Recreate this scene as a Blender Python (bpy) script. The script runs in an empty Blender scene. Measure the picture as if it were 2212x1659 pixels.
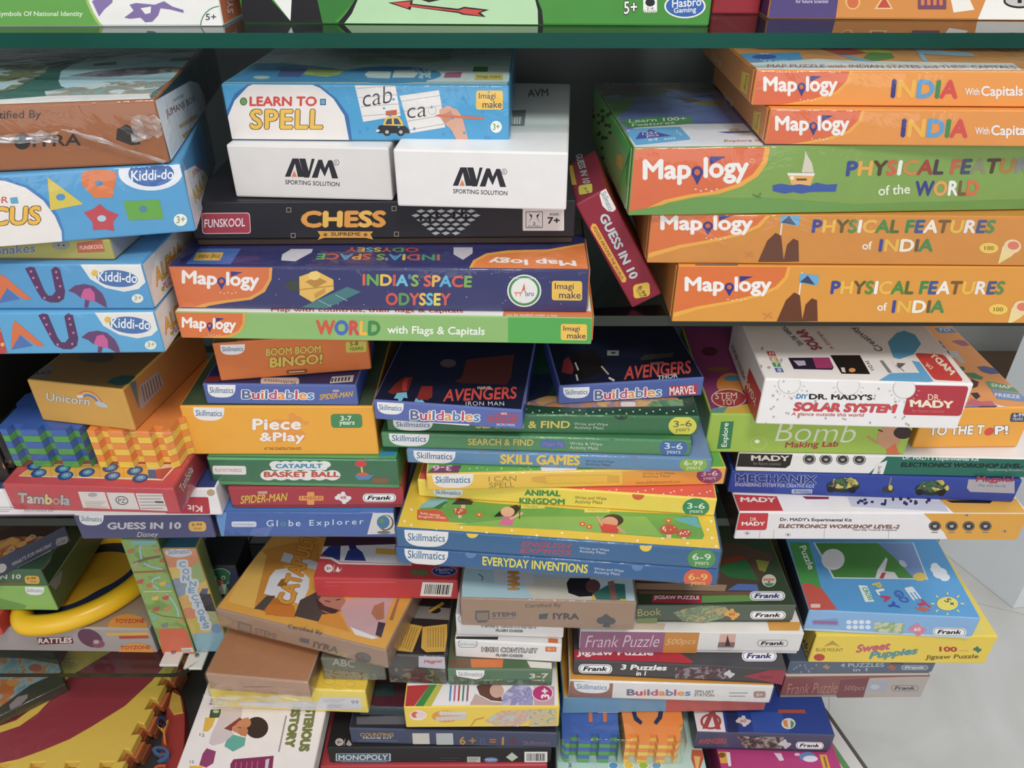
import bpy, bmesh, math, random
from mathutils import Vector, Matrix
SC = bpy.context.scene
COL = SC.collection
random.seed(7)
# ---------------------------------------------------------------- camera
HC = 1.50                       # lens height above the shop floor
PITCH = math.radians(33.0)      # looking down at the shelves
FPX = 1680.0
cam_data = bpy.data.cameras.new('camera'); cam_data.sensor_width = 36.0
cam_data.lens = FPX / 2212 * 36.0; cam_data.clip_start = 0.02
cam = bpy.data.objects.new('camera', cam_data); COL.objects.link(cam)
cam.location = (0, 0, HC); cam.rotation_euler = (math.pi / 2 - PITCH, 0, 0)
SC.camera = cam
# ---------------------------------------------------------------- light
w = bpy.data.worlds.new('shop_ambient'); SC.world = w; w.use_nodes = True
w.node_tree.nodes['Background'].inputs[0].default_value = (0.93, 0.96, 1.0, 1)
w.node_tree.nodes['Background'].inputs[1].default_value = 0.62
def area(name, loc, target, size, size_y, power, col):
    l = bpy.data.lights.new(name, 'AREA'); l.shape = 'RECTANGLE'; l.size = size; l.size_y = size_y
    l.energy = power; l.color = col
    o = bpy.data.objects.new(name, l); COL.objects.link(o); o.location = loc
    o.rotation_euler = (Vector(target) - Vector(loc)).to_track_quat('-Z', 'Y').to_euler()
    return o
area('ceiling_panel_light', (0.20, -0.30, 2.75), (0.1, 0.5, 1.1), 0.42, 0.36, 17, (1, 0.985, 0.95))
area('far_ceiling_panel_light', (-0.7, -2.6, 2.75), (0.0, 0.6, 1.0), 2.2, 0.9, 26, (1, 0.97, 0.93))
area('front_fill_light', (0.3, -4.2, 1.75), (0.0, 0.6, 1.1), 3.0, 1.3, 24, (0.97, 0.99, 1.0))  # added low frontal fill to reach under the shelves, no window known there
area('aisle_ceiling_panel_light', (1.6, 0.9, 2.75), (1.3, 1.1, 0), 0.9, 0.6, 8, (0.95, 0.98, 1.0))
SC.view_settings.view_transform = 'Standard'; SC.view_settings.look = 'None'
SC.view_settings.exposure = -0.10; SC.view_settings.gamma = 1.0
SC.view_settings.use_curve_mapping = False
# ---------------------------------------------------------------- survey: from a sight line to a point of the room
CP, SP = math.cos(PITCH), math.sin(PITCH)
def ray(u, v):
    dx = (u - 1106) / FPX; dy = (829.5 - v) / FPX
    return Vector((dx, CP + dy * SP, -SP + dy * CP))
CAM = Vector((0, 0, HC))
def at_z(u, v, z):
    r = ray(u, v); return CAM + r * ((z - HC) / r.z)
def at_y(u, v, y):
    r = ray(u, v); return CAM + r * (y / r.y)
# ---------------------------------------------------------------- materials
def lin(c): return c / 12.92 if c <= 0.04045 else ((c + 0.055) / 1.055) ** 2.4
KA = 1.0
def rgb(h):
    c = [KA * lin(int(h[i:i + 2], 16) / 255) for i in (0, 2, 4)]; k = min(1, 0.86 / max(max(c), 1e-6))
    l = .2126 * c[0] + .7152 * c[1] + .0722 * c[2]
    return tuple((q * .91 + l * .09) * k for q in c)
MATS = {}
def new_mat(key):
    m = bpy.data.materials.new(key); m.use_nodes = True
    nt = m.node_tree; return m, nt, nt.nodes['Principled BSDF']
def ink(h, rough=0.38, grain=0.05, scale=60.0, spec=0.35):
    """printed card: one colour with a faint fibre grain"""
    key = 'printed_card_%s_%d' % (h, int(rough * 100))
    if key in MATS: return MATS[key]
    m, nt, p = new_mat(key)
    tc = nt.nodes.new('ShaderNodeTexCoord'); n = nt.nodes.new('ShaderNodeTexNoise')
    n.inputs['Scale'].default_value = scale; n.inputs['Detail'].default_value = 3
    r = nt.nodes.new('ShaderNodeMapRange'); r.inputs[3].default_value = 1 - grain; r.inputs[4].default_value = 1 + grain
    mx = nt.nodes.new('ShaderNodeMix'); mx.data_type = 'RGBA'; mx.blend_type = 'MULTIPLY'; mx.inputs[0].default_value = 1
    mx.inputs[6].default_value = (*rgb(h), 1)
    nt.links.new(tc.outputs['Object'], n.inputs['Vector']); nt.links.new(n.outputs[0], r.inputs[0])
    nt.links.new(r.outputs[0], mx.inputs[7]); nt.links.new(mx.outputs[2], p.inputs['Base Color'])
    p.inputs['Roughness'].default_value = rough; p.inputs['Specular IOR Level'].default_value = spec
    MATS[key] = m; return m
def art(a, h1, h2, h3=None, scale=40.0, key=None):
    """a busy printed picture: a colour ramp over noise"""
    k = 'printed_picture_%s_%s_%s_%d' % (h1, h2, h3, scale)
    if k in MATS: return MATS[k]
    m, nt, p = new_mat(k)
    tc = nt.nodes.new('ShaderNodeTexCoord'); n = nt.nodes.new('ShaderNodeTexNoise')
    n.inputs['Scale'].default_value = scale; n.inputs['Detail'].default_value = 2.5; n.inputs['Distortion'].default_value = 0.8
    cr = nt.nodes.new('ShaderNodeValToRGB'); e = cr.color_ramp.elements
    e[0].position = 0.40; e[0].color = (*rgb(h1), 1); e[1].position = 0.60; e[1].color = (*rgb(h2), 1)
    if h3:
        x = cr.color_ramp.elements.new(0.5); x.color = (*rgb(h3), 1)
    nt.links.new(tc.outputs['Object'], n.inputs['Vector']); nt.links.new(n.outputs[0], cr.inputs[0])
    nt.links.new(cr.outputs[0], p.inputs['Base Color']); p.inputs['Roughness'].default_value = 0.35
    p.inputs['Specular IOR Level'].default_value = 0.35
    MATS[k] = m; return m
def M(c):
    """'rrggbb' = plain ink, ('a','b','c',scale) = picture"""
    if isinstance(c, tuple): return art(None, c[0], c[1], c[2] if len(c) > 2 else None, c[3] if len(c) > 3 else 40.0)
    return ink(c)
def both_ways(nt, fr, ior):
    """same reflectance on the way in and out of a thin sheet"""
    g = nt.nodes.new('ShaderNodeNewGeometry'); r = nt.nodes.new('ShaderNodeMapRange')
    r.inputs[3].default_value = ior; r.inputs[4].default_value = 1 / ior
    nt.links.new(g.outputs['Backfacing'], r.inputs[0]); nt.links.new(r.outputs[0], fr.inputs[0])
def film_mat():
    if 'film' in MATS: return MATS['film']
    m, nt, p = new_mat('clear_shrink_film'); nt.nodes.remove(p)
    out = nt.nodes['Material Output']
    tr = nt.nodes.new('ShaderNodeBsdfTransparent'); tr.inputs[0].default_value = (0.99, 0.99, 0.99, 1)
    gl = nt.nodes.new('ShaderNodeBsdfGlossy'); gl.inputs['Roughness'].default_value = 0.10
    gl.inputs[0].default_value = (1, 1, 1, 1)
    lw = nt.nodes.new('ShaderNodeFresnel'); both_ways(nt, lw, 1.45)
    tc = nt.nodes.new('ShaderNodeTexCoord'); n = nt.nodes.new('ShaderNodeTexNoise')
    n.inputs['Scale'].default_value = 22; n.inputs['Detail'].default_value = 4; n.inputs['Distortion'].default_value = 1.2
    b = nt.nodes.new('ShaderNodeBump'); b.inputs['Strength'].default_value = 0.35; b.inputs['Distance'].default_value = 0.01
    nt.links.new(tc.outputs['Object'], n.inputs['Vector']); nt.links.new(n.outputs[0], b.inputs['Height'])
    nt.links.new(b.outputs[0], gl.inputs['Normal']); nt.links.new(b.outputs[0], lw.inputs['Normal'])
    mx = nt.nodes.new('ShaderNodeMixShader'); k = nt.nodes.new('ShaderNodeMath'); k.operation = 'MULTIPLY'; k.inputs[1].default_value = .9
    nt.links.new(lw.outputs[0], k.inputs[0]); nt.links.new(k.outputs[0], mx.inputs[0])
    nt.links.new(tr.outputs[0], mx.inputs[1]); nt.links.new(gl.outputs[0], mx.inputs[2])
    nt.links.new(mx.outputs[0], out.inputs['Surface']); MATS['film'] = m; return m
def crumple_mat():
    if 'crumple' in MATS: return MATS['crumple']
    m, nt, p = new_mat('crumpled_film_scrap'); nt.nodes.remove(p)
    out = nt.nodes['Material Output']
    tr = nt.nodes.new('ShaderNodeBsdfTransparent'); gl = nt.nodes.new('ShaderNodeBsdfGlossy')
    gl.inputs['Roughness'].default_value = 0.2
    df = nt.nodes.new('ShaderNodeBsdfDiffuse'); df.inputs[0].default_value = (.75, .75, .75, 1)
    a = nt.nodes.new('ShaderNodeMixShader'); a.inputs[0].default_value = 0.5
    b = nt.nodes.new('ShaderNodeMixShader')
    tc = nt.nodes.new('ShaderNodeTexCoord'); n = nt.nodes.new('ShaderNodeTexNoise'); n.inputs['Scale'].default_value = 70
    r = nt.nodes.new('ShaderNodeMapRange'); r.inputs[1].default_value = .35; r.inputs[2].default_value = .7
    r.inputs[3].default_value = 0.1; r.inputs[4].default_value = 0.55
    nt.links.new(tc.outputs['Object'], n.inputs['Vector']); nt.links.new(n.outputs[0], r.inputs[0]); nt.links.new(r.outputs[0], b.inputs[0])
    nt.links.new(gl.outputs[0], a.inputs[1]); nt.links.new(df.outputs[0], a.inputs[2])
    nt.links.new(tr.outputs[0], b.inputs[1]); nt.links.new(a.outputs[0], b.inputs[2])
    nt.links.new(b.outputs[0], out.inputs['Surface']); MATS['crumple'] = m; return m
def plain(key, col, rough=0.5, metal=0.0, noise=0.06, scale=12.0, bump=0.0, spec=0.5):
    if key in MATS: return MATS[key]
    m, nt, p = new_mat(key)
    tc = nt.nodes.new('ShaderNodeTexCoord'); n = nt.nodes.new('ShaderNodeTexNoise')
    n.inputs['Scale'].default_value = scale; n.inputs['Detail'].default_value = 5
    cr = nt.nodes.new('ShaderNodeValToRGB'); e = cr.color_ramp.elements
    e[0].position = 0.3; e[1].position = 0.7
    e[0].color = (*[max(0, c * (1 - noise)) for c in col], 1); e[1].color = (*[min(1, c * (1 + noise)) for c in col], 1)
    nt.links.new(tc.outputs['Object'], n.inputs['Vector']); nt.links.new(n.outputs[0], cr.inputs[0])
    nt.links.new(cr.outputs[0], p.inputs['Base Color'])
    p.inputs['Roughness'].default_value = rough; p.inputs['Metallic'].default_value = metal
    p.inputs['Specular IOR Level'].default_value = spec
    if bump:
        b = nt.nodes.new('ShaderNodeBump'); b.inputs['Strength'].default_value = bump; b.inputs['Distance'].default_value = 0.002
        nt.links.new(n.outputs[0], b.inputs['Height']); nt.links.new(b.outputs[0], p.inputs['Normal'])
    MATS[key] = m; return m
def glass_mat():
    if 'glass' in MATS: return MATS['glass']
    m, nt, p = new_mat('shelf_glass'); nt.nodes.remove(p); out = nt.nodes['Material Output']
    tr = nt.nodes.new('ShaderNodeBsdfTransparent'); tr.inputs[0].default_value = (0.86, 0.95, 0.92, 1)
    gl = nt.nodes.new('ShaderNodeBsdfGlossy'); gl.inputs['Roughness'].default_value = 0.03
    fr = nt.nodes.new('ShaderNodeFresnel'); both_ways(nt, fr, 1.52)
    n = nt.nodes.new('ShaderNodeTexNoise'); n.inputs['Scale'].default_value = 3
    tc = nt.nodes.new('ShaderNodeTexCoord'); b = nt.nodes.new('ShaderNodeBump'); b.inputs['Strength'].default_value = 0.01
    nt.links.new(tc.outputs['Object'], n.inputs['Vector']); nt.links.new(n.outputs[0], b.inputs['Height'])
    nt.links.new(b.outputs[0], gl.inputs['Normal'])
    mx = nt.nodes.new('ShaderNodeMixShader'); nt.links.new(fr.outputs[0], mx.inputs[0])
    nt.links.new(tr.outputs[0], mx.inputs[1]); nt.links.new(gl.outputs[0], mx.inputs[2])
    nt.links.new(mx.outputs[0], out.inputs['Surface']); MATS['glass'] = m; return m
# ---------------------------------------------------------------- mesh helpers
def mesh_obj(name, verts, faces, mats, idx=None, parent=None, smooth=False, mw=None):
    me = bpy.data.meshes.new(name); me.from_pydata([tuple(v) for v in verts], [], faces)
    for m in mats: me.materials.append(m)
    if idx:
        for p, i in zip(me.polygons, idx): p.material_index = i
    if smooth:
        for p in me.polygons: p.use_smooth = True
    me.update()
    o = bpy.data.objects.new(name, me); COL.objects.link(o)
    if parent: o.parent = parent
    if mw is not None: o.matrix_world = mw
    return o
def bm_obj(name, bm, mats, parent=None, smooth=False):
    me = bpy.data.meshes.new(name); bm.to_mesh(me); bm.free()
    for m in mats: me.materials.append(m)
    if smooth:
        for p in me.polygons: p.use_smooth = True
    o = bpy.data.objects.new(name, me); COL.objects.link(o)
    if parent: o.parent = parent
    return o
def tag(o, label, cat, group=None):
    o['label'] = label; o['category'] = cat
    if group: o['group'] = group
    return o
def structure(o): o['kind'] = 'structure'; return o
def box_bm(bm, x0, x1, y0, y1, z0, z1, mats=(0, 0, 0, 0, 0, 0), bevel=0.0, seg=2):
    """material indices: front, top, left, right, back, bottom"""
    vs = [bm.verts.new(p) for p in ((x0, y0, z0), (x1, y0, z0), (x1, y1, z0), (x0, y1, z0),
                                    (x0, y0, z1), (x1, y0, z1), (x1, y1, z1), (x0, y1, z1))]
    fs = [(0, 1, 5, 4), (4, 5, 6, 7), (3, 0, 4, 7), (1, 2, 6, 5), (2, 3, 7, 6), (3, 2, 1, 0)]
    made = []
    for f, mi in zip(fs, mats):
        fc = bm.faces.new([vs[i] for i in f]); fc.material_index = mi; made.append(fc)
    if bevel:
        es = list({e for f in made for e in f.edges})
        bmesh.ops.bevel(bm, geom=es, offset=bevel, segments=seg, profile=0.5, affect='EDGES', clamp_overlap=True)
    return made
# ---------------------------------------------------------------- lettering
FC = {}
def glyphs(text, bold, shear, cols=None, sp=1.0):
    """flat lettering from the built-in typeface -> verts, faces, colour slot per face"""
    key = (text, bold, shear, cols, sp)
    if key in FC: return FC[key]
    cu = bpy.data.curves.new('lettering', 'FONT'); cu.body = text; cu.offset = min(bold, 0.0); cu.shear = shear
    cu.resolution_u = 3; cu.space_character = sp; cu.fill_mode = 'FRONT'
    n = len(set(cols)) if cols else 1
    order = list(dict.fromkeys(cols)) if cols else [None]
    for _ in range(n): cu.materials.append(None)
    if cols:
        for i, ch in enumerate(cu.body_format):
            ch.material_index = order.index(cols[i % len(cols)])
    ob = bpy.data.objects.new('lettering', cu)
    me = bpy.data.meshes.new_from_object(ob)
    vs = [v.co.copy() for v in me.vertices]
    fs = [tuple(p.vertices) for p in me.polygons]; mi = [p.material_index for p in me.polygons]
    bpy.data.objects.remove(ob); bpy.data.meshes.remove(me); bpy.data.curves.remove(cu)
    if bold > 0.004:                     # heavier strokes: the letter printed again a hair to each side
        k = 6 if bold > 0.05 else 4; v0, f0, m0 = list(vs), list(fs), list(mi)
        for q in range(k):
            t = 2 * math.pi * q / k; d = Vector((bold * math.cos(t), bold * math.sin(t), q + 1)); n0 = len(vs)
            vs = vs + [v + d for v in v0]; fs = fs + [tuple(i + n0 for i in f) for f in f0]; mi = mi + m0
    FC[key] = (vs, fs, [order[min(i, len(order) - 1)] for i in mi]); return FC[key]
# ---------------------------------------------------------------- boxed games
VX = [0.0, 0.0, 1.0]
def V(ox, oy, s): VX[0], VX[1], VX[2] = ox, oy, s       # artwork drawing sheet: origin and scale
def px(p): return (VX[0] + p[0] / VX[2], VX[1] + p[1] / VX[2])
BOX = {}
GAP = 0.0006
ON_BODY = ('colour_panel', 'picture', 'small_print')   # surface print, kept in the body's own mesh
class Carton:
    def __init__(s, id, name, label, cat='game box', on=0.0, L=None, R=None, T=None, TR=None, h=None, e='b', d=0.2,
                 c=('ffffff',) * 4, group=None, style='carton', wrap=False, anchorY=None, lean=None, rim=None, W=None, inset=0.0):
        base = on if isinstance(on, float) else max(BOX[k].ztop for k in on.split('+')) + GAP
        if lean:                                           # box standing on edge, tipped sideways
            TLp, TRp, BRp, BLp = lean
            bl = at_z(*BLp, base) if BLp[1] > BRp[1] else None
            br = at_z(*BRp, base) if bl is None else None
            y0 = (bl or br).y
            P = [at_y(*q, y0) for q in lean]
            up = ((P[0] - P[3]) + (P[1] - P[2])).normalized(); Hh = ((P[0] - P[3]).length + (P[1] - P[2]).length) / 2
            rx = Vector((up.z, 0, -up.x)); Ww = abs(((P[2] - P[3]).dot(rx) + (P[1] - P[0]).dot(rx)) / 2)
            o = bl if bl is not None else br - rx * Ww
            if bl is not None and rx.z < 0: o = o.copy(); o.z = base - rx.z * Ww; 
            s.R = Matrix((rx, (0, 1, 0), up)).transposed(); s.W, s.H, s.D = Ww, Hh, d
            s.o = o + s.R @ Vector((Ww / 2, d / 2, 0))
        else:
            if anchorY is not None: base = at_y(*L, anchorY).z
            if e == 't': ze = base + h
            else: ze = base
            a, b = at_z(*L, ze), at_z(*R, ze)
            v = b - a; s.W = W or math.hypot(v.x, v.y); yaw = math.atan2(v.y, v.x)
            if h is None:
                if T: h = at_y(T[0], T[1], a.y).z - base
                else: h = at_y(TR[0], TR[1], b.y).z - base
            s.R = Matrix.Rotation(yaw, 3, 'Z'); s.H = h; s.D = d
            s.o = Vector((a.x, a.y, base)) + s.R @ Vector((s.W / 2, d / 2, 0))
        s.ztop = base + s.H; s.base = base; s.kf = {}; s.parts = {}; s.wrap = wrap
        s.name, s.style, s.c, s.rim = name, style, c, rim
        BOX[id] = s; s.id = id
        e0 = bpy.data.objects.new(name, None); COL.objects.link(e0); e0.empty_display_size = 0.03
        e0.matrix_world = Matrix.Translation(s.o) @ s.R.to_4x4()
        s.root = tag(e0, label, cat, group); s.inv = e0.matrix_world.inverted()
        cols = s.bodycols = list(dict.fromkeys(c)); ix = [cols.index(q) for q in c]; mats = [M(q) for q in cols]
        w2, d2, H = s.W / 2, s.D / 2, s.H
        bm = bmesh.new()
        if style == 'lid':       # lift-off lid over a tray: the lid stops short of the base
            t = min(0.006, H * 0.15)
            box_bm(bm, -w2, w2, -d2, d2, t, H, (ix[0], ix[1], ix[2], ix[3], ix[3], ix[1]), 0.0012)
            s.body = bm_obj('lid', bm, mats, e0)
            bm = bmesh.new(); box_bm(bm, -w2 + .0012, w2 - .0012, -d2 + .0012, d2 - .0012, 0, t - .0004, (0,) * 6, 0.0006, 1)
            bm_obj('tray', bm, [M(rim or 'e8e2dc')], e0)
        elif style == 'tuck':    # tuck-end carton with ear flaps standing proud at the ends
            box_bm(bm, -w2, w2, -d2, d2, 0, H, (ix[0], ix[1], ix[2], ix[3], ix[3], ix[1]), 0.0009)
            s.body = bm_obj('carton', bm, mats, e0)
            for sx in (-1, 1):
                bm = bmesh.new()
                x0 = sx * (w2 + .0003); x1 = sx * (w2 + .0013)
                box_bm(bm, min(x0, x1), max(x0, x1), -d2 + .004, d2 - .004, H * .06, H * .97, (0, 0, 0, 0, 0, 0), 0.0004, 1)
                bm_obj('end_flap', bm, [M(rim or c[2])], e0)
        else:
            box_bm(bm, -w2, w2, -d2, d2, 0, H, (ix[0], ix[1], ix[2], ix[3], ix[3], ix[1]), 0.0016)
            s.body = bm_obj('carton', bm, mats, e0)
        fr = {'f': ((-w2, -d2, 0), (1, 0, 0), (0, 0, 1), (0, -1, 0), s.W, H),
              't': ((-w2, -d2, H), (1, 0, 0), (0, 1, 0), (0, 0, 1), s.W, s.D),
              'l': ((-w2, d2, 0), (0, -1, 0), (0, 0, 1), (-1, 0, 0), s.D, H),
              'r': ((w2, -d2, 0), (0, 1, 0), (0, 0, 1), (1, 0, 0), s.D, H)}
        s.fr = {k: (Vector(v[0]), Vector(v[1]), Vector(v[2]), Vector(v[3]), v[4], v[5]) for k, v in fr.items()}
    # -- a point of the artwork on a face
    def on(s, face, p, raw=False):
        O, U, Vv, N, a, b = s.fr[face]
        q = p if raw else px(p)
        r = s.inv.to_3x3() @ ray(*q); c = s.inv @ CAM
        t = (O - c).dot(N) / r.dot(N); X = c + r * t - O
        return X.dot(U), X.dot(Vv)
    def put(s, part, face, pts2, faces, cols):
        O, U, Vv, N, a, b = s.fr[face]
        s.kf[face] = s.kf.get(face, 0) + 1; off = 0.00010 + 0.0000035 * s.kf[face] + (0.0013 if s.style == 'tuck' and face in 'lr' else 0)
        if part == 'map_pin': part = 'wordmark'
        p3 = [O + U * q[0] + Vv * q[1] + N * (off + (q[2] * 3e-6 if len(q) > 2 else 0)) for q in pts2]
        s.kf[face] += int(max([q[2] for q in pts2 if len(q) > 2] or [0]))
        s.parts.setdefault('' if part in ON_BODY else (part, face), []).append((p3, faces, cols))
    def poly(s, face, pts, col, part='picture'):
        s.poly2(face, [s.on(face, p) for p in pts], col, part); return s
    def poly2(s, face, q, col, part):
        a, b = s.fr[face][4:6]; m = 0.0007
        for ax, lim, sg in ((0, m, 1), (0, a - m, -1), (1, m, 1), (1, b - m, -1)):
            out = []
            for i in range(len(q)):
                A, B = q[i - 1], q[i]; ia = (A[ax] - lim) * sg >= 0; ib = (B[ax] - lim) * sg >= 0
                if ia != ib:
                    t = (lim - A[ax]) / (B[ax] - A[ax]); out.append((A[0] + (B[0] - A[0]) * t, A[1] + (B[1] - A[1]) * t))
                if ib: out.append(B)
            q = out
            if len(q) < 3: return
        s.put(part, face, q, [tuple(range(len(q)))], [col])
    def ell(s, face, cx, cy, rx, ry, col, part='picture', rot=0, n=26, a0=0, a1=360):
        c, sn = math.cos(math.radians(rot)), math.sin(math.radians(rot)); pts = []
        for i in range(n):
            t = math.radians(a0 + (a1 - a0) * i / (n if a1 - a0 == 360 else n - 1)); x, y = rx * math.cos(t), ry * math.sin(t)
            pts.append((cx + x * c - y * sn, cy + x * sn + y * c))
        return s.poly(face, pts, col, part)
    def rr(s, face, x0, y0, x1, y1, col, part='picture', r=6, sk=0, sl=0):
        """rounded rectangle; sk = sideways shift of the bottom edge, sl = drop towards the right"""
        pts = []
        for cx, cy, a in ((x1 - r, y0 + r, -90), (x1 - r, y1 - r, 0), (x0 + r, y1 - r, 90), (x0 + r, y0 + r, 180)):
            for i in range(4):
                t = math.radians(a + 30 * i); X, Y = cx + r * math.cos(t), cy + r * math.sin(t)
                pts.append((X + sk * (Y - y0) / (y1 - y0), Y + sl * (X - x0) / (x1 - x0)))
        return s.poly(face, pts, col, part)
    def line(s, face, pts, wd, col, part='picture'):
        for A, B in zip(pts, pts[1:]):
            dx, dy = B[0] - A[0], B[1] - A[1]; l = math.hypot(dx, dy) or 1; nx, ny = -dy / l * wd / 2, dx / l * wd / 2
            s.poly(face, [(A[0] + nx, A[1] + ny), (B[0] + nx, B[1] + ny), (B[0] - nx, B[1] - ny), (A[0] - nx, A[1] - ny)], col, part)
        return s
    def text(s, face, txt, col, x0, y0, x1, y1, h, part='title_lettering', ol=None, ow=0.024, b=0.018, sh=0.0, cols=None, up=None, sp=1.0):
        """lettering set from (x0,y0) to (x1,y1) along its foot, h tall"""
        A = s.on(face, (x0, y0)); B = s.on(face, (x1, y1))
        ux, uy = up if up else (0, -h)
        C = s.on(face, (x0 + ux, y0 + uy))
        b *= .8
        base = glyphs(txt, b, sh, tuple(cols) if cols else None, sp)
        xs = [v.x for v in base[0]]; ys = [v.y for v in base[0]]
        mx, Mx, my, My = min(xs), max(xs), min(ys), max(ys)
        def mp(vs):
            o = []
            for v in vs:
                t = (v.x - mx) / (Mx - mx); q = (v.y - my) / (My - my)
                o.append((A[0] + (B[0] - A[0]) * t + (C[0] - A[0]) * q, A[1] + (B[1] - A[1]) * t + (C[1] - A[1]) * q, v.z))
            return o
        if ol:
            g = glyphs(txt, b + ow, sh, None, sp); s.put(part, face, mp(g[0]), g[1], [ol] * len(g[1]))
        s.put(part, face, mp(base[0]), base[1], [c or col for c in base[2]]); return s
    def bars(s, face, x0, y0, x1, y1, part='barcode_label', n=16, sl=0, sk=0):
        s.rr(face, x0, y0, x1, y1, 'e6e0da', part, 2, sk, sl)
        rnd = random.Random(n); x = x0 + (x1 - x0) * .1
        while x < x1 - (x1 - x0) * .12:
            wd = (x1 - x0) / n * rnd.choice((.25, .4, .7))
            dy = sl * (x - x0) / (x1 - x0)
            s.poly(face, [(x, y0 + (y1 - y0) * .15 + dy), (x + wd, y0 + (y1 - y0) * .15 + dy), (x + wd + sk * .7, y0 + (y1 - y0) * .85 + dy), (x + sk * .7, y0 + (y1 - y0) * .85 + dy)], '2a2626', part)
            x += wd + (x1 - x0) / n * rnd.choice((.35, .5))
        return s
    def dots(s, face, x0, y0, x1, y1, n, r, col, part='picture', seed=1):
        rnd = random.Random(seed)
        for i in range(n):
            s.ell(face, rnd.uniform(x0, x1), rnd.uniform(y0, y1), r * rnd.uniform(.6, 1), r * rnd.uniform(.6, 1), col, part, n=7)
        return s
    def done(s):
        def merge(els, v, f, c, ix):
            for p3, faces, cols in els:
                n0 = len(v); v += p3
                for q, col in zip(faces, cols):
                    if col not in c: c.append(col)
                    f.append(tuple(t + n0 for t in q)); ix.append(c.index(col))
        for part, els in s.parts.items():
            if part == '':
                me = s.body.data; v = [x.co.copy() for x in me.vertices]; f = [tuple(p.vertices) for p in me.polygons]
                ix = [p.material_index for p in me.polygons]; c = list(s.bodycols); merge(els, v, f, c, ix)
                m2 = bpy.data.meshes.new(me.name); m2.from_pydata([tuple(q) for q in v], [], f)
                for q in c: m2.materials.append(M(q))
                for p, i in zip(m2.polygons, ix): p.material_index = i
                s.body.data = m2; continue
            bb = []
            for p3, _, _ in els:
                bb.append(([min(q[i] for q in p3) for i in range(3)], [max(q[i] for q in p3) for i in range(3)]))
            grp = list(range(len(els)))
            for i in range(len(els)):
                for j in range(i):
                    g = math.sqrt(sum(max(0, bb[i][0][k] - bb[j][1][k], bb[j][0][k] - bb[i][1][k]) ** 2 for k in range(3)))
                    if g < .012 and grp[i] != grp[j]:
                        o, n2 = grp[i], grp[j]; grp = [n2 if q == o else q for q in grp]
            for g in dict.fromkeys(grp):
                v, f, c, ix = [], [], [], []; merge([e for e, q in zip(els, grp) if q == g], v, f, c, ix)
                mesh_obj(part[0], v, f, [M(q) for q in c], ix, s.body if s.style == 'lid' else s.root)   # print on a lift-off lid goes with the lid
        if s.wrap:
            g = 0.0012; bm = bmesh.new()
            w2, d2 = s.W / 2 + g, s.D / 2 + g
            box_bm(bm, -w2, w2, -d2, d2, 0.0001, s.H + .0003 , (0,) * 6, 0.0022, 2)
            for f in [f for f in bm.faces if f.normal.z < -.9]: bm.faces.remove(f)
            bm_obj('shrink_wrap', bm, [film_mat()], s.root, True)
        return s
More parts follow.
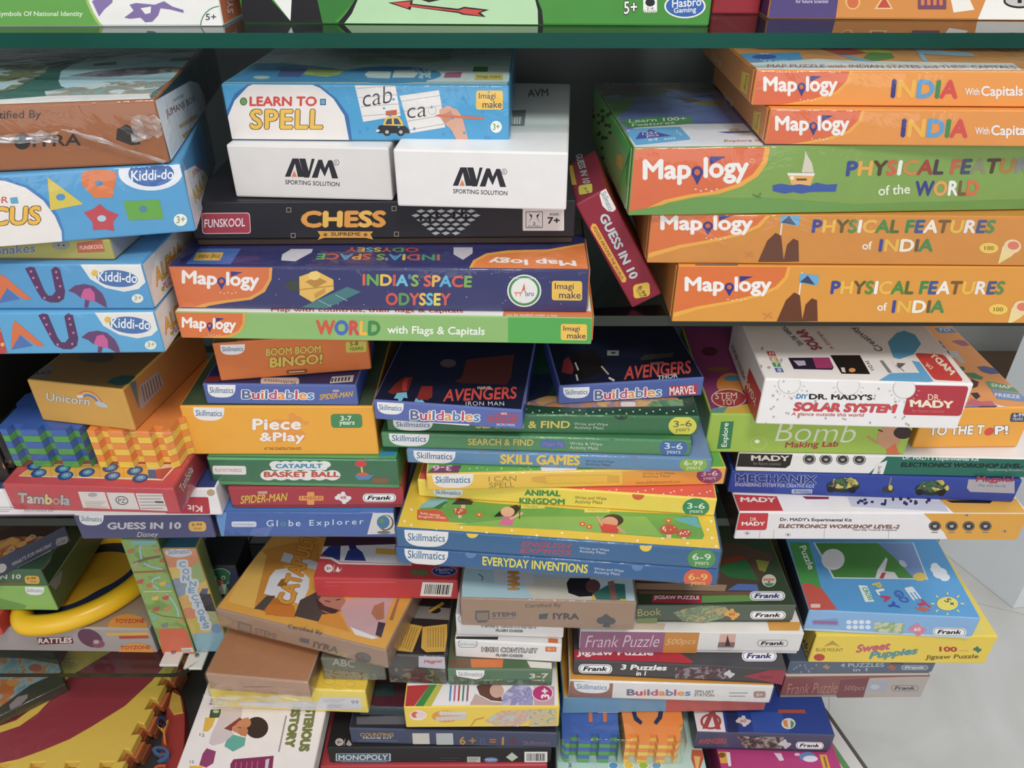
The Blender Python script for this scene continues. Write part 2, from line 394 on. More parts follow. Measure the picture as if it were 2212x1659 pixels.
class Foam:
    """six pairs of interlocking foam tiles in clear film"""
    def __init__(s, id, label, on, L, R, T, d):
        base = BOX[on].ztop + GAP
        a, b = at_z(*L, base), at_z(*R, base); v = b - a; s.W = math.hypot(v.x, v.y); s.H = at_y(T[0], T[1], a.y).z - base
        s.D = d; s.R = Matrix.Rotation(math.atan2(v.y, v.x), 3, 'Z'); s.id = id; s.base = base; s.ztop = base + s.H; s.fin = 1
        s.o = Vector((a.x, a.y, base)) + s.R @ Vector((s.W / 2, d / 2, 0)); BOX[id] = s
        e = bpy.data.objects.new('foam_tile_set', None); COL.objects.link(e); e.matrix_world = Matrix.Translation(s.o) @ s.R.to_4x4()
        s.root = tag(e, label, 'foam tiles'); n = 6; t = s.H / n; w = s.W / 2
        cols = (('3f64b0', '4f9e48'), ('f08c34', 'f2c838'))
        for side in (0, 1):
            x0 = -w if side == 0 else .0004; x1 = -.0004 if side == 0 else w
            nt = w * .075; dp = .0085
            fr = (.2, .55, .88) if side == 0 else (.2, .52, .82)
            pts = [(x0 + .003, -d / 2)]
            if side == 0: pts = [(x0, -d / 2 + .004), (x0 + .004, -d / 2)]
            for f in fr:
                c = x0 + (x1 - x0) * f
                if c + nt < x1 - .002: pts += [(c - nt, -d / 2), (c - nt * .8, -d / 2 + dp), (c + nt * .8, -d / 2 + dp), (c + nt, -d / 2)]
                else: pts += [(c - nt, -d / 2), (c - nt * .8, -d / 2 + dp), (x1, -d / 2 + dp)]
            if side: pts += [(x1 - .006, -d / 2), (x1 - .002, -d / 2 + .004), (x1 - .001, -d / 2 + .02), (x1 + .004, -d / 2 + .023), (x1 + .004, -d / 2 + .036), (x1 - .001, -d / 2 + .04)]
            else:
                pass
            pts += [(x1, d / 2), (x0, d / 2)]
            if side == 0: pts += [(x0, -d / 2 + .06), (x0 - .004, -d / 2 + .056), (x0 - .004, -d / 2 + .04), (x0, -d / 2 + .036)]
            for k in range(n):
                bm = bmesh.new(); z0 = k * t + .0002; z1 = (k + 1) * t - .0002
                lo = [bm.verts.new((x, y, z0)) for x, y in pts]; hi = [bm.verts.new((x, y, z1)) for x, y in pts]; m = len(pts)
                bm.faces.new(hi); bm.faces.new(lo[::-1])
                for i in range(m): bm.faces.new((lo[i], lo[(i + 1) % m], hi[(i + 1) % m], hi[i]))
                bmesh.ops.bevel(bm, geom=[e2 for f in bm.faces if abs(f.normal.z) > .9 for e2 in f.edges], offset=.0007, segments=2, profile=.5, affect='EDGES')
                c = cols[side][(n - 1 - k) % 2]
                o = bm_obj('foam_tile', bm, [ink(c, .55, .05, 40, .25)], e)
                o['label'] = ('blue', 'green', 'orange', 'yellow')[side * 2 + (n - 1 - k) % 2] + ' foam tile'
        bm = bmesh.new(); box_bm(bm, -w - .004, w + .005, -d / 2 - .0008, d / 2 + .0008, .0002, s.H + .0003, bevel=.003)
        for f in [f for f in bm.faces if f.normal.z < -.9]: bm.faces.remove(f)
        bm_obj('shrink_wrap', bm, [film_mat()], e, True)
def finish():
    for b in BOX.values():
        if not getattr(b, 'fin', 0): b.done(); b.fin = 1
        print('BOX %-10s Y %.3f z %.3f h %.3f W %.3f D %.3f yaw %.1f x %.3f..%.3f' % (b.id, (b.o - b.R @ Vector((0, b.D / 2, 0))).y, b.base, b.H, b.W, b.D, math.degrees(math.atan2(b.R[1][0], b.R[0][0])), b.o.x - b.W / 2, b.o.x + b.W / 2))
def scrap(parent_box, name, pts_px, face, lift=0.004, label=None, n=7, amp=0.003, seed=3):
    """a torn, crumpled flap of film standing off a face"""
    s = parent_box; rnd = random.Random(seed); O, U, Vv, N, a, b = s.fr[face]
    A, B, C, D = [s.on(face, p) for p in pts_px]; vs = []; fs = []
    for j in range(n + 1):
        for i in range(n + 1):
            u, v = i / n, j / n
            x = (A[0] * (1 - u) + B[0] * u) * (1 - v) + (D[0] * (1 - u) + C[0] * u) * v
            y = (A[1] * (1 - u) + B[1] * u) * (1 - v) + (D[1] * (1 - u) + C[1] * u) * v
            vs.append(O + U * x + Vv * y + N * (0.0022 + lift * abs(rnd.gauss(.5, .4))) + U * rnd.gauss(0, amp * .3) + Vv * rnd.gauss(0, amp * .3))
    for j in range(n):
        for i in range(n):
            k = j * (n + 1) + i; fs += [(k, k + 1, k + n + 2), (k, k + n + 2, k + n + 1)]
    return mesh_obj(name, vs, fs, [crumple_mat()], None, s.root)
# ---------------------------------------------------------------- shop floor, pillar, shelving
YE = 0.60                       # front edge of the glass shelves
YB = 0.955                      # dark back panel
ZA, ZB, ZC, ZD, ZE = 1.4082, 1.1812, 0.9443, 0.6917, 0.56
XL, XR = -1.05, 0.52
def floor_mat():
    m, nt, p = new_mat('marble_floor_tile')
    tc = nt.nodes.new('ShaderNodeTexCoord'); n = nt.nodes.new('ShaderNodeTexNoise'); n.inputs['Scale'].default_value = 3.5
    n.inputs['Detail'].default_value = 8; n.inputs['Distortion'].default_value = 1.5
    cr = nt.nodes.new('ShaderNodeValToRGB'); e = cr.color_ramp.elements
    e[0].position = .3; e[0].color = (.60, .585, .55, 1); e[1].position = .65; e[1].color = (.70, .69, .665, 1)
    br = nt.nodes.new('ShaderNodeTexBrick'); br.offset = 0; br.inputs['Scale'].default_value = 1.0
    br.inputs['Mortar Size'].default_value = 0.0012; br.inputs['Brick Width'].default_value = .6; br.inputs['Row Height'].default_value = .6
    br.inputs['Color1'].default_value = br.inputs['Color2'].default_value = (1, 1, 1, 1); br.inputs['Mortar'].default_value = (.72, .70, .68, 1)
    mp = nt.nodes.new('ShaderNodeMapping'); mp.inputs['Location'].default_value = (.31, .17, 0); mp.inputs['Rotation'].default_value = (0, 0, .35)
    mx = nt.nodes.new('ShaderNodeMix'); mx.data_type = 'RGBA'; mx.blend_type = 'MULTIPLY'; mx.inputs[0].default_value = 1
    nt.links.new(tc.outputs['Object'], n.inputs['Vector']); nt.links.new(tc.outputs['Object'], mp.inputs['Vector'])
    nt.links.new(mp.outputs[0], br.inputs['Vector']); nt.links.new(n.outputs[0], cr.inputs[0])
    nt.links.new(cr.outputs[0], mx.inputs[6]); nt.links.new(br.outputs[0], mx.inputs[7])
    nt.links.new(mx.outputs[2], p.inputs['Base Color']); p.inputs['Roughness'].default_value = .3
    return m
def slab(name, x0, x1, y0, y1, z0, z1, mat, bevel=0.0, parent=None):
    bm = bmesh.new(); box_bm(bm, x0, x1, y0, y1, z0, z1, bevel=bevel); return bm_obj(name, bm, [mat], parent)
structure(slab('floor', -3.2, 3.2, -1.8, 2.10, -0.06, 0, floor_mat()))
wall_grey = plain('grey_wall_paint', (.42, .42, .40), .8)
structure(slab('wall_back', -3.2, 3.2, 2.10, 2.18, -.06, 3.0, wall_grey))
structure(slab('baseboard_back', 0.56, 3.2, 2.04, 2.0995, 0.001, .26, plain('brown_wood_trim', (.17, .10, .06), .5)))
# white pillar beside the shelving: its left face runs a little askew
pb = [(1.137, 1.508), (1.228, 1.300), (1.75, 1.36), (1.75, 1.60)]
pv = [(x, y, 0.001) for x, y in pb] + [(x, y, 3.0) for x, y in pb]
structure(mesh_obj('wall_right', pv, [(0, 3, 2, 1), (4, 5, 6, 7), (0, 1, 5, 4), (1, 2, 6, 5), (2, 3, 7, 6), (3, 0, 4, 7)],
                   [plain('white_wall_paint', (.80, .83, .85), .6, 0, .03, 5)]))
# shelving
structure(slab('wall_shelf_back', XL, XR - .012, YB, YB + .018, 0.001, 2.0, plain('charcoal_back_panel', (.13, .132, .136), .55)))
edge = plain('green_glass_edge', (.002, .055, .038), .3, 0, .35, 3, 0, .25)
edge_dark = plain('dark_glass_edge', (.02, .024, .016), .2, 0, .3, 3)
def glass_shelf(label, x0, x1, z, r=0.0, em=edge, y0=YE, th=0.0102):
    o = bpy.data.objects.new('glass_shelf', None); COL.objects.link(o); o.location = ((x0 + x1) / 2, (y0 + YB) / 2, z - th)
    tag(o, label, 'shelf', 'glass shelves of the display')
    out = [(x0, y0)]
    if r:
        for i in range(9):
            t = math.radians(-90 + 90 * i / 8); out.append((x1 - r + r * math.cos(t), y0 + r + r * math.sin(t)))
    else: out.append((x1, y0))
    out += [(x1, YB - .001), (x0, YB - .001)]
    n = len(out); mw = Matrix.Translation(o.location).inverted()
    vs = [mw @ Vector((x, y, z - th)) for x, y in out] + [mw @ Vector((x, y, z)) for x, y in out]
    mesh_obj('pane', vs, [tuple(range(n))[::-1], tuple(range(n, 2 * n))], [glass_mat()], None, o)
    mesh_obj('polished_edge', vs, [(i, (i + 1) % n, n + (i + 1) % n, n + i) for i in range(n)], [em], None, o)
    return o
glass_shelf('top glass shelf with a bright green front edge', XL, XR - .015, ZA)
glass_shelf('second glass shelf, under the map puzzles and the chess box', XL, XR - .015, ZB, em=edge_dark)
glass_shelf('third glass shelf, hidden behind the activity mat boxes', XL, XR - .015, ZC, em=edge_dark)
glass_shelf('lowest glass shelf with one rounded corner, bottom left', XL, -.3835, ZD, r=.032, em=edge_dark, th=.007)
steel = plain('brushed_steel', (.5, .5, .5), .35, 1.0)
white_plastic = plain('white_plastic', (.72, .70, .64), .45)
def bracket(x, y, z, label):
    o = bpy.data.objects.new('shelf_bracket', None); COL.objects.link(o); o.location = (x, y, z)
    tag(o, label, 'bracket', 'white brackets by the lowest shelf')
    bm = bmesh.new(); box_bm(bm, -.0115, .0115, -.014, .014, 0, .004, bevel=.001); pl = bm_obj('plate', bm, [white_plastic], o)
    bm = bmesh.new(); bmesh.ops.create_cone(bm, cap_ends=True, segments=16, radius1=.003, radius2=.0026, depth=.002, matrix=Matrix.Translation((0, .004, .0052)))
    bm_obj('screw', bm, [steel], pl)
# base cabinet the low piles stand on
structure(slab('wall_base_cabinet', XL, .36, .42, YB - .002, 0.001, ZE, plain('dark_base_laminate', (.05, .045, .04), .5), .003))
# side upright of the display and its shelf pins
tag(slab('shelf_upright', XR - .012, XR, YE + .22, YB + .018, 0.001, 2.0, plain('charcoal_upright', (.06, .06, .062), .5), .001),
    'dark upright panel closing the right end of the shelving', 'panel')
# ================================================================ the boxed games, pile by pile
K = Carton
G1 = 'orange map puzzle boxes'
# ---- on the top shelf
K('symbols', 'game_box', 'white and green box at the left end of the top shelf', on=ZA, L=(-420, 60), R=(483, 57), h=.07, d=.22, c=('f0ece8', 'e8e2dc', 'f0ece8', 'd9764a'))
K('boardgame', 'board_game_box', 'wide black and green board game box with red arrow on the top shelf', 'board game', on=ZA, L=(525, 51), R=(1531, 57), h=.06, d=.26, c=('3f8f2f', '2d6b28', '141414', '2f7d2a'))
K('redtop', 'game_box', 'plain red box standing back between the two wide boxes of the top shelf', on=ZA, L=(1536, 31), R=(1640, 31), h=.09, d=.12, c=('a01f2d',) * 4)
K('science', 'science_kit_box', 'purple, orange and white science kit box on the top shelf', 'science kit', on=ZA, L=(1657, 41), R=(2420, 46), h=.07, d=.20, c=('d98a3c', '5a4a86', '42346e', 'f0ece8'))
# ---- second shelf, middle pile
K('world', 'map_puzzle_box', 'thin green map puzzle box at the foot of the middle pile, second shelf', 'puzzle box', on=ZB, L=(392, 730), R=(1277, 744), T=(379, 673), d=.22, c=('8cb868', 'f2eeea', '5a9a48', 'e87d3e'), style='tuck', rim='e87d3e')
K('space', 'map_puzzle_box', 'navy blue space puzzle box with yellow satellite, on the thin green box', 'puzzle box', on='world', L=(386, 665), R=(1267, 674), T=(369, 574), d=.072, c=('34356c', '34356c', '3a3a55', 'e8863e'), style='tuck', rim='d98a56', wrap=True)
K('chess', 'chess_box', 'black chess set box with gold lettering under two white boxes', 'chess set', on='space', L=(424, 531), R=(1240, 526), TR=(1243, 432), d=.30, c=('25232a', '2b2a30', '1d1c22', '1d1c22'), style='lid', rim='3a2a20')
K('sportl', 'sports_box', 'white sporting goods box, the left one of the pair on the chess set', 'sports box', on='chess', L=(510, 426), R=(849, 434), T=(492, 312), d=.16, c=('dcd6d2', 'e6e4e4', 'cfcac8', 'cfcac8'))
K('sportr', 'sports_box', 'white sporting goods box, the right one of the pair on the chess set', 'sports box', on='chess', L=(859, 446), R=(1223, 455), T=(856, 322), d=.235, c=('e4e0de', 'eeecec', 'd8d4d2', 'd2d0d0'))
K('spell', 'spelling_game_box', 'glossy blue spelling game box with white arch and toy taxi, topmost of the middle pile', on='sportl', L=(500, 302), R=(1100, 307), T=(481, 180), d=.25, c=('3f9ed0', 'cfe6f0', '3a94c8', '3a94c8'), wrap=True)
# ---- second shelf, left pile
K('alpha1', 'alphabet_puzzle_box', 'light blue alphabet puzzle box, lower of the matching pair at left', on=ZB, L=(-360, 770), R=(357, 762), TR=(329, 672), d=.20, c=('56a8d8', '63b0dc', '5a9fd0', 'e8e4e2'), wrap=True)
K('alpha2', 'alphabet_puzzle_box', 'light blue alphabet puzzle box, upper of the matching pair at left', on='alpha1', L=(-390, 668), R=(333, 668), TR=(307, 569), d=.20, c=('4f9cd0', '63a8d8', '5a9fd0', 'd8d4d2'), wrap=True)
K('farm', 'snap_card_box', 'olive green game box with its grey end open between blue boxes', on='alpha2', L=(-300, 556), R=(249, 562), TR=(233, 517), d=.13, c=('a8a050', 'a8a8a8', '8a8a90', '9a9ca4'))
K('abacus', 'abacus_box', 'blue abacus box with printed coloured shapes, under the brown cardboard carton', on='farm', L=(-330, 561), R=(424, 500), TR=(393, 353), d=.17, c=('4f9fd2', '4f9fd2', '4f9fd2', '4f94c8'), wrap=True)
K('junglebox', 'activity_carton', 'big brown cardboard carton in torn film on the blue abacus box', on='abacus', L=(-420, 391), R=(367, 353), TR=(324, 214), d=.26, c=('a05f32', '3f6e68', '8a5530', '2e4a56'), wrap=True)
# ---- second shelf, right pile
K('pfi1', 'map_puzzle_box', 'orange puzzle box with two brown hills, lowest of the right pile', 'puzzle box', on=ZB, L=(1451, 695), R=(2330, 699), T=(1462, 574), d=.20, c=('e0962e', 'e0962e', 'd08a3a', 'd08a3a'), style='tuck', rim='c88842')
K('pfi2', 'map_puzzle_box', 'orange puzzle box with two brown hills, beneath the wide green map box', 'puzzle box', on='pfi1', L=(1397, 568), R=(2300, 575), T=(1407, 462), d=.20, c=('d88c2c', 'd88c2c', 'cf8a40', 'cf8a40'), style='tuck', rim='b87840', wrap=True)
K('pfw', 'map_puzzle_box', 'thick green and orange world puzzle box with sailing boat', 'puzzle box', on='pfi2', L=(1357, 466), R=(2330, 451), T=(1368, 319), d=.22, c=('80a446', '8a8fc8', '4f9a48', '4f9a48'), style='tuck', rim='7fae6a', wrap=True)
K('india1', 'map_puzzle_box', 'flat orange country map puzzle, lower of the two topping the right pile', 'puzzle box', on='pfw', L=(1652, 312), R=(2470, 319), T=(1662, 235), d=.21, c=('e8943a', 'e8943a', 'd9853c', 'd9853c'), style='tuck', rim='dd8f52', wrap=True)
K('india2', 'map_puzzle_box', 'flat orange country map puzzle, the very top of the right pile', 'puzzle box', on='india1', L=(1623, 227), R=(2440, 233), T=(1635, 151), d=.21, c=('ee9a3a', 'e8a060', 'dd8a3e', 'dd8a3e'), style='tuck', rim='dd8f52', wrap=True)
K('foods', 'card_game_box', 'dark red card game box leaning between the two puzzle piles', 'card game', on=ZB, lean=((1244, 444), (1308, 402), (1430, 634), (1366, 666)), d=.105, c=('93263a', '8a2a3c', '7a2030', 'a84428'))
# ---- third shelf, left pile
K('disney', 'card_game_box', 'slate blue card game box at the foot of the left pile, third shelf', 'card game', on=ZC, L=(178, 1165), R=(467, 1162), T=(164, 1112), d=.15, c=('55547a', '4a4a70', '44446a', '44446a'))
K('kit', 'science_kit_box', 'long white box with a red label under the red tombola box', 'science kit', on='disney', L=(-140, 1117), R=(481, 1113), TR=(467, 1055), d=.16, c=('e8e2e0', '39467e', 'd8d2d2', 'e0dada'))
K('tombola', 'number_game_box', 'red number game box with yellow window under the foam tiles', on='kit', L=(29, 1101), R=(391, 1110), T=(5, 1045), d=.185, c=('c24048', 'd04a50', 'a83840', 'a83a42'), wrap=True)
Foam('foam1', 'foam tile set of blue, green, orange and yellow layers on the red tombola box', on='tombola', L=(26, 1007), R=(392, 1012), T=(14, 927), d=.125)
K('unicorn', 'craft_kit_box', 'shiny gold craft box set askew on the foam tiles, third shelf', 'craft kit', on='foam1', L=(92, 908), R=(293, 931), T=(54, 820), d=.13, c=('cf9a3c', '7a5428', '9a6a2a', 'c07a34'))
K('darkback', 'game_box', 'dark brown box with orange age badge behind the foam tiles', on='kit', L=(-190, 1048), R=(26, 1040), h=.115, d=.15, c=('332a24', '3a302a', '332a24', '332a24'))
# ---- third shelf, middle pile
K('globe', 'geography_game_box', 'blue globe game box at the foot of the middle pile, third shelf', on=ZC, L=(477, 1159), R=(857, 1161), T=(471, 1105), d=.22, c=('3f62a8', '4a86cc', '4a7ec0', '3a5a9c'), wrap=True)
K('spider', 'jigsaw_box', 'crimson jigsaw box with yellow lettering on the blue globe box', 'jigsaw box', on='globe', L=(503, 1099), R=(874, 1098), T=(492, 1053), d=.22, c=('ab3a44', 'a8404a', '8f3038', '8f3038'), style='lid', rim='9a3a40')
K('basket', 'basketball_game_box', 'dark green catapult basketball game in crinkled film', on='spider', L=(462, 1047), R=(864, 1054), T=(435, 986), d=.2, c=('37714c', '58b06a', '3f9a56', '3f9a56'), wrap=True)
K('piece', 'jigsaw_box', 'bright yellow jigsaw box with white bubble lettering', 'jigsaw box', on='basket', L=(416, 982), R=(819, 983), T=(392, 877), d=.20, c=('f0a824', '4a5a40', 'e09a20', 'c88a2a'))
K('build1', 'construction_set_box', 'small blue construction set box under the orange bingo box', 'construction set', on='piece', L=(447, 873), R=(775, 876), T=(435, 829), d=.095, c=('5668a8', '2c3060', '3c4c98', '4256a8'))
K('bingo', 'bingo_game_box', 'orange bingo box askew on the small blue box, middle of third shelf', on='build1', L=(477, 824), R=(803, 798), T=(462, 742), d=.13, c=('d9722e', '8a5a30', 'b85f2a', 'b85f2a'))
# ---- third shelf, activity mat pile
GM = None
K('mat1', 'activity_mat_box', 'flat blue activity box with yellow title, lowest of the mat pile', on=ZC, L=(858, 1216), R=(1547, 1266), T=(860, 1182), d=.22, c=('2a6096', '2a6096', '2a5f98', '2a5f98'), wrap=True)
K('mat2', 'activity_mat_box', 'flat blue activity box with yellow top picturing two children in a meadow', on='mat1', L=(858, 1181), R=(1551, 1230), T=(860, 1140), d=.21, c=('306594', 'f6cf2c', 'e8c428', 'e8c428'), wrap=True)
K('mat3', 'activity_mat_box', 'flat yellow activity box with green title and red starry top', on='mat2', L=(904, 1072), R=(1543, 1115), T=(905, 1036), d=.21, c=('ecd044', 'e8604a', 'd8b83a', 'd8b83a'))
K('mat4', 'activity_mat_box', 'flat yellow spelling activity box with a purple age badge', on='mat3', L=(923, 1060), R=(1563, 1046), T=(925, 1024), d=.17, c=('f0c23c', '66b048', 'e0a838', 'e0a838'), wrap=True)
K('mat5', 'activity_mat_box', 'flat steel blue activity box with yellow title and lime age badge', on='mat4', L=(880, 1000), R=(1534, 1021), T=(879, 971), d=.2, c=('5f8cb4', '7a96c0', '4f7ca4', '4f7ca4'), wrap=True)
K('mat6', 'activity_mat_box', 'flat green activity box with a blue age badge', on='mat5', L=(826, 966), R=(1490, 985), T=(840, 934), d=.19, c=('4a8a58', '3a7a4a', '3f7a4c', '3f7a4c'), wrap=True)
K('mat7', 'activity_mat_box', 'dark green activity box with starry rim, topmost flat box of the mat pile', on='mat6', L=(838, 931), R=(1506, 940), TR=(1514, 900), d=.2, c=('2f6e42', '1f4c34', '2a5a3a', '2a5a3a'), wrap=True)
K('iron', 'construction_set_box', 'small blue construction set box, left one on the starry green box', 'construction set', on='mat7', L=(810, 906), R=(1129, 929), T=(801, 864), d=.125, c=('5c6cae', '1c2038', '39489a', '2c3a80'))
K('thor', 'construction_set_box', 'small blue construction set box, right one on the starry green box', 'construction set', on='mat7', L=(1206, 874), R=(1516, 855), T=(1209, 834), d=.15, c=('5264a6', '191c30', '3a4a98', '34448c'))
# ---- third shelf, right pile
K('elec2', 'electronics_kit_box', 'long white and yellow electronics kit at the foot of the right pile', 'science kit', on=ZC, L=(1585, 1165), R=(2196, 1167), T=(1588, 1107), d=.16, c=('e6e0e0', 'f0eaea', '3a2a28', 'd99a30'))
K('mech', 'construction_set_box', 'long royal blue metal construction set under the green and white kit', 'construction set', on='elec2', L=(1571, 1064), R=(2188, 1085), T=(1574, 1017), d=.17, c=('2f459a', '2c3f90', '26367c', '2a3c88'))
K('elec1', 'electronics_kit_box', 'long green and white electronics kit beneath the bath bomb kit', 'science kit', on='mech', L=(1588, 1018), R=(2260, 1033), T=(1590, 978), d=.16, c=('e4e0dc', 'e4e0e0', '3a302c', '2c6a5c'))
K('bomb', 'craft_kit_box', 'lime green bath bomb craft kit with purple top', 'craft kit', on='elec1', L=(1521, 977), R=(1953, 982), T=(1532, 893), d=.17, c=('9cba3c', '8a3a6a', '7a9a34', '8aaa3a'))
K('totop', 'board_game_box', 'orange yellow game box with climbers printed on its slanting top', 'board game', on='elec1', L=(1970, 968), R=(2197, 966), TR=(2212, 880), d=.21, c=('eea42c', 'e89a52', 'd8922a', 'd8922a'))
K('solar', 'science_kit_box', 'white solar system kit with red corner label, topmost of the right pile', 'science kit', on='bomb+totop', L=(1632, 916), R=(2067, 928), T=(1654, 818), d=.135, c=('ece8e6', 'f0eae6', 'e0dad6', 'c8443e'))
# ---- low piles: red base, black board game and up
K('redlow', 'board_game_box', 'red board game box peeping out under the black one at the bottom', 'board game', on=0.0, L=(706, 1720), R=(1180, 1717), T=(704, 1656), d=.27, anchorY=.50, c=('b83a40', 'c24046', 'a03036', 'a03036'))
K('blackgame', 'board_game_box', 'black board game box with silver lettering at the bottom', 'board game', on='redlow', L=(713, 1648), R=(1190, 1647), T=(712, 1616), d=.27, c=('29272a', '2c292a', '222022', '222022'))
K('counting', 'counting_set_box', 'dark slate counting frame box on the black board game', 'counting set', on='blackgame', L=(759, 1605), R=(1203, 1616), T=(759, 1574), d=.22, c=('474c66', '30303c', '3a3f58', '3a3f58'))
K('letters', 'magnet_set_box', 'dark maroon and teal box behind the yellow art set', on='counting', L=(778, 1545), R=(1190, 1552), h=.016, d=.17, c=('3c4a50', '4a3038', '3a3f48', '3a3f48'), wrap=True)
K('wax', 'art_set_box', 'yellow art set box with a child and crayons pictured inside its rim', 'art set', on='letters', L=(877, 1572), R=(1207, 1570), T=(875, 1527), d=.125, c=('ecc93c', 'f0e8e6', 'd0a830', 'd0a830'))
K('dino', 'card_game_box', 'green dinosaur game box under the white flash card boxes', 'card game', on='wax', L=(968, 1479), R=(1192, 1481), T=(970, 1446), d=.12, c=('5a7a5c', '6a6a50', '4a6a4c', '4a6a4c'))
K('flash1', 'flash_card_box', 'white flash card box, lower of two under the cardboard carton', 'flash cards', on='dino', L=(984, 1419), R=(1212, 1431), T=(983, 1382), d=.12, c=('e4e0dc', 'd8d4d2', 'd8d4d2', 'd8d4d2'), group=None)
K('flash2', 'flash_card_box', 'white flash card box, upper of two, touching the cardboard carton', 'flash cards', on='flash1', L=(986, 1371), R=(1217, 1379), T=(982, 1328), d=.12, c=('e0dcd8', 'd8d4d2', 'd8d4d2', 'd8d4d2'), group=None)
K('hand', 'activity_carton', 'brown cardboard carton with pale blue printed top on the flash card boxes', on='flash2', L=(997, 1351), R=(1368, 1361), T=(996, 1291), d=.14, c=('a08068', 'c8dce0', '8a705c', '8a705c'), wrap=True)
# ---- low piles, left of centre
K('history', 'science_kit_box', 'large white kit with a laughing boy on its lid, bottom of frame', 'science kit', on=0.0, L=(384, 1702), R=(680, 1700), T=(380, 1678), d=.215, anchorY=.4445, c=('e4dcd8', 'ece2de', 'e0c890', 'c8c0ba'))
K('lemon', 'craft_kit_box', 'yellow box with a white price label under the plain brown carton', 'craft kit', on='history', L=(464, 1528), R=(797, 1541), TR=(791, 1493), d=.10, c=('ecd24c', 'f0c828', 'd8b838', 'd8b838'), wrap=True)
K('brown', 'cardboard_carton', 'plain brown cardboard carton with torn film, left of the black wrapped kit', 'carton', on='lemon', L=(454, 1489), R=(673, 1508), T=(444, 1455), d=.13, c=('b08a70', 'b07a52', '9a7658', '7a5a44'), wrap=True)
K('abc', 'letter_game_box', 'grey green letter game box half hidden under the orange catapult kit', on='lemon', L=(701, 1466), R=(835, 1470), h=.034, d=.10, c=('6a6a5a', '6a6458', '5a5a4e', '5a5a4e'), wrap=True)
K('blackkit', 'tool_kit_box', 'black wrapped kit with two yellow instruction sheets inside its lid', 'tool kit', on='wax', L=(842, 1474), R=(966, 1478), TR=(966, 1418), d=.135, c=('4a4644', '302a28', '3a3634', '3a3634'), wrap=True)
K('catapult', 'catapult_kit_box', 'orange catapult kit with brown cardboard sides, turned askew', 'craft kit', on='brown+blackkit+abc', L=(477, 1353), R=(839, 1445), T=(478, 1314), d=.145, c=('a08068', 'e8a83a', '8f7058', '8f7058'), wrap=True)
K('redgame', 'board_game_box', 'red game box with a barcode lying on the orange catapult kit', 'board game', on='catapult', L=(684, 1289), R=(991, 1295), T=(689, 1248), d=.10, c=('c43a3e', 'c84044', 'a83034', 'a83034'))
# ---- low piles, right of centre
K('mint', 'floor_puzzle_box', 'pale mint box at the bottom under the blue and orange foam tiles', on=0.0, L=(1202, 1722), R=(1520, 1722), T=(1203, 1678), d=.20, anchorY=.485, c=('a8ccc4', 'b4d2c8', '98bab0', '98bab0'))
Foam('foam2', 'foam tile set of blue, green, orange and yellow layers on the mint box, bottom right', on='mint', L=(1212, 1646), R=(1466, 1650), T=(1214, 1598), d=.105)
K('pink', 'doll_set_box', 'magenta box with orange corners at the bottom right', on=0.0, L=(1546, 1722), R=(1800, 1722), T=(1548, 1668), d=.16, anchorY=.490, c=('c03a78', 'b83a78', 'a03068', 'a03068'))
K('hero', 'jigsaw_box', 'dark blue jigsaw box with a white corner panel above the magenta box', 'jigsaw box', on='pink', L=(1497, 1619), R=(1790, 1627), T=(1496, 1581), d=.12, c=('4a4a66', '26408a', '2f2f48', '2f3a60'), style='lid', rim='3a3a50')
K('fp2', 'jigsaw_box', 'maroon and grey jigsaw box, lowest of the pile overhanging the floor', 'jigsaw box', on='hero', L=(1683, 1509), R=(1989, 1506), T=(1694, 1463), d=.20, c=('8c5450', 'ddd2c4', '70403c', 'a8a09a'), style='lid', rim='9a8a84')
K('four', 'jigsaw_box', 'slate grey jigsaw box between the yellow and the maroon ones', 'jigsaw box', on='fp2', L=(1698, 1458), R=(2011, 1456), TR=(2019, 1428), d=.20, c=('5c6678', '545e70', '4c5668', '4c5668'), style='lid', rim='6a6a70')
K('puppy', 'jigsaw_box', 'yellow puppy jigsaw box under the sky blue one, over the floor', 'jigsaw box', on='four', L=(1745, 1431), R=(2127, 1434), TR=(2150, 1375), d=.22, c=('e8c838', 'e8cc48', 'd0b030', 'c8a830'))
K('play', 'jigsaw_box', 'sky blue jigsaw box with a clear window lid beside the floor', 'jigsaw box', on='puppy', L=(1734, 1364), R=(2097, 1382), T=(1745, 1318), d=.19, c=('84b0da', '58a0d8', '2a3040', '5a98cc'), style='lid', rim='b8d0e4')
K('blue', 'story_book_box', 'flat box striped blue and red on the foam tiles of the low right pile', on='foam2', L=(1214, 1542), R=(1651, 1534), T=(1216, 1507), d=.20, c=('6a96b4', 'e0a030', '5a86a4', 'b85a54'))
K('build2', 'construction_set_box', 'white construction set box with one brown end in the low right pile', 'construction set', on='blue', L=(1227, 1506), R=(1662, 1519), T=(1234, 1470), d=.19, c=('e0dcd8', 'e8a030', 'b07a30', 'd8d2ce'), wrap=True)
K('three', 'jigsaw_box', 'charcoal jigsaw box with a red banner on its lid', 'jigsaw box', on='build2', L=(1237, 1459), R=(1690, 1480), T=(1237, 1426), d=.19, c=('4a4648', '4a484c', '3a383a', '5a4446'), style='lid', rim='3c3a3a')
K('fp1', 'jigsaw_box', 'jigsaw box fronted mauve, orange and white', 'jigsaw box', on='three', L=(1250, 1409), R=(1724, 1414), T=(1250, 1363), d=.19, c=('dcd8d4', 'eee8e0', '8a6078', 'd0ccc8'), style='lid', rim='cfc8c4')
K('jungle', 'jigsaw_box', 'dark green jungle jigsaw box touching the cardboard carton, top of the low right pile', 'jigsaw box', on='fp1', L=(1373, 1346), R=(1710, 1346), T=(1373, 1308), d=.18, c=('566050', '3a4a34', '3c4638', '3c4638'), style='lid', rim='4a5446')
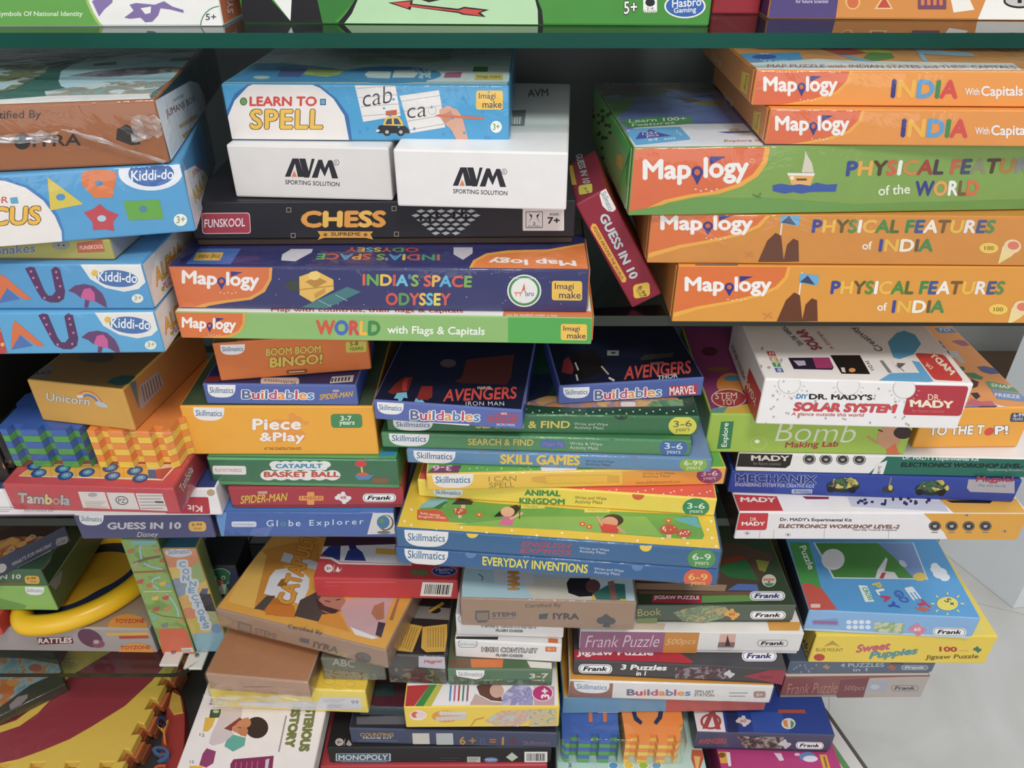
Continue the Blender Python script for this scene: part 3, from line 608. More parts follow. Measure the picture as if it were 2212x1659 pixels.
# ---- lowest glass shelf, left
K('rattle', 'rattle_set_box', 'grey rattle box with orange badges beneath the yellow ring', 'rattle set', on=ZD, L=(-160, 1403), R=(341, 1410), TR=(320, 1360), d=.145, c=('a89c9a', 'a08c78', '8a8080', '90888a'))
K('map', 'travel_game_box', 'tall narrow box printed with a green map, leaning left on the lowest glass shelf', on=ZD + .0005, lean=((259, 1166), (339, 1166), (422, 1412), (351, 1412.5)), d=.06, c=(('7a9a50', '8aaa58', '94b060', 30), '7a9a50', '5a7a40', '4f6a3c'))
K('connect', 'connector_set_box', 'tall pastel rainbow box leaning beside the green map box', on=ZD + .0005, lean=((345, 1184), (423, 1183), (497, 1405), (425, 1408)), d=.022, c=('d8b458', '3f7894', 'c0a050', '9ab060'), wrap=True)

K('redbit', 'game_box', 'small plain red box at the left frame edge beside the yellow ring', on='rattle', L=(-150, 1372), R=(8, 1372), h=.0265, d=.05, c=('d0483c', 'c84038', 'b83a34', 'b83a34'))
K('lime', 'card_game_box', 'lime green card game box resting on the yellow ring', 'card game', on='redbit', L=(-130, 1316), R=(126, 1319), TR=(104, 1267), d=.14, c=('8ab85a', '7aa84a', '6a8a3c', '5f6a38'))
K('darkgreen', 'card_game_box', 'dark green card game box between the lime and the slate boxes at left', 'card game', on='lime', L=(-140, 1264), R=(104, 1266), TR=(80, 1231), d=.13, c=('4a6a4a', '3f5c44', '34503c', '2c4434'))
K('snack', 'card_game_box', 'slate card game box with a picture of fried snacks, turned askew at left', 'card game', on='darkgreen', L=(-90, 1292), R=(155, 1169), h=.024, d=.11, c=('44485c', '4a3024', '34384a', '3a3e50'))
K('duckbox', 'toy_box', 'dark box with a green duck figure printed on it behind the rainbow box', 'toy box', on=ZD, L=(462, 1366), R=(548, 1366), T=(462, 1222), d=.05, c=('3c3a3e', '302e32', '2a282c', '2a282c'))
# ---- under the lowest shelf
K('snackpack', 'food_puzzle_pack', 'wrapped flat pack with a food picture lying on the red and yellow foam mat', 'puzzle pack', on=.6005, L=(-110, 1622), R=(150, 1492), h=.016, d=.14, c=('3a3a2c', '4a4a3a', '3a3a2c', '3a3a2c'), wrap=True)
# ================================================================ odd shaped things
def catmull(P, n=6, closed=True):
    o = []; m = len(P)
    for i in range(m):
        a, b, c, d = P[i - 1], P[i], P[(i + 1) % m], P[(i + 2) % m]
        for k in range(n):
            t = k / n; o.append(0.5 * ((2 * b) + (c - a) * t + (2 * a - 5 * b + 4 * c - d) * t * t + (3 * b - a - 3 * c + d) * t ** 3))
    return o
zr = BOX['rattle'].ztop + .0005; rt = .0128
cl = catmull([at_z(x, y, zr + rt) for x, y in ((50, 1343), (98, 1350), (168, 1334), (240, 1301), (302, 1256), (340, 1205), (318, 1168), (235, 1160), (130, 1195), (64, 1290))])
ctr = sum(cl, Vector()) / len(cl)
ring = bpy.data.objects.new('rimmed_toy_tray', None); COL.objects.link(ring); ring.location = (ctr.x, ctr.y, zr)
tag(ring, 'yellow toy with thick padded rim and navy inner band on the grey rattle box', 'toy')
ol = ring.location; n = len(cl); vs = []; fs = []; S = 14
for i, p in enumerate(cl):
    tg = (cl[(i + 1) % n] - cl[i - 1]).normalized(); nx = Vector((tg.y, -tg.x, 0))
    for j in range(S):
        a = 2 * math.pi * j / S; vs.append(p - ol + nx * rt * math.cos(a) + Vector((0, 0, rt * math.sin(a))))
for i in range(n):
    for j in range(S): fs.append((i * S + j, ((i + 1) % n) * S + j, ((i + 1) % n) * S + (j + 1) % S, i * S + (j + 1) % S))
mesh_obj('rim', vs, fs, [plain('yellow_vinyl', (.86, .50, .015), .3, 0, .04)], None, ring, True)
def inner(d, z): return [Vector((p.x + (ctr.x - p.x) / (ctr - p).length * d, p.y + (ctr.y - p.y) / (ctr - p).length * d, z)) - ol for p in cl]
A, B_ = inner(.011, zr + rt), inner(.030, zr + rt * 1.1)
mesh_obj('inner_band', A + B_, [(i, (i + 1) % n, n + (i + 1) % n, n + i) for i in range(n)], [plain('navy_vinyl', (.018, .024, .06), .5)], None, ring)
C_ = inner(.030, zr + rt * 1.1)
mesh_obj('centre_panel', C_ + [Vector((0, 0, rt * 1.3))], [(i, (i + 1) % n, n) for i in range(n)], [plain('amber_vinyl', (.62, .32, .02), .45, 0, .05)], None, ring)
bracket(*at_z(377, 1428, ZD - .007 + .0005)[:2], ZD + .0004, 'white screwed bracket on the rounded corner of the lowest glass shelf')
bk = at_z(425, 1427, ZD - .004)
bracket(bk.x, bk.y, bk.z, 'white screwed bracket just beyond the rounded glass corner')
# big foam play mat in three layers, lying under the lowest shelf
zm = .600
def prism(name, pts, z0, z1, mat, parent, bevel=.0012):
    mw = parent.matrix_world.inverted(); bm = bmesh.new()
    lo = [bm.verts.new(mw @ Vector((p.x, p.y, z0))) for p in pts]; hi = [bm.verts.new(mw @ Vector((p.x, p.y, z1))) for p in pts]; m = len(pts)
    bm.faces.new(hi); bm.faces.new(lo[::-1])
    for i in range(m): bm.faces.new((lo[i], lo[(i + 1) % m], hi[(i + 1) % m], hi[i]))
    bmesh.ops.recalc_face_normals(bm, faces=bm.faces[:])
    if bevel: bmesh.ops.bevel(bm, geom=[e for f in bm.faces if abs(f.normal.z) > .9 for e in f.edges], offset=bevel, segments=2, profile=.5, affect='EDGES')
    return bm_obj(name, bm, [mat], parent)
mat_root = bpy.data.objects.new('foam_play_mat', None); COL.objects.link(mat_root)
mc = at_z(120, 1560, .561); mat_root.location = mc; bpy.context.view_layer.update()
tag(mat_root, 'big red and yellow foam play mat with jigsaw edges in clear film, bottom left', 'play mat')
def toothed(A, B, k, dep, wid):
    """jigsaw edge from A to B with k dovetail notches"""
    t = (B - A); nrm = Vector((-t.y, t.x, 0)).normalized(); o = []; l = t.length; t = t / l
    for i in range(k):
        c = l * (i + .5) / k
        o += [A + t * (c - wid * .38), A + t * (c - wid * .5) + nrm * dep, A + t * (c + wid * .5) + nrm * dep, A + t * (c + wid * .38)]
    return o
def mat_outline(off):
    fl, fr2, br = at_z(-420, 1668, zm), at_z(262, 1662, zm), at_z(398, 1398, zm)
    bl = br + (fl - fr2)
    pts = [fl] + toothed(fl, fr2, 9, .010, .017) + [fr2] + toothed(fr2, br, 5, .010, .017) + [br, bl]
    return [p + Vector((off[0], off[1], 0)) for p in pts]
prism('foam_layer', mat_outline((0, 0)), zm - .0125, zm, ink('ecc440', .5, .05, 30, .2), mat_root)
o = prism('foam_layer', mat_outline((.004, -.002)), zm - .0255, zm - .013, ink('c8703c', .5, .05, 30, .2), mat_root); o['label'] = 'orange foam layer'
o = prism('foam_layer', mat_outline((.006, .003)), .5612, zm - .026, ink('9a5a38', .5, .05, 30, .2), mat_root); o['label'] = 'brown foam layer'
def onmat(name, pts, col, dz=.0003):
    P = [at_z(x, y, zm) for x, y in pts]
    mw = mat_root.matrix_world.inverted()
    return mesh_obj(name, [mw @ Vector((p.x, p.y, zm + dz)) for p in P], [tuple(range(len(P)))], [ink(col, .45, .05, 30, .2)], None, mat_root)
onmat('printed_band', [(0, 1583), (42, 1569), (82, 1541), (108, 1513), (123, 1491), (150, 1462), (250, 1402), (385, 1402), (328, 1471), (270, 1525), (199, 1569), (150, 1597), (95, 1620), (40, 1640), (-60, 1662), (-200, 1662), (-200, 1610)], 'a03a44')
onmat('printed_corner', [(-200, 1560), (0, 1568), (35, 1556), (70, 1530), (95, 1500), (105, 1480), (150, 1402), (-200, 1402)], '8a2f3c')
film = mesh_obj('clear_bag', [mat_root.matrix_world.inverted() @ Vector((p.x, p.y, zm + .0009)) for p in (at_z(-420, 1672, zm), at_z(268, 1666, zm), at_z(402, 1396, zm), at_z(-200, 1396, zm))], [(0, 1, 2, 3)], [film_mat()], None, mat_root)
# wrapped set of foam letters beside it
lr = bpy.data.objects.new('foam_letter_set', None); COL.objects.link(lr); lr.location = at_z(345, 1600, .561); bpy.context.view_layer.update()
tag(lr, 'red foam letter set with loose blue and orange figures right of the play mat', 'foam letters')
zl = .583
oc = catmull([at_z(x, y, zl) for x, y in ((372, 1492), (392, 1503), (399, 1545), (398, 1600), (392, 1655), (386, 1720), (336, 1720), (340, 1665), (354, 1570))], 4)
prism('red_sheet', oc, .5612, zl, ink('a83a34', .5, .05, 30, .2), lr)
prism('yellow_sheet', [at_z(x, y, zl) for x, y in ((373, 1496), (391, 1506), (397, 1542), (376, 1546), (366, 1530))], zl + .0003, zl + .003, ink('c8a034', .5), lr, .0006)
def figure(t, col, x0, y0, x1, y1, h, dz):
    A, B = at_z(x0, y0, zl), at_z(x1, y1, zl); g = glyphs(t, 0, 0); C = at_z(x0 - 4, y0 - h, zl)
    xs = [v.x for v in g[0]]; ys = [v.y for v in g[0]]; mw = lr.matrix_world.inverted(); bm = bmesh.new(); vv = []
    for v in g[0]:
        p = A + (B - A) * ((v.x - min(xs)) / (max(xs) - min(xs))) + (C - A) * ((v.y - min(ys)) / (max(ys) - min(ys)))
        vv.append(bm.verts.new(mw @ Vector((p.x, p.y, zl + dz))))
    for f in g[1]:
        try: bm.faces.new([vv[i] for i in f])
        except ValueError: pass
    r = bmesh.ops.extrude_face_region(bm, geom=bm.faces[:])
    for v in [q for q in r['geom'] if isinstance(q, bmesh.types.BMVert)]: v.co.z += .006
    bmesh.ops.recalc_face_normals(bm, faces=bm.faces[:])
    return bm_obj('foam_figure', bm, [ink(col, .5)], lr)
figure('9', '4a6690', 334, 1652, 372, 1656, 36, .0005)['label'] = 'blue foam figure nine'
figure('Y', 'd88a30', 346, 1618, 372, 1606, 46, .0005)['label'] = 'orange foam letter'
figure('o', '343a66', 344, 1580, 364, 1578, 26, .0005)['label'] = 'navy foam letter'
figure('S', 'd8602c', 338, 1690, 366, 1686, 30, .0005)['label'] = 'bright orange foam letter'
# white board under the magenta box, its right edge bound in grey
p1, p2 = at_z(1887, 1672, .606), at_z(1771, 1508, .606)
ey = (p2 - p1).normalized(); ex = Vector((ey.y, -ey.x, 0)); LB = (p2 - p1).length + .02
wb = bpy.data.objects.new('white_board', None); COL.objects.link(wb)
wb.matrix_world = Matrix.Translation(Vector((p1.x, p1.y, .561)) - ex * .13) @ Matrix((ex, ey, (0, 0, 1))).transposed().to_4x4()
tag(wb, 'white board with a thin dark edge strip sticking out under the magenta box', 'board')
bm = bmesh.new(); box_bm(bm, 0, .124, 0, LB, 0, .045, bevel=.001); bm_obj('panel', bm, [plain('white_melamine', (.72, .70, .68), .4, 0, .03)], wb)
bm = bmesh.new(); box_bm(bm, .1243, .1285, 0, LB, 0, .0455, bevel=.0006); bm_obj('edge_strip', bm, [plain('grey_edging', (.10, .095, .085), .5)], wb)
bm = bmesh.new(); box_bm(bm, .100, .1075, .0, .05, .0452, .0456); bm_obj('green_stripe', bm, [ink('5f9a58')], wb)

# letters set into the top tiles of the lower foam set
f2 = BOX['foam2']; fi = f2.root.matrix_world.inverted()
def inlay(pts, col):
    o = mesh_obj('letter_inlay', [fi @ (at_z(x, y, f2.ztop) + Vector((0, 0, .0004))) for x, y in pts], [tuple(range(len(pts)))], [ink(col, .55)], None, f2.root); return o
for x in (1271, 1302): inlay([(x, 1530), (x + 8, 1530), (x + 9, 1560), (x + 1, 1560)], 'd8702c')
inlay([(1362, 1530), (1372, 1530), (1376, 1548), (1388, 1560), (1384, 1566), (1370, 1556)], '2a3056')
inlay([(1424, 1530), (1434, 1530), (1430, 1552), (1418, 1566), (1412, 1561), (1421, 1548)], '2a3056')
# ================================================================ printed artwork
WH, BK, NV = 'f2eeea', '242226', '2c2f66'
def skl(b, f, x0, y0, x1, y1, sl=0, tc='2f6c98'):
    """white half-oval maker's badge hanging from an edge"""
    pts = [(x0, y0), (x1, y0 + sl)]; cx, rx = (x0 + x1) / 2, (x1 - x0) / 2
    for i in range(1, 12):
        t = math.pi * i / 12; X = cx + rx * math.copysign(abs(math.cos(t)) ** .7, math.cos(t))
        pts.append((X, y0 + (y1 - y0) * math.sin(t) ** .6 * 1.0 + sl * (X - x0) / (x1 - x0)))
    b.poly(f, pts, 'eae6e4', 'maker_badge')
    w, h = x1 - x0, y1 - y0
    b.text(f, 'Skillmatics', tc, x0 + w * .08, y0 + h * .66 + sl * .08, x0 + w * .92, y0 + h * .66 + sl * .92, h * .46, 'maker_badge', b=.012)
def mapo(b, f, x0, y0, x1, y1, h, tc=WH, pin='3a3a86'):
    """round white wordmark with a map pin for its o and a flag on its l; (x0,y0)-(x1,y1) is the foot of the descenders"""
    w, s = x1 - x0, (y1 - y0) / (x1 - x0)
    Y = lambda t: y0 + w * t * s
    b.text(f, 'Map', tc, x0, Y(0), x0 + w * .455, Y(.455), h, 'wordmark', b=.045)
    b.text(f, 'logy', tc, x0 + w * .575, Y(.575), x1, Y(1), h * 1.03, 'wordmark', b=.045)
    cx, r = x0 + w * .515, w * .055
    b.ell(f, cx, Y(.5) - h * .46, r, h * .24, pin, 'map_pin'); b.poly(f, [(cx - r * .93, Y(.5) - h * .40), (cx + r * .93, Y(.5) - h * .40), (cx, Y(.5) + h * .02)], pin, 'map_pin')
    b.ell(f, cx, Y(.5) - h * .47, r * .5, h * .12, 'd8663a', 'map_pin')
    b.poly(f, [(x0 + w * .635, Y(.63) - h * 1.05), (x0 + w * .79, Y(.78) - h * 1.03), (x0 + w * .635, Y(.63) - h * .74)], pin, 'map_pin')
    for i in range(5): b.ell(f, x0 + w * (.50 + .05 * i), Y(.5) + h * (.17 + .06 * (i % 2)), w * .012, h * .022, tc, 'wordmark', n=7)
def imag(b, f, x0, y0, x1, y1, sl=0):
    b.rr(f, x0, y0, x1, y1, 'f0c03c', 'maker_badge', (y1 - y0) * .12, 0, sl); w, h = x1 - x0, y1 - y0
    b.text(f, 'Imagi', '3a2a5a', x0 + w * .1, y0 + h * .52 + sl * .1, x0 + w * .72, y0 + h * .52 + sl * .7, h * .40, 'maker_badge', b=.008)
    b.text(f, 'make', '3a2a5a', x0 + w * .24, y0 + h * .90 + sl * .2, x0 + w * .95, y0 + h * .90 + sl, h * .36, 'maker_badge', b=.008)
def frank(b, f, cx, cy, w, h, sl=0, pill='f4f2f2', tc=BK, ring=True, bb=True):
    if pill:
        b.rr(f, cx - w / 2, cy - h / 2 - sl / 2, cx + w / 2, cy + h / 2 - sl / 2, pill, 'maker_badge', h * .48, 0, sl)
        if ring:
            k = .93; b.rr(f, cx - w / 2 * k, cy - h / 2 * .84 - sl / 2, cx + w / 2 * k, cy + h / 2 * .84 - sl / 2, tc, 'maker_badge', h * .40, 0, sl)
            k = .90; b.rr(f, cx - w / 2 * k, cy - h / 2 * .74 - sl / 2, cx + w / 2 * k, cy + h / 2 * .74 - sl / 2, pill, 'maker_badge', h * .35, 0, sl)
    b.text(f, 'Frank', tc, cx - w * .37, cy + h * .24 - sl * .37, cx + w * .36, cy + h * .24 + sl * .37, h * .5, 'maker_badge', sh=.25, b=.05 if bb else .01)
BC = ['5a6a90', 'b8486a', 'd87840', '5a78a8', 'c05a80', 'e09048', '6a80a8', 'c05070', 'e0984a', '5a88b8']
def builda(b, f, x0, y0, x1, y1, h): b.text(f, 'Buildables', None, x0, y0, x1, y1, h, ol=WH, ow=.055, b=.03, cols=BC)
def age(b, f, cx, cy, rx, ry, col, t, tc=WH, yr='years', sl=0):
    b.ell(f, cx, cy, rx, ry, col, 'age_badge')
    b.text(f, t, tc, cx - rx * .66, cy + ry * .12, cx + rx * .66, cy + ry * .12 + sl, ry * .62, 'age_badge', b=.01)
    if yr: b.text(f, yr, tc, cx - rx * .5, cy + ry * .68, cx + rx * .5, cy + ry * .68 + sl, ry * .40, 'age_badge', b=.0)
def lines(b, f, x0, y0, x1, y1, n, col, part='small_print', sk=0):
    """rows of unreadably small print"""
    for i in range(n):
        y = y0 + (y1 - y0) * i / max(1, n - 1)
        b.line(f, [(x0 + sk * i, y), (x1 - (x1 - x0) * .13 * (i % 3) + sk * i, y)], (y1 - y0) / max(1, n) * .45 or 3, col, part)
def ww(b, f, x0, y0, x1, h, col, sl=0, amp='and'):
    b.text(f, 'Write %s Wipe' % amp, col, x0, y0 + h * .5, x1, y0 + h * .5 + sl, h * .45, 'small_print', b=.004)
    b.text(f, 'Activity Mats', col, x0, y0 + h, x0 + (x1 - x0) * .87, y0 + h + sl * .87, h * .5, 'small_print', b=.004)
def jig(b, f, cx, cy, r, col, part='picture', txt=None, tc=None):
    for dx, dy, q in ((0, 0, .62), (-.75, 0, .34), (.75, .05, .34), (0, -.7, .3), (.15, .72, .3), (-.5, -.35, .3), (.5, .4, .3)):
        b.ell(f, cx + dx * r, cy + dy * r * .8, r * q, r * q * .8, col, part, n=12)
    if txt: b.text(f, txt, tc, cx - r * .4, cy + r * .2, cx + r * .4, cy + r * .2, r * .45, part)
def child(b, f, cx, cy, s, skin, hair, shirt, rot=0):
    """a small printed figure: head, hair and shirt"""
    c, sn = math.cos(math.radians(rot)), math.sin(math.radians(rot))
    P = lambda x, y: (cx + (x * c - y * sn) * s, cy + (x * sn + y * c) * s)
    b.poly(f, [P(-.9, 1.9), P(-.55, .75), (P(0, .6)), P(.55, .75), P(.9, 1.9)], shirt)
    b.ell(f, *P(0, -.18), s * .72, s * .62, hair, rot=rot); b.ell(f, *P(0, .1), s * .58, s * .55, skin, rot=rot)
    for x in (-.2, .2): b.ell(f, *P(x, .05), s * .06, s * .07, BK, n=8)
    b.line(f, [P(-.15, .36), P(0, .42), P(.15, .36)], s * .06, 'b04a40')
X = BOX
# ---- top shelf
b = X['symbols']; V(0, 0, 3.95)
b.poly('f', [(-2000, -80), (735, -80), (760, 20), (800, 110), (850, 190), (885, 224), (-2000, 260)], '9fc45a', 'colour_panel')
b.poly('f', [(-2000, -80), (710, -80), (738, 25), (775, 110), (815, 180), (850, 219), (-2000, 240)], '63a544', 'colour_panel')
b.text('f', 'Symbols Of National Identity', 'dcebd0', -20, 150, 705, 150, 55)
b.poly('f', [(785, 10), (860, -30), (960, -60), (960, 20), (890, 80), (845, 140)], '8a74ac')
b.poly('f', [(1060, 150), (1105, 118), (1140, 90), (1105, 40), (1160, 25), (1320, 40), (1400, 10), (1470, 55), (1565, 85), (1568, 110), (1450, 80), (1370, 70), (1350, 130), (1300, 185), (1240, 190), (1200, 150), (1110, 160)], '8470a8')
b.poly('f', [(1200, 70), (1290, 55), (1285, 110), (1240, 120)], WH)
b.ell('f', 1885, 225, 178, 178, '5a8a5a', 'age_badge'); b.ell('f', 1885, 225, 168, 168, WH, 'age_badge'); b.text('f', '5+', '3a3a50', 1755, 172, 1845, 172, 55, 'age_badge')
b.text('r', 'SYM', WH, 1990, 112, 1985, -60, 45, up=(-50, 0))
b = X['boardgame']; V(460, 0, 2.765)
b.poly('f', [(170, -60), (350, -60), (350, 0), (460, 125), (470, -60), (740, -60), (645, 138), (170, 138)], '1c1a1e', 'colour_panel'); b.poly('f', [(340, -30), (472, -30), (463, 124)], WH, 'colour_panel')
b.poly('f', [(470, -60), (625, -60), (655, 138), (470, 138)], '1c1a1e', 'colour_panel'); b.poly('f', [(610, -60), (900, -60), (700, 160), (655, 138)], '2f7a2c', 'colour_panel')
b.poly('f', [(735, 150), (800, 75), (855, -10), (880, -60), (1900, -60), (1940, 0), (1965, 60), (1975, 160)], '1a1818', 'colour_panel'); b.poly('f', [(775, 152), (830, 80), (890, -60), (1890, -60), (1925, 0), (1940, 60), (1942, 155)], 'b4d8a8', 'colour_panel')
b.poly('f', [(1045, 16), (1195, 0), (1190, 22), (1465, 52), (1500, 40), (1650, 58), (1600, 76), (1630, 102), (1490, 88), (1465, 78), (1185, 42), (1180, 60)], BK); b.poly('f', [(1070, 17), (1180, 8), (1176, 28), (1465, 62), (1500, 50), (1615, 62), (1580, 78), (1605, 95), (1495, 80), (1468, 70), (1170, 38), (1166, 50)], 'd8443c')
b.poly('f', [(1230, -5), (1380, -5), (1290, 14)], BK)
V(1240, 0, 2.2757)
b.text('f', '5+', WH, 245, 70, 310, 65, 62, 'age_badge', ol=BK, ow=.05); b.rr('f', 340, -10, 408, 62, WH, 'age_badge', 8); b.text('f', '2-4', BK, 356, 48, 390, 48, 14, 'age_badge', b=.0); b.text('f', 'PLAYERS', BK, 342, 62, 404, 62, 11, 'age_badge', b=0); b.ell('f', 374, 12, 24, 20, BK, 'age_badge', n=12)
b.ell('f', 545, 30, 102, 60, WH, 'maker_badge'); b.ell('f', 545, 30, 94, 53, '2f62b0', 'maker_badge'); b.text('f', 'Hasbro', WH, 482, 38, 625, 28, 42, 'maker_badge'); b.text('f', 'Gaming', WH, 490, 72, 600, 66, 34, 'maker_badge')
b.poly('f', [(-2000, 124), (700, 126), (700, 140), (-2000, 140)], 'a0b840', 'colour_panel')
b = X['science']
b.poly('f', [(930, -90), (1310, -90), (1285, 96), (930, 96)], '54447e', 'colour_panel'); b.poly('f', [(2060, -90), (3000, -90), (3000, 130), (1970, 130)], WH, 'colour_panel')
b.text('f', 'for future Scientist', 'e8e0f0', 1090, 15, 1250, 15, 18, 'small_print', b=.0)
b.ell('f', 1370, 8, 38, 40, 'f0b060'); b.ell('f', 1370, 10, 28, 30, 'd86a3a'); b.poly('f', [(1475, 45), (1525, -30), (1568, 45)], 'f0c080'); b.poly('f', [(1490, 38), (1525, -16), (1556, 38)], 'c84a3a')
b.rr('f', 1690, -30, 1830, 46, '7a4a60', r=6); [b.rr('f', 1705 + 30 * i, -26, 1722 + 30 * i, 26, 'e07a4a', r=5) for i in range(4)]; b.poly('f', [(1850, -10), (1935, -25), (1968, 48), (1865, 62)], 'f4ece4')
b.ell('f', 2190, 5, 80, 36, BK); b.ell('f', 2190, 3, 70, 28, 'c8c4c0'); b.text('f', '1', BK, 2180, 15, 2200, 15, 22)
# ---- second shelf, left
b = X['junglebox']; V(0, 0, 3.95)
b.text('f', 'Certified By', '2c241e', -180, 1040, 350, 1025, 90, b=.01); b.ell('f', 190, 1205, 72, 70, '26221e', 'maker_badge'); b.text('f', 'IYRA', '2c241e', 280, 1255, 690, 1240, 100, 'maker_badge')
b.poly('f', [(1000, 1100), (1080, 1060), (1150, 1100), (1200, 1230), (1120, 1240), (990, 1190)], '2c241e', 'maker_badge')
b.poly('t', [(-500, 700), (560, 560), (620, 470), (560, 400), (-500, 400)], '4a5450', 'picture')
b.poly('t', [(500, 690), (520, 610), (620, 550), (760, 500), (1250, 455), (1890, 445), (1740, 545), (1420, 700), (1280, 800), (900, 800), (620, 775), (520, 735)], 'b8d8e4', 'picture')
b.poly('t', [(580, 650), (800, 610), (1100, 585), (1440, 565), (1565, 580), (1540, 610), (1240, 640), (900, 660)], ('6a5a60', 'a89a98', '7a7088', 60)); b.ell('t', 1510, 595, 55, 26, 'a88878')
b.poly('t', [(795, 545), (1000, 525), (990, 550), (800, 566)], '54746c'); b.poly('t', [(1435, 528), (1470, 500), (1690, 486), (1640, 515)], '54746c')
b.poly('t', [(380, 780), (900, 700), (1450, 690), (1300, 790), (1280, 835), (400, 835)], ('8aa8a8', 'c8d8d8', '9a8a78', 50)); b.poly('t', [(-300, 700), (-50, 560), (250, 500), (420, 560), (390, 620), (130, 760), (-300, 850)], ('8a8a60', 'c8d4d4', '5a6a58', 60))
b.poly('t', [(360, 540), (400, 505), (640, 440), (1900, 395), (1960, 380), (700, 390), (600, 430)], '54524e'); b.poly('t', [(-500, 720), (160, 690), (40, 760), (-500, 860)], 'bcd8e0')
b.poly('t', [(410, 820), (1270, 800), (1285, 845), (-400, 905), (-400, 880)], 'e0dedc', 'colour_panel')
b.poly('r', [(1320, 860), (1620, 690), (1690, 710), (1740, 810), (1765, 960), (1755, 1130), (1720, 1185), (1460, 1375)], 'dfe6ee', 'label_panel')
b.text('r', 'JUMANJI BOX', '7a4a4a', 1425, 1020, 1672, 880, 75, up=(-20, -78)); b.text('r', 'mindtronix', '5a6a7a', 1480, 872, 1570, 822, 34, 'small_print', up=(-8, -34), b=0)
b.line('r', [(1530, 1085), (1685, 985)], 34, 'c8b490', 'label_panel'); b.line('r', [(1560, 1170), (1660, 1095)], 40, 'c8a870', 'label_panel')
b = X['abacus']; V(0, 380, 3.95)
b.poly('f', [(-2500, -40), (-300, -30), (60, 20), (250, 90), (400, 200), (500, 340), (545, 470), (552, 620), (-2500, 700)], '3f7ec0', 'colour_panel')
b.poly('f', [(-2500, 0), (-300, 10), (40, 42), (220, 100), (370, 210), (470, 345), (525, 470), (535, 620), (-2500, 700)], 'ece4de', 'colour_panel')
b.text('f', 'JUNIOR', 'd8503c', -300, 275, 70, 245, 72); b.poly('f', [(85, 186), (148, 178), (160, 235), (95, 238)], '5aa4cc', 'picture')
b.text('f', 'ABACUS', 'f0b82c', -560, 440, 345, 415, 165, ol='5a4028', ow=.03, b=.04)
b.poly('f', [(405, 10), (712, 240), (430, 295)], 'd8c038'); b.ell('f', 518, 180, 40, 30, '4a90c0')
b.poly('f', [(700, -30), (860, -70), (1000, -25), (960, 185), (810, 190), (695, 70)], 'e0783a'); b.ell('f', 845, 62, 34, 24, '4a88b8')
b.poly('f', [(715, 312), (800, 280), (850, 238), (915, 292), (1012, 330), (965, 395), (975, 470), (900, 455), (795, 462), (790, 395)], 'c84450'); b.ell('f', 868, 362, 38, 27, 'a8d0e0')
b.poly('f', [(1050, 215), (1360, 203), (1398, 365), (1100, 380)], '62a83a'); b.ell('f', 1222, 282, 36, 30, '4a8a9a')
b.ell('f', 1285, -30, 275, 155, 'e4e8ee', 'maker_badge'); b.ell('f', 1290, -20, 195, 110, '3a6ab0', 'maker_badge'); b.text('f', 'Kiddi-do', 'f0f0f0', 1120, 45, 1480, 25, 90, 'maker_badge')
b.ell('f', 1540, 375, 57, 52, 'eef0e8', 'age_badge'); b.text('f', '3+', '8a9a50', 1505, 405, 1580, 398, 62, 'age_badge')
b.poly('r', [(1568, -40), (1660, -90), (1740, -40), (1800, 60), (1840, 170), (1660, 480)], 'e8e6ec', 'label_panel')
b.text('r', 'ABACUS', 'ecc040', 1670, 240, 1805, 30, 100, ol='5a4a30', up=(-40, -105)); b.text('r', 'JUNIOR', 'd8503c', 1650, 20, 1730, -50, 60, up=(-15, -60))
b = X['farm']
b.text('f', 'Snakes', '5a6a98', -40, 675, 300, 650, 75, ol='c8c4b0'); b.ell('f', 520, 590, 75, 40, '8a8a80'); b.ell('f', 500, 590, 8, 8, BK); b.ell('f', 545, 592, 8, 8, BK)
b.poly('f', [(655, 572), (870, 545), (895, 645), (668, 655)], 'b85a4a', 'maker_badge'); b.text('f', 'FUNSKOOL', 'e8c8a0', 680, 630, 885, 618, 35, 'maker_badge'); b.poly('f', [(-2000, 690), (740, 705), (740, 730), (-2000, 730)], 'c8642c', 'colour_panel')
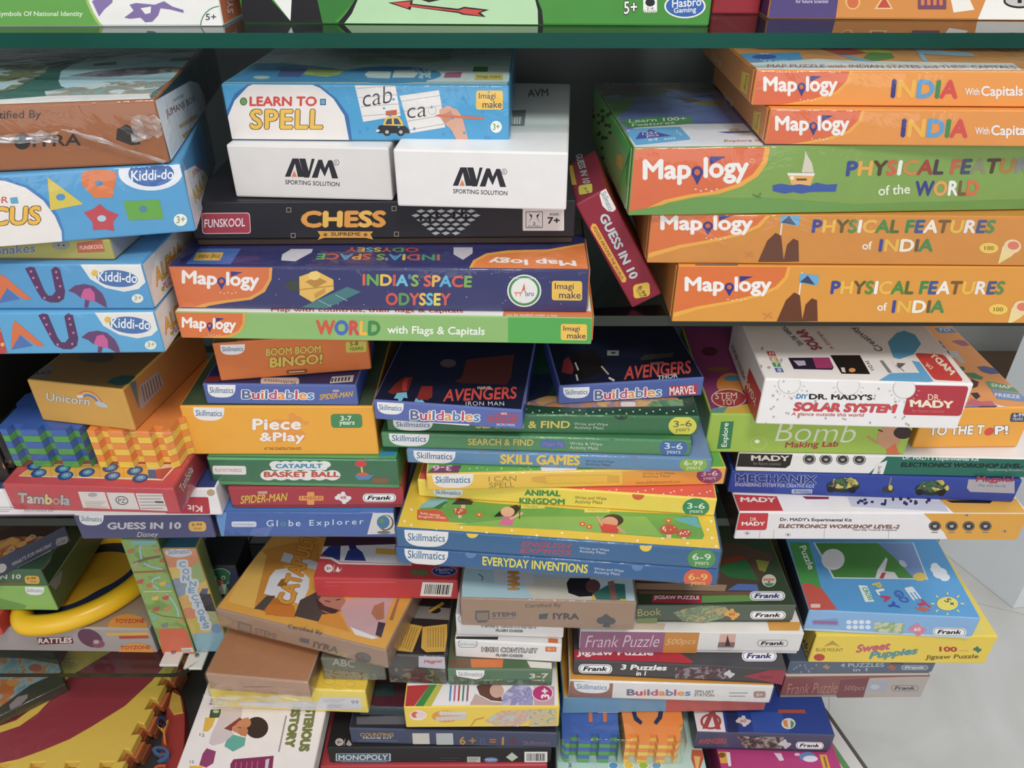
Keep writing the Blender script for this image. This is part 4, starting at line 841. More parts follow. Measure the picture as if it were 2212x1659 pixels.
for k, dx, dy in (('alpha2', 0, 0), ('alpha1', 112, 398)):
    b = X[k]; V(-dx / 3.95 * -1, 380 + dy / 3.95, 3.95)
    b.poly('f', [(685, 755 - (5 if dx else 0)), (1215, 740), (1250, 900), (1180, 965), (1060, 988), (900, 955), (770, 880)], 'e6e4e0', 'label_panel')
    b.ell('f', 1000, 875, 178, 72, '4a74b0', 'maker_badge', rot=5); b.ell('f', 808, 828, 30, 28, 'e8b83a', 'maker_badge'); b.text('f', 'Kiddi-do', 'f0f0f0', 835, 895, 1170, 915, 85, 'maker_badge', ol='4a74b0')
    b.poly('f', [(215, 790), (250, 775), (295, 780), (380, 980), (410, 1020), (445, 1022), (475, 985), (437, 800), (470, 772), (510, 790), (556, 985), (545, 1050), (500, 1080), (430, 1080), (360, 1050), (320, 990)], '5a2f60')
    for q in ((265, 815), (285, 870), (315, 950), (380, 1040), (505, 1035), (515, 940), (490, 870), (480, 820)): b.ell('f', q[0], q[1], 11, 11, 'c878a8', n=8)
    b.poly('f', [(582, 980), (640, 935), (720, 922), (800, 940), (870, 1000), (905, 1070), (915, 1128), (815, 1070), (765, 1062), (750, 1125), (720, 1118), (728, 1045), (700, 1010), (690, 1040), (640, 1000)], '6a3f70')
    b.poly('f', [(690, 1030), (715, 965), (770, 955), (808, 1000), (812, 1068), (740, 1058)], 'd05a98'); b.ell('f', 1174, 1045, 50, 38, 'e8e8de', 'age_badge'); b.text('f', '3+', 'a0a860', 1145, 1062, 1208, 1058, 42, 'age_badge')
    b.poly('f', [(-20, 1075), (-5, 880), (10, 835), (60, 870), (270, 1050), (210, 1056), (60, 955), (40, 1060)], 'e0703a'); b.poly('f', [(-15, 1085), (60, 960), (170, 1050)], '4a74b8')
    b.poly('f', [(-330, 1080), (-260, 830), (-120, 860), (-50, 1110), (-120, 1120), (-180, 990), (-270, 1110)], 'c8403c'); b.ell('f', -90, 1040, 16, 16, 'f0c040'); b.ell('f', -120, 920, 14, 14, 'f0c040')
    if not dx: b.poly('r', [(1285, 960), (1300, 820), (1340, 660), (1440, 545), (1530, 540), (1600, 620), (1600, 850), (1325, 1120)], 'e8e4e0', 'label_panel'); b.text('r', 'ALPHA', 'f0b02c', 1335, 950, 1560, 680, 140, ol='6a4a20', up=(-25, -145)); b.text('r', 'PUZZLE', 'c05a70', 1400, 985, 1520, 850, 60, up=(-10, -65)); b.ell('r', 1388, 965, 14, 20, 'b0b050')
    else: b.poly('r', [(1240, 830), (1280, 700), (1330, 620), (1500, 480), (1500, 800), (1300, 1110)], 'e8e4e0', 'label_panel'); b.text('r', 'ALPHA', 'f0b02c', 1300, 960, 1520, 700, 120, ol='6a4a20', up=(-25, -125)); b.ell('r', 1350, 945, 12, 18, 'b0b050'); b.text('r', 'PUZZLE', 'c05a70', 1365, 965, 1480, 830, 60, up=(-10, -60))
# ---- second shelf, middle
b = X['world']; V(360, 400, 2.3042)
b.poly('f', [(-50, 600), (392, 625), (390, 690), (370, 730), (320, 756), (240, 762), (-50, 770)], 'e8a03a', 'colour_panel'); b.poly('f', [(-50, 600), (380, 625), (378, 690), (355, 725), (310, 745), (230, 752), (-50, 775)], 'de7438', 'colour_panel')
mapo(b, 'f', 75, 725, 345, 738, 70)
b.text('f', 'WORLD', None, 742, 745, 1062, 750, 76, cols=['d8583c', '4a6ac0', 'd84a4a', 'f0b83a', '3f8a4a'], b=.06); b.text('f', 'with Flags & Capitals', 'eaf0e2', 1098, 750, 1582, 758, 52, b=.03)
b.poly('f', [(1700, 640), (2200, 640), (2200, 830), (1700, 830)], '4fa84a', 'colour_panel'); imag(b, 'f', 1962, 690, 2092, 770, 2)
b.text('t', 'Map with countries, their flags & capitals', 'b84a44', 520, 634, 1480, 640, 22, 'small_print'); b.poly('t', [(1680, 612), (2110, 628), (2130, 668), (1672, 655)], 'e07c48', 'colour_panel'); b.text('t', 'can be studied under a mat', 'f0d8c8', 1690, 652, 1945, 655, 14, 'small_print', b=0)
b = X['space']
b.poly('f', [(-60, 390), (527, 400), (522, 470), (490, 530), (420, 570), (300, 585), (210, 600), (150, 625), (-60, 640)], 'e8a03a', 'colour_panel'); b.poly('f', [(-60, 390), (512, 400), (508, 465), (475, 520), (410, 558), (290, 572), (200, 585), (120, 612), (-60, 640)], 'de7238', 'colour_panel')
mapo(b, 'f', 75, 510, 460, 528, 88)
b.text('f', "INDIA'S SPACE", None, 975, 500, 1518, 510, 62, cols=list('0')and['e0604a', '6aaa4a', 'e8c04a', 'd8504a', '6ac0d8', '4a8ac8', '8ab04a', 'e0a04a', 'e0604a', 'e8b04a', '5ab0d8', 'd8584a', '7ab04a'], b=.045)
b.text('f', 'ODYSSEY', None, 1090, 598, 1412, 600, 64, cols=['d8503c', '5a9a4a', 'e05a48', 'f0c040', '6ac0d8', 'e8d04a', 'd8584a'], b=.045)
b.ell('f', 640, 500, 50, 28, '3c4238'); b.poly('f', [(660, 455), (745, 425), (830, 470), (832, 520), (725, 582), (662, 545)], 'e8b84a'); b.poly('f', [(690, 480), (750, 455), (800, 480), (740, 512)], 'b8862c'); b.poly('f', [(735, 540), (790, 510), (790, 535), (738, 565)], 'c8963a'); b.ell('f', 735, 450, 30, 22, 'f0cc6a'); b.line('f', [(662, 520), (830, 500)], 6, 'c08a30')
b.poly('f', [(668, 608), (900, 505), (968, 530), (800, 612)], '3f7a80'); b.line('f', [(840, 545), (900, 575)], 4, '8ab0b0'); b.line('f', [(755, 570), (820, 605)], 4, '8ab0b0')
for q, c in ((85, 'eceae6'), (78, '3f8a4a'), (66, 'e8e6e0')): b.ell('f', 1780, 525, q, q * .95, c, 'maker_badge')
b.text('f', 'Celebrating the Achievements', WH, 1722, 470, 1838, 470, 12, 'maker_badge', b=0); b.poly('f', [(1765, 535), (1780, 485), (1790, 560), (1780, 520)], 'd8603c', 'maker_badge'); b.text('f', 'isro', '4a6ab0', 1785, 552, 1828, 552, 24, 'maker_badge'); b.line('f', [(1730, 535), (1770, 535)], 5, 'd8702c', 'maker_badge'); b.line('f', [(1740, 538), (1740, 552)], 4, 'd8702c', 'maker_badge'); b.line('f', [(1760, 538), (1760, 552)], 4, 'd8702c', 'maker_badge')
imag(b, 'f', 1917, 475, 2068, 572, 2); b.dots('f', 540, 430, 2070, 600, 22, 3.2, 'b8c0e8', seed=5)
b.poly('t', [(95, 393), (160, 316), (370, 316), (318, 395)], '3f70b8', 'colour_panel'); b.rr('t', 150, 335, 285, 375, 'e8b83a', 'maker_badge', 6, -20); b.text('t', 'Imagi make', '4a3a3a', 270, 340, 165, 340, 28, 'maker_badge', up=(-8, 30), b=0)
b.poly('t', [(570, 375), (575, 345), (620, 318), (728, 318), (722, 335), (640, 380)], 'd0ccd4'); b.poly('t', [(1428, 310), (1523, 310), (1523, 340), (1475, 372), (1428, 345)], 'c8c4cc')
b.text('t', "INDIA'S SPACE", None, 1360, 345, 750, 340, 32, up=(0, 32), cols=['b8703c', '4a9a6a', 'c85a48', 'd8b83a', '4a9ac0', '6a9ac8', '7aa84a', 'c8904a', 'c85a48', 'd8983a', '4a9ac8', 'c8584a', '5aa86a'], b=.04)
b.text('t', 'ODYSSEY', None, 1255, 312, 895, 310, 22, up=(0, 22), cols=['c8483c', '5a9a4a', 'd05a48', 'd8b83a', '5ab0c8', 'd8b04a', 'c8584a'], b=.04)
b.poly('t', [(1505, 412), (1525, 375), (1590, 340), (1700, 325), (1900, 320), (2070, 290), (2110, 290), (2110, 420)], 'f0a83a', 'colour_panel'); b.poly('t', [(1520, 412), (1540, 380), (1600, 350), (1700, 338), (1900, 332), (2070, 300), (2110, 300), (2110, 420)], 'e8843c', 'colour_panel')
b.text('t', 'Map logy', WH, 2032, 368, 1600, 358, 36, up=(10, 36), b=.04)
b = X['chess']
b.rr('f', 172, 138, 414, 243, 'e0b0b0', 'maker_badge', 14, 6, -2); b.rr('f', 176, 142, 410, 239, 'a83a4c', 'maker_badge', 12, 6, -2); b.text('f', 'FUNSKOOL', 'f0e4e4', 188, 212, 390, 205, 42, 'maker_badge')
b.text('f', 'CHESS', None, 668, 212, 1090, 210, 85, cols=['e0963a', 'e8b24a'], ol='5a3a18', ow=.02, b=.06); b.poly('f', [(750, 228), (1028, 230), (1015, 245), (1028, 270), (990, 262), (785, 262), (752, 272), (765, 250)], 'd89a3c'); b.text('f', 'SUPREME', '3a2a1c', 818, 252, 965, 252, 18); b.text('f', '*', '3a2a1c', 780, 256, 800, 256, 20); b.text('f', '*', '3a2a1c', 980, 256, 1000, 256, 20)
for q in ((608, 123), (630, 250), (1132, 116), (1144, 243)): b.rr('f', q[0] - 12, q[1] - 12, q[0] + 12, q[1] + 12, '9a9080', r=1); b.rr('f', q[0] - 9, q[1] - 9, q[0] + 9, q[1] + 9, '25232a', r=1)
for r in range(6):
    for c in range(7 - abs(r - 1)):
        cx = 1390 + (c - (6 - abs(r - 1)) / 2) * 50; cy = 128 + r * 22
        b.poly('f', [(cx - 22, cy), (cx + 2, cy - 9), (cx + 22, cy), (cx - 2, cy + 10)], 'b4b0b0')
for q in ((1265, 165), (1310, 170), (1345, 150), (1430, 150), (1470, 140), (1490, 165)): b.ell('f', q[0], q[1], 8, 16, '141216', n=10); b.ell('f', q[0], q[1] - 16, 6, 6, '141216', n=8)
b.rr('f', 1772, 110, 1978, 226, 'dcd6d4', 'age_badge', 5); b.rr('f', 1787, 130, 1872, 212, BK, 'age_badge', 5); b.rr('f', 1790, 133, 1869, 209, 'dcd6d4', 'age_badge', 4)
for sx in (-1, 1): b.poly('f', [(1830 + sx * 28, 138), (1830 + sx * 10, 150), (1830 + sx * 30, 190), (1830 + sx * 14, 165)], BK, 'age_badge')
b.text('f', '2', BK, 1822, 197, 1836, 197, 14, 'age_badge'); b.text('f', 'PLAYERS', BK, 1800, 208, 1860, 208, 9, 'age_badge', b=0); b.text('f', 'AGES', BK, 1905, 150, 1952, 150, 12, 'age_badge'); b.text('f', '7+', BK, 1895, 192, 1957, 192, 34, 'age_badge', b=.04)
V(460, 0, 2.765)
for k, dx, dy, sl in (('sportl', 0, 0, 6), ('sportr', 1003, 54, 3)):
    b = X[k]; q = lambda *p: [(x + dx, y + dy + (x - 430) * sl / 330) for x, y in p]
    b.poly('f', q((430, 1055), (475, 945), (512, 945), (545, 1055), (508, 1055), (490, 975), (462, 1055)), '2c2a30', 'wordmark'); b.poly('f', q((515, 945), (552, 945), (572, 1020), (590, 945), (608, 945), (575, 1058), (545, 1058)), '2c2a30', 'wordmark')
    b.poly('f', q((590, 1058), (630, 950), (652, 950), (668, 1000), (690, 952), (712, 952), (748, 1060), (712, 1060), (692, 990), (668, 1050), (642, 1000), (625, 1058)), '2c2a30', 'wordmark'); b.poly('f', q((470, 1055), (486, 1018), (502, 1055)), 'e07850', 'wordmark')
    b.text('f', 'SPORTING SOLUTION', '3a383c', 432 + dx, 1100 + dy, 755 + dx, 1112 + dy + sl * .3, 26, b=.012)
    b.ell('f', 737 + dx, 971 + dy, 17, 17, '3a383c', 'wordmark'); b.ell('f', 737 + dx, 971 + dy, 14, 14, 'e2dedc', 'wordmark'); b.text('f', 'R', '3a383c', 731 + dx, 980 + dy, 744 + dx, 980 + dy, 17, 'wordmark', b=0)
b = X['sportr']
b.poly('t', [(1790, 660), (1870, 657), (1860, 752), (1780, 752)], '8a8a8c', 'label_panel'); b.poly('t', [(1790, 700), (1845, 697), (1842, 742), (1786, 742)], 'e8e8e8', 'label_panel'); [b.line('t', [(1797 + 15 * i, 700), (1793 + 15 * i, 742)], 4, '5a5a5c', 'label_panel') for i in range(4)]
b.text('t', 'AVM', '55555a', 1880, 580, 2005, 575, 45, 'wordmark')
b = X['spell']
b.poly('f', [(60, 830), (75, 680), (130, 560), (220, 495), (300, 480), (560, 478), (640, 510), (740, 590), (810, 690), (835, 860), (60, 860)], '2f6cac', 'colour_panel'); b.poly('f', [(85, 830), (88, 700), (130, 600), (210, 515), (290, 485), (540, 485), (640, 525), (720, 590), (785, 690), (812, 830), (812, 880), (85, 880)], 'ece4de', 'colour_panel')
b.ell('f', 183, 606, 22, 24, '3a5a3a'); b.ell('f', 183, 606, 17, 19, '6a9a4a'); b.poly('f', [(640, 590), (675, 590), (675, 628), (640, 628)], '2c4a6a'); b.poly('f', [(645, 595), (670, 595), (670, 623), (645, 623)], '5aa4d4')
b.text('f', 'LEARN TO', 'd8443c', 218, 635, 620, 635, 60, b=.05); b.text('f', 'SPELL', 'f0c03a', 222, 772, 655, 772, 120, ol='6a4428', ow=.03, b=.035, sp=1.08)
b.poly('f', [(845, 500), (1085, 485), (1122, 690), (898, 728)], 'e8e2de'); b.poly('f', [(1115, 572), (1350, 538), (1388, 760), (1180, 795)], 'e4deda')
for y in (0, 55, 110, 165): b.line('f', [(858 + y * .22, 528 + y), (1088 + y * .2, 512 + y * .98)], 2.5, '8a8488')
for y in (0, 60, 120, 172): b.line('f', [(1125 + y * .25, 605 + y), (1355 + y * .18, 570 + y * .98)], 2.5, '8a8488')
b.text('f', 'cab', '3c3a40', 895, 640, 1070, 612, 105, b=-.012); b.text('f', 'ca', '3c3a40', 1160, 708, 1275, 695, 62, b=-.012)
b.ell('f', 1310, 660, 26, 26, 'b8b4b4'); b.ell('f', 1310, 660, 22, 22, 'e4deda')
b.poly('f', [(990, 752), (1015, 745), (1150, 752), (1172, 775), (1175, 795), (985, 795), (985, 770)], BK); b.poly('f', [(1015, 748), (1030, 702), (1060, 694), (1110, 696), (1132, 725), (1138, 752)], 'ecc03a'); b.poly('f', [(1030, 742), (1040, 712), (1068, 706), (1070, 742)], '3a4a6a'); b.poly('f', [(1082, 742), (1080, 706), (1105, 708), (1124, 742)], '3a4a6a')
for q in (1040, 1122): b.ell('f', q, 788, 24, 24, BK); b.ell('f', q, 788, 11, 11, 'b8b8b8')
b.poly('f', [(1032, 662), (1098, 655), (1098, 688), (1034, 690)], 'c0603a'); b.ell('f', 985, 780, 12, 8, 'd8d4d0')
b.poly('f', [(1352, 655), (1400, 630), (1460, 655), (1490, 700), (1525, 832), (1455, 832), (1420, 770), (1385, 740), (1355, 700)], 'd8a48c'); b.poly('f', [(1360, 690), (1420, 660), (1440, 700), (1385, 740)], 'c48a72'); b.poly('f', [(1325, 690), (1350, 682), (1618, 700), (1616, 714), (1350, 698)], 'd87040')
imag(b, 'f', 1572, 540, 1732, 655, 0); b.ell('f', 1692, 757, 34, 36, 'ecebe6', 'age_badge'); b.text('f', '3+', '5a9a4a', 1672, 776, 1712, 774, 38, 'age_badge')
b.dots('f', 840, 520, 1760, 830, 26, 9, '3a92c4', seed=3)
b.poly('t', [(65, 490), (250, 380), (420, 375), (640, 400), (900, 430), (1240, 460), (1300, 490)], '4f9cd4', 'colour_panel'); b.poly('t', [(1270, 490), (1310, 450), (1400, 400), (1770, 392), (1770, 490)], 'e8eef0', 'colour_panel')
b.ell('t', 290, 463, 50, 10, 'c8d8d0', 'maker_badge'); b.poly('t', [(405, 415), (560, 410), (520, 460), (385, 460)], '5a6aa8'); b.poly('t', [(570, 410), (790, 418), (780, 442), (680, 460), (540, 445)], 'b8c86a'); lines(b, 't', 600, 432, 745, 445, 2, '7a8a5a')
b.ell('t', 1060, 447, 305, 50, '5aa4d8'); b.poly('t', [(905, 445), (930, 425), (1065, 428), (1055, 470), (925, 465)], 'e4ecf0'); b.poly('t', [(1085, 420), (1200, 418), (1228, 438), (1200, 465), (1070, 465)], 'e4ecf0'); b.dots('t', 1195, 415, 1300, 465, 22, 11, 'c8e0ec', seed=2)
b.poly('t', [(1390, 435), (1488, 432), (1478, 465), (1378, 465)], 'c8709a'); b.poly('t', [(1560, 398), (1645, 400), (1640, 430), (1550, 428)], '58a058'); b.poly('t', [(1565, 445), (1732, 442), (1732, 478), (1562, 478)], 'e8d070', 'maker_badge'); b.text('t', 'Imagi make', '4a4a4a', 1580, 472, 1720, 472, 22, 'maker_badge', b=0)
b.poly('t', [(340, 330), (400, 290), (560, 280), (560, 320)], '8ab8d4'); b.poly('t', [(820, 340), (1420, 320), (1420, 372), (820, 388)], ('a8c4a0', 'd0dcc8', 'b8d0dc', 30)); b.poly('t', [(860, 280), (1430, 275), (1430, 315), (860, 320)], ('8cc0d8', 'c8e0e4', 'b0ccb8', 30))
# ---- second shelf, right
def hills(b, x0, y0, s, sky):
    b.line('f', [(x0 + 100 * s, y0 + 170 * s), (x0 + 122 * s, y0 - 5 * s)], 7 * s, 'e8e0d8'); b.poly('f', [(x0 + 115 * s, y0), (x0 + 205 * s, y0 + 10 * s), (x0 + 198 * s, y0 + 60 * s), (x0 + 108 * s, y0 + 45 * s)], '6aa8d0'); b.poly('f', [(x0 + 112 * s, y0 + 42 * s), (x0 + 150 * s, y0 + 10 * s), (x0 + 185 * s, y0 + 55 * s)], '3a4a6a')
    b.poly('f', [(x0, y0 + 232 * s), (x0 + 45 * s, y0 + 130 * s), (x0 + 85 * s, y0 + 92 * s), (x0 + 112 * s, y0 + 105 * s), (x0 + 125 * s, y0 + 232 * s)], '6a3a20'); b.poly('f', [(x0 + 122 * s, y0 + 232 * s), (x0 + 140 * s, y0 + 150 * s), (x0 + 170 * s, y0 + 120 * s), (x0 + 195 * s, y0 + 130 * s), (x0 + 198 * s, y0 + 230 * s)], '6a3a20')
PC = ['3a4a9a', 'f0b83a', '6a5a2a', '5a8a3a', 'f0ece8', 'e8b43a', '4a8a3a', '5a6a2a', '5a8a3a', '3a8a4a', '3a5a9a', 'f0e8d8', '7a5a2a', 'e8b83a', 'e8e0d8', '4a5a8a', '5a8a4a']
V(1220, 280, 2.2298)
for k, dx, dy in (('pfi1', 90, 295), ('pfi2', 0, 0)):
    b = X[k]
    b.poly('f', [(300 + dx, 350 + dy), (1000 + dx, 360 + dy), (985 + dx, 420 + dy), (940 + dx, 470 + dy), (850 + dx, 510 + dy), (700 + dx, 545 + dy), (560 + dx, 570 + dy), (430 + dx, 610 + dy), (300 + dx, 650 + dy)], 'f0aa30', 'colour_panel'); b.poly('f', [(300 + dx, 350 + dy), (985 + dx, 360 + dy), (968 + dx, 415 + dy), (925 + dx, 460 + dy), (840 + dx, 497 + dy), (700 + dx, 530 + dy), (550 + dx, 556 + dy), (420 + dx, 590 + dy), (300 + dx, 640 + dy)], 'e0702e', 'colour_panel')
    mapo(b, 'f', 460 + dx * 1.3, 505 + dy, 905 + dx, 508 + dy, 92); hills(b, 930 + dx, 405 + dy - (8 if dx else 0), 1, 0)
    x0 = 1188 + dx; b.text('f', 'PHYSICAL FEATURES', None, x0, 498 + dy, 2070 + dx * .5, 500 + dy, 66, cols=PC, sh=.12, b=.045); b.text('f', 'of', 'f0e4d0', 1432 + dx * .8, 578 + dy, 1480 + dx * .8, 578 + dy, 40, b=.03)
    b.text('f', 'INDIA', None, 1510 + dx * .7, 588 + dy, 1772 + dx * .6, 588 + dy, 62, cols=['3a4a9a', 'e8b43a', 'f0e8d8', '6a5a3a', '4a8a4a'], sh=.12, b=.045)
    b.ell('f', 2042 + dx * .5, 570 + dy, 46, 26, 'f0c848'); b.text('f', '100', '8a5a20', 2020 + dx * .5, 580 + dy, 2066 + dx * .5, 580 + dy, 20, b=.02); b.poly('f', [(2085 + dx * .5, 648 + dy), (2108 + dx * .5, 560 + dy), (2195 + dx * .5, 565 + dy), (2150 + dx * .5, 610 + dy)], 'f0d890'); b.ell('f', 2155 + dx * .5, 562 + dy, 42, 34, 'f0d0a0'); b.ell('f', 2160 + dx * .5, 558 + dy, 28, 20, 'e07a5a')
    b.line('f', [(865 + dx, 590 + dy), (910 + dx, 612 + dy)], 6, 'd8803a'); b.line('f', [(905 + dx, 585 + dy), (870 + dx, 618 + dy)], 6, 'd8803a')
X['pfi1'].poly('t', [(628, 650), (834, 650), (832, 664), (634, 664)], '3a4a7a')
b = X['pfw']
b.poly('f', [(290, 70), (990, 80), (975, 160), (930, 225), (850, 275), (740, 310), (620, 325), (500, 350), (400, 395), (330, 425), (290, 425)], 'f0a830', 'colour_panel'); b.poly('f', [(290, 70), (966, 80), (950, 155), (905, 215), (830, 262), (720, 296), (600, 312), (480, 338), (390, 380), (325, 418), (290, 418)], 'e06a38', 'colour_panel')
mapo(b, 'f', 375, 272, 885, 258, 128); b.ell('f', 903, 150, 12, 11, 'f0b090', 'wordmark'); b.ell('f', 903, 150, 9, 8, 'e06a38', 'wordmark')
b.poly('f', [(1070, 208), (1205, 210), (1180, 275), (1095, 275)], 'e8b060'); b.poly('f', [(1070, 208), (1205, 210), (1200, 222), (1075, 220)], 'f0e8e0'); b.line('f', [(1150, 210), (1160, 105)], 5, 'e0d8d0'); b.poly('f', [(1160, 110), (1190, 160), (1200, 208), (1140, 205)], 'd8ccb8'); b.ell('f', 1095, 232, 9, 9, 'f0ece8'); b.line('f', [(1115, 240), (1165, 240)], 10, '6a4a2a')
b.poly('f', [(1000, 268), (1040, 260), (1085, 268), (1130, 262), (1180, 270), (1210, 255), (1260, 265), (1312, 262), (1305, 298), (1180, 300), (1140, 308), (1100, 300), (1060, 308), (1002, 296)], '3a5aa8')
b.text('f', 'PHYSICAL FEATURES', None, 1352, 226, 2330, 208, 76, cols=['3a4a9a', 'e8a83a', '5a3a20', 'd8603c', 'f0ece8', 'c88a3a', 'a8402c', '4a3a4a', 'b85a3a', 'c8603a', '4a4a6a', '8a8a6a', '5a3a2a', 'b87a2a', '8a8a90', '3a4a6a', '5a4a3a'], sh=.12, b=.05)
b.text('f', 'of the', 'e8ecd8', 1510, 318, 1662, 308, 48, b=.02); b.text('f', 'WORLD', None, 1690, 322, 1992, 318, 76, cols=['3a3a8a', 'e8a04a', 'f0ece8', '7a5a2a', 'e06a3c'], sh=.12, b=.05)
b.line('f', [(905, 312), (955, 335)], 8, '4a8a3a'); b.line('f', [(945, 305), (915, 342)], 8, '4a8a3a'); b.poly('f', [(280, 400), (640, 330), (980, 330), (1400, 360), (2400, 330), (2400, 440), (280, 440)], '6a9c46', 'colour_panel')
V(1240, 60, 4.8087)
b.poly('t', [(440, 720), (1450, 660), (1600, 800), (1900, 1000), (1230, 990), (450, 960), (500, 880), (620, 780)], '6a78b4', 'picture'); b.poly('t', [(250, 740), (640, 720), (620, 800), (500, 890), (440, 940)], '5a8a48', 'picture'); b.poly('t', [(130, 580), (1400, 540), (1500, 640), (1250, 690), (1000, 640), (450, 690), (290, 720)], '6a4a3a', 'colour_panel'); b.poly('t', [(420, 690), (720, 655), (980, 650), (940, 700), (520, 720)], '4a6a3a'); b.poly('t', [(1070, 730), (1240, 740), (1340, 760), (1180, 780)], '6a4428'); b.poly('t', [(1240, 780), (1500, 760), (1580, 800), (1300, 810)], '8a7a34')
b.text('t', 'Map  logy', 'a8b4b8', 325, 615, 900, 600, 40, 'wordmark'); b.poly('t', [(480, 968), (780, 930), (1228, 928), (1220, 1010), (560, 1040)], '5a9a58', 'label_panel'); b.text('t', 'Learn 100+', 'e8f0e0', 570, 990, 1170, 960, 38); b.text('t', 'Features', 'e8f0e0', 600, 1028, 1050, 998, 30)
b.poly('t', [(545, 1070), (640, 1040), (1180, 1002), (1760, 995), (1960, 1200), (1960, 1250), (620, 1250)], 'e8e8f0', 'label_panel'); b.poly('t', [(545, 1085), (600, 1050), (1100, 1030), (1210, 1150), (1200, 1165), (640, 1225)], '6ab4e4', 'label_panel'); b.poly('t', [(635, 1160), (690, 1085), (740, 1090), (790, 1055), (900, 1095), (1020, 1125)], '5a5aa8'); b.text('t', '125+', 'e0e0f0', 710, 1118, 870, 1105, 30); b.text('t', 'pcs', 'e0e0f0', 755, 1145, 880, 1132, 24); b.text('t', '64  cm', WH, 770, 1180, 1050, 1160, 26); b.text('t', '51 cm', WH, 1060, 1090, 1120, 1128, 30)
b.poly('t', [(1490, 1085), (1660, 1075), (1840, 1075), (1840, 1090), (1600, 1100)], '5a6aa8'); b.ell('t', 1660, 1062, 55, 16, 'c8b090'); b.text('t', 'Explore the world', 'c8785a', 1560, 1195, 2250, 1188, 30)
b.poly('l', [(170, 640), (240, 740), (610, 1230), (590, 1330), (480, 1640), (560, 1640), (560, 1300)], '58b858', 'colour_panel'); b.poly('l', [(465, 1300), (525, 1340), (510, 1480), (455, 1420)], 'd8a83a', 'maker_badge'); b.dots('l', 150, 850, 430, 1500, 30, 26, '4a5a34', seed=9)
V(1240, 0, 2.2757)
for k, dx, dy in (('india2', 0, 0), ('india1', 58, 193)):
    b = X[k]
    b.poly('f', [(850 + dx, 330 + dy), (1375 + dx, 340 + dy), (1355 + dx, 405 + dy), (1300 + dx, 460 + dy), (1200 + dx, 495 + dy), (1060 + dx, 520 + dy), (850 + dx, 535 + dy)], 'f0a838', 'colour_panel'); b.poly('f', [(850 + dx, 330 + dy), (1358 + dx, 340 + dy), (1338 + dx, 400 + dy), (1285 + dx, 450 + dy), (1180 + dx, 485 + dy), (1040 + dx, 510 + dy), (850 + dx, 530 + dy)], 'e06a3c', 'colour_panel')
    mapo(b, 'f', 930 + dx, 472 + dy, 1295 + dx, 474 + dy, 96)
    b.text('f', 'INDIA', None, 1555 + dx * .85, 482 + dy, 1885 + dx * .85, 486 + dy, 94, cols=['3a3a86', 'f0b43a', '5aa0d0', '3f8a4a', 'd84a44'], sh=.1, b=.055); b.text('f', 'With', WH, 1922 + dx * .85, 468 + dy, 1992 + dx * .85, 468 + dy, 36, b=.02); b.text('f', 'Capitals', WH, 2000 + dx * .85, 488 + dy, 2205 + dx * .85, 486 + dy, 66, b=.03)
    b.poly('l', [(835 + dx, 350 + dy), (872 + dx, 362 + dy), (858 + dx, 468 + dy), (824 + dx, 440 + dy)], 'e8c048', 'maker_badge'); b.text('l', 'Imagi', '5a4a5a', 852 + dx, 368 + dy, 842 + dx, 440 + dy, 18, 'maker_badge', up=(12, 6), b=0); b.text('l', 'Mapology', 'e0c8b0', 680 + dx, 290 + dy, 730 + dx, 335 + dy, 30, 'wordmark', up=(6, -34))
b = X['india2']
b.poly('t', [(795, 265), (1105, 258), (1130, 298), (845, 308)], '5aa4dc', 'label_panel'); b.text('t', '75', 'e0ecf4', 910, 282, 965, 280, 18); b.text('t', 'pcs', 'e0ecf4', 915, 296, 975, 294, 12); b.text('t', '32 cm', 'e0ecf4', 925, 305, 1045, 301, 10); b.ell('t', 935, 280, 60, 12, '4a6ab0')
b.poly('t', [(845, 312), (1190, 290), (1400, 300), (2160, 312), (2200, 345), (900, 345)], 'e4e6ea', 'label_panel'); b.text('t', 'MAP PUZZLE with INDIAN STATES and THEIR CAPITALS', 'b8705c', 950, 332, 2180, 340, 16, 'small_print')
b.poly('t', [(1140, 218), (1230, 216), (1330, 270), (1480, 305), (1390, 300)], '7ab0d0'); b.poly('t', [(1210, 240), (1330, 216), (1365, 240), (1440, 262), (1310, 272)], 'c85a50'); b.poly('t', [(1340, 216), (1640, 216), (1540, 235), (1560, 262), (1430, 260)], 'c8b84a'); b.poly('t', [(1420, 285), (1450, 262), (1560, 262), (1575, 285), (1480, 302)], '6a9a58'); b.poly('t', [(1675, 240), (1960, 262), (1968, 278), (1720, 268), (1740, 302), (1715, 300)], 'a8c8dc')
b = X['foods']; V(1200, 280, 3.95)
b.poly('f', [(375, 560), (395, 510), (430, 500), (465, 535), (510, 640), (515, 680), (490, 700), (445, 695), (400, 650)], 'eae4de', 'maker_badge'); b.text('f', 'Skillmatics', '3a6a8a', 385, 545, 455, 695, 40, 'maker_badge', up=(42, -22), b=0)
b.text('f', 'GUESS IN 10', 'c8c8cc', 365, 740, 640, 1285, 70, ol='5a2030', up=(75, -38), b=.055)
b.poly('f', [(300, 830), (315, 800), (345, 805), (605, 1270), (600, 1300), (570, 1305), (300, 850)], 'e8a83a', 'label_panel'); b.text('f', 'FOODS AROUND THE WORLD', '4a3020', 318, 838, 560, 1280, 24, up=(24, -12), b=.012)
b.rr('f', 660, 1325, 800, 1445, 'ecc03c', 'age_badge', 28, 8, -28); b.text('f', '8-99', '4a3a20', 700, 1345, 752, 1430, 32, 'age_badge', up=(30, -18)); b.text('f', 'YEARS', '4a3a20', 682, 1362, 728, 1440, 20, 'age_badge', up=(20, -12), b=0)
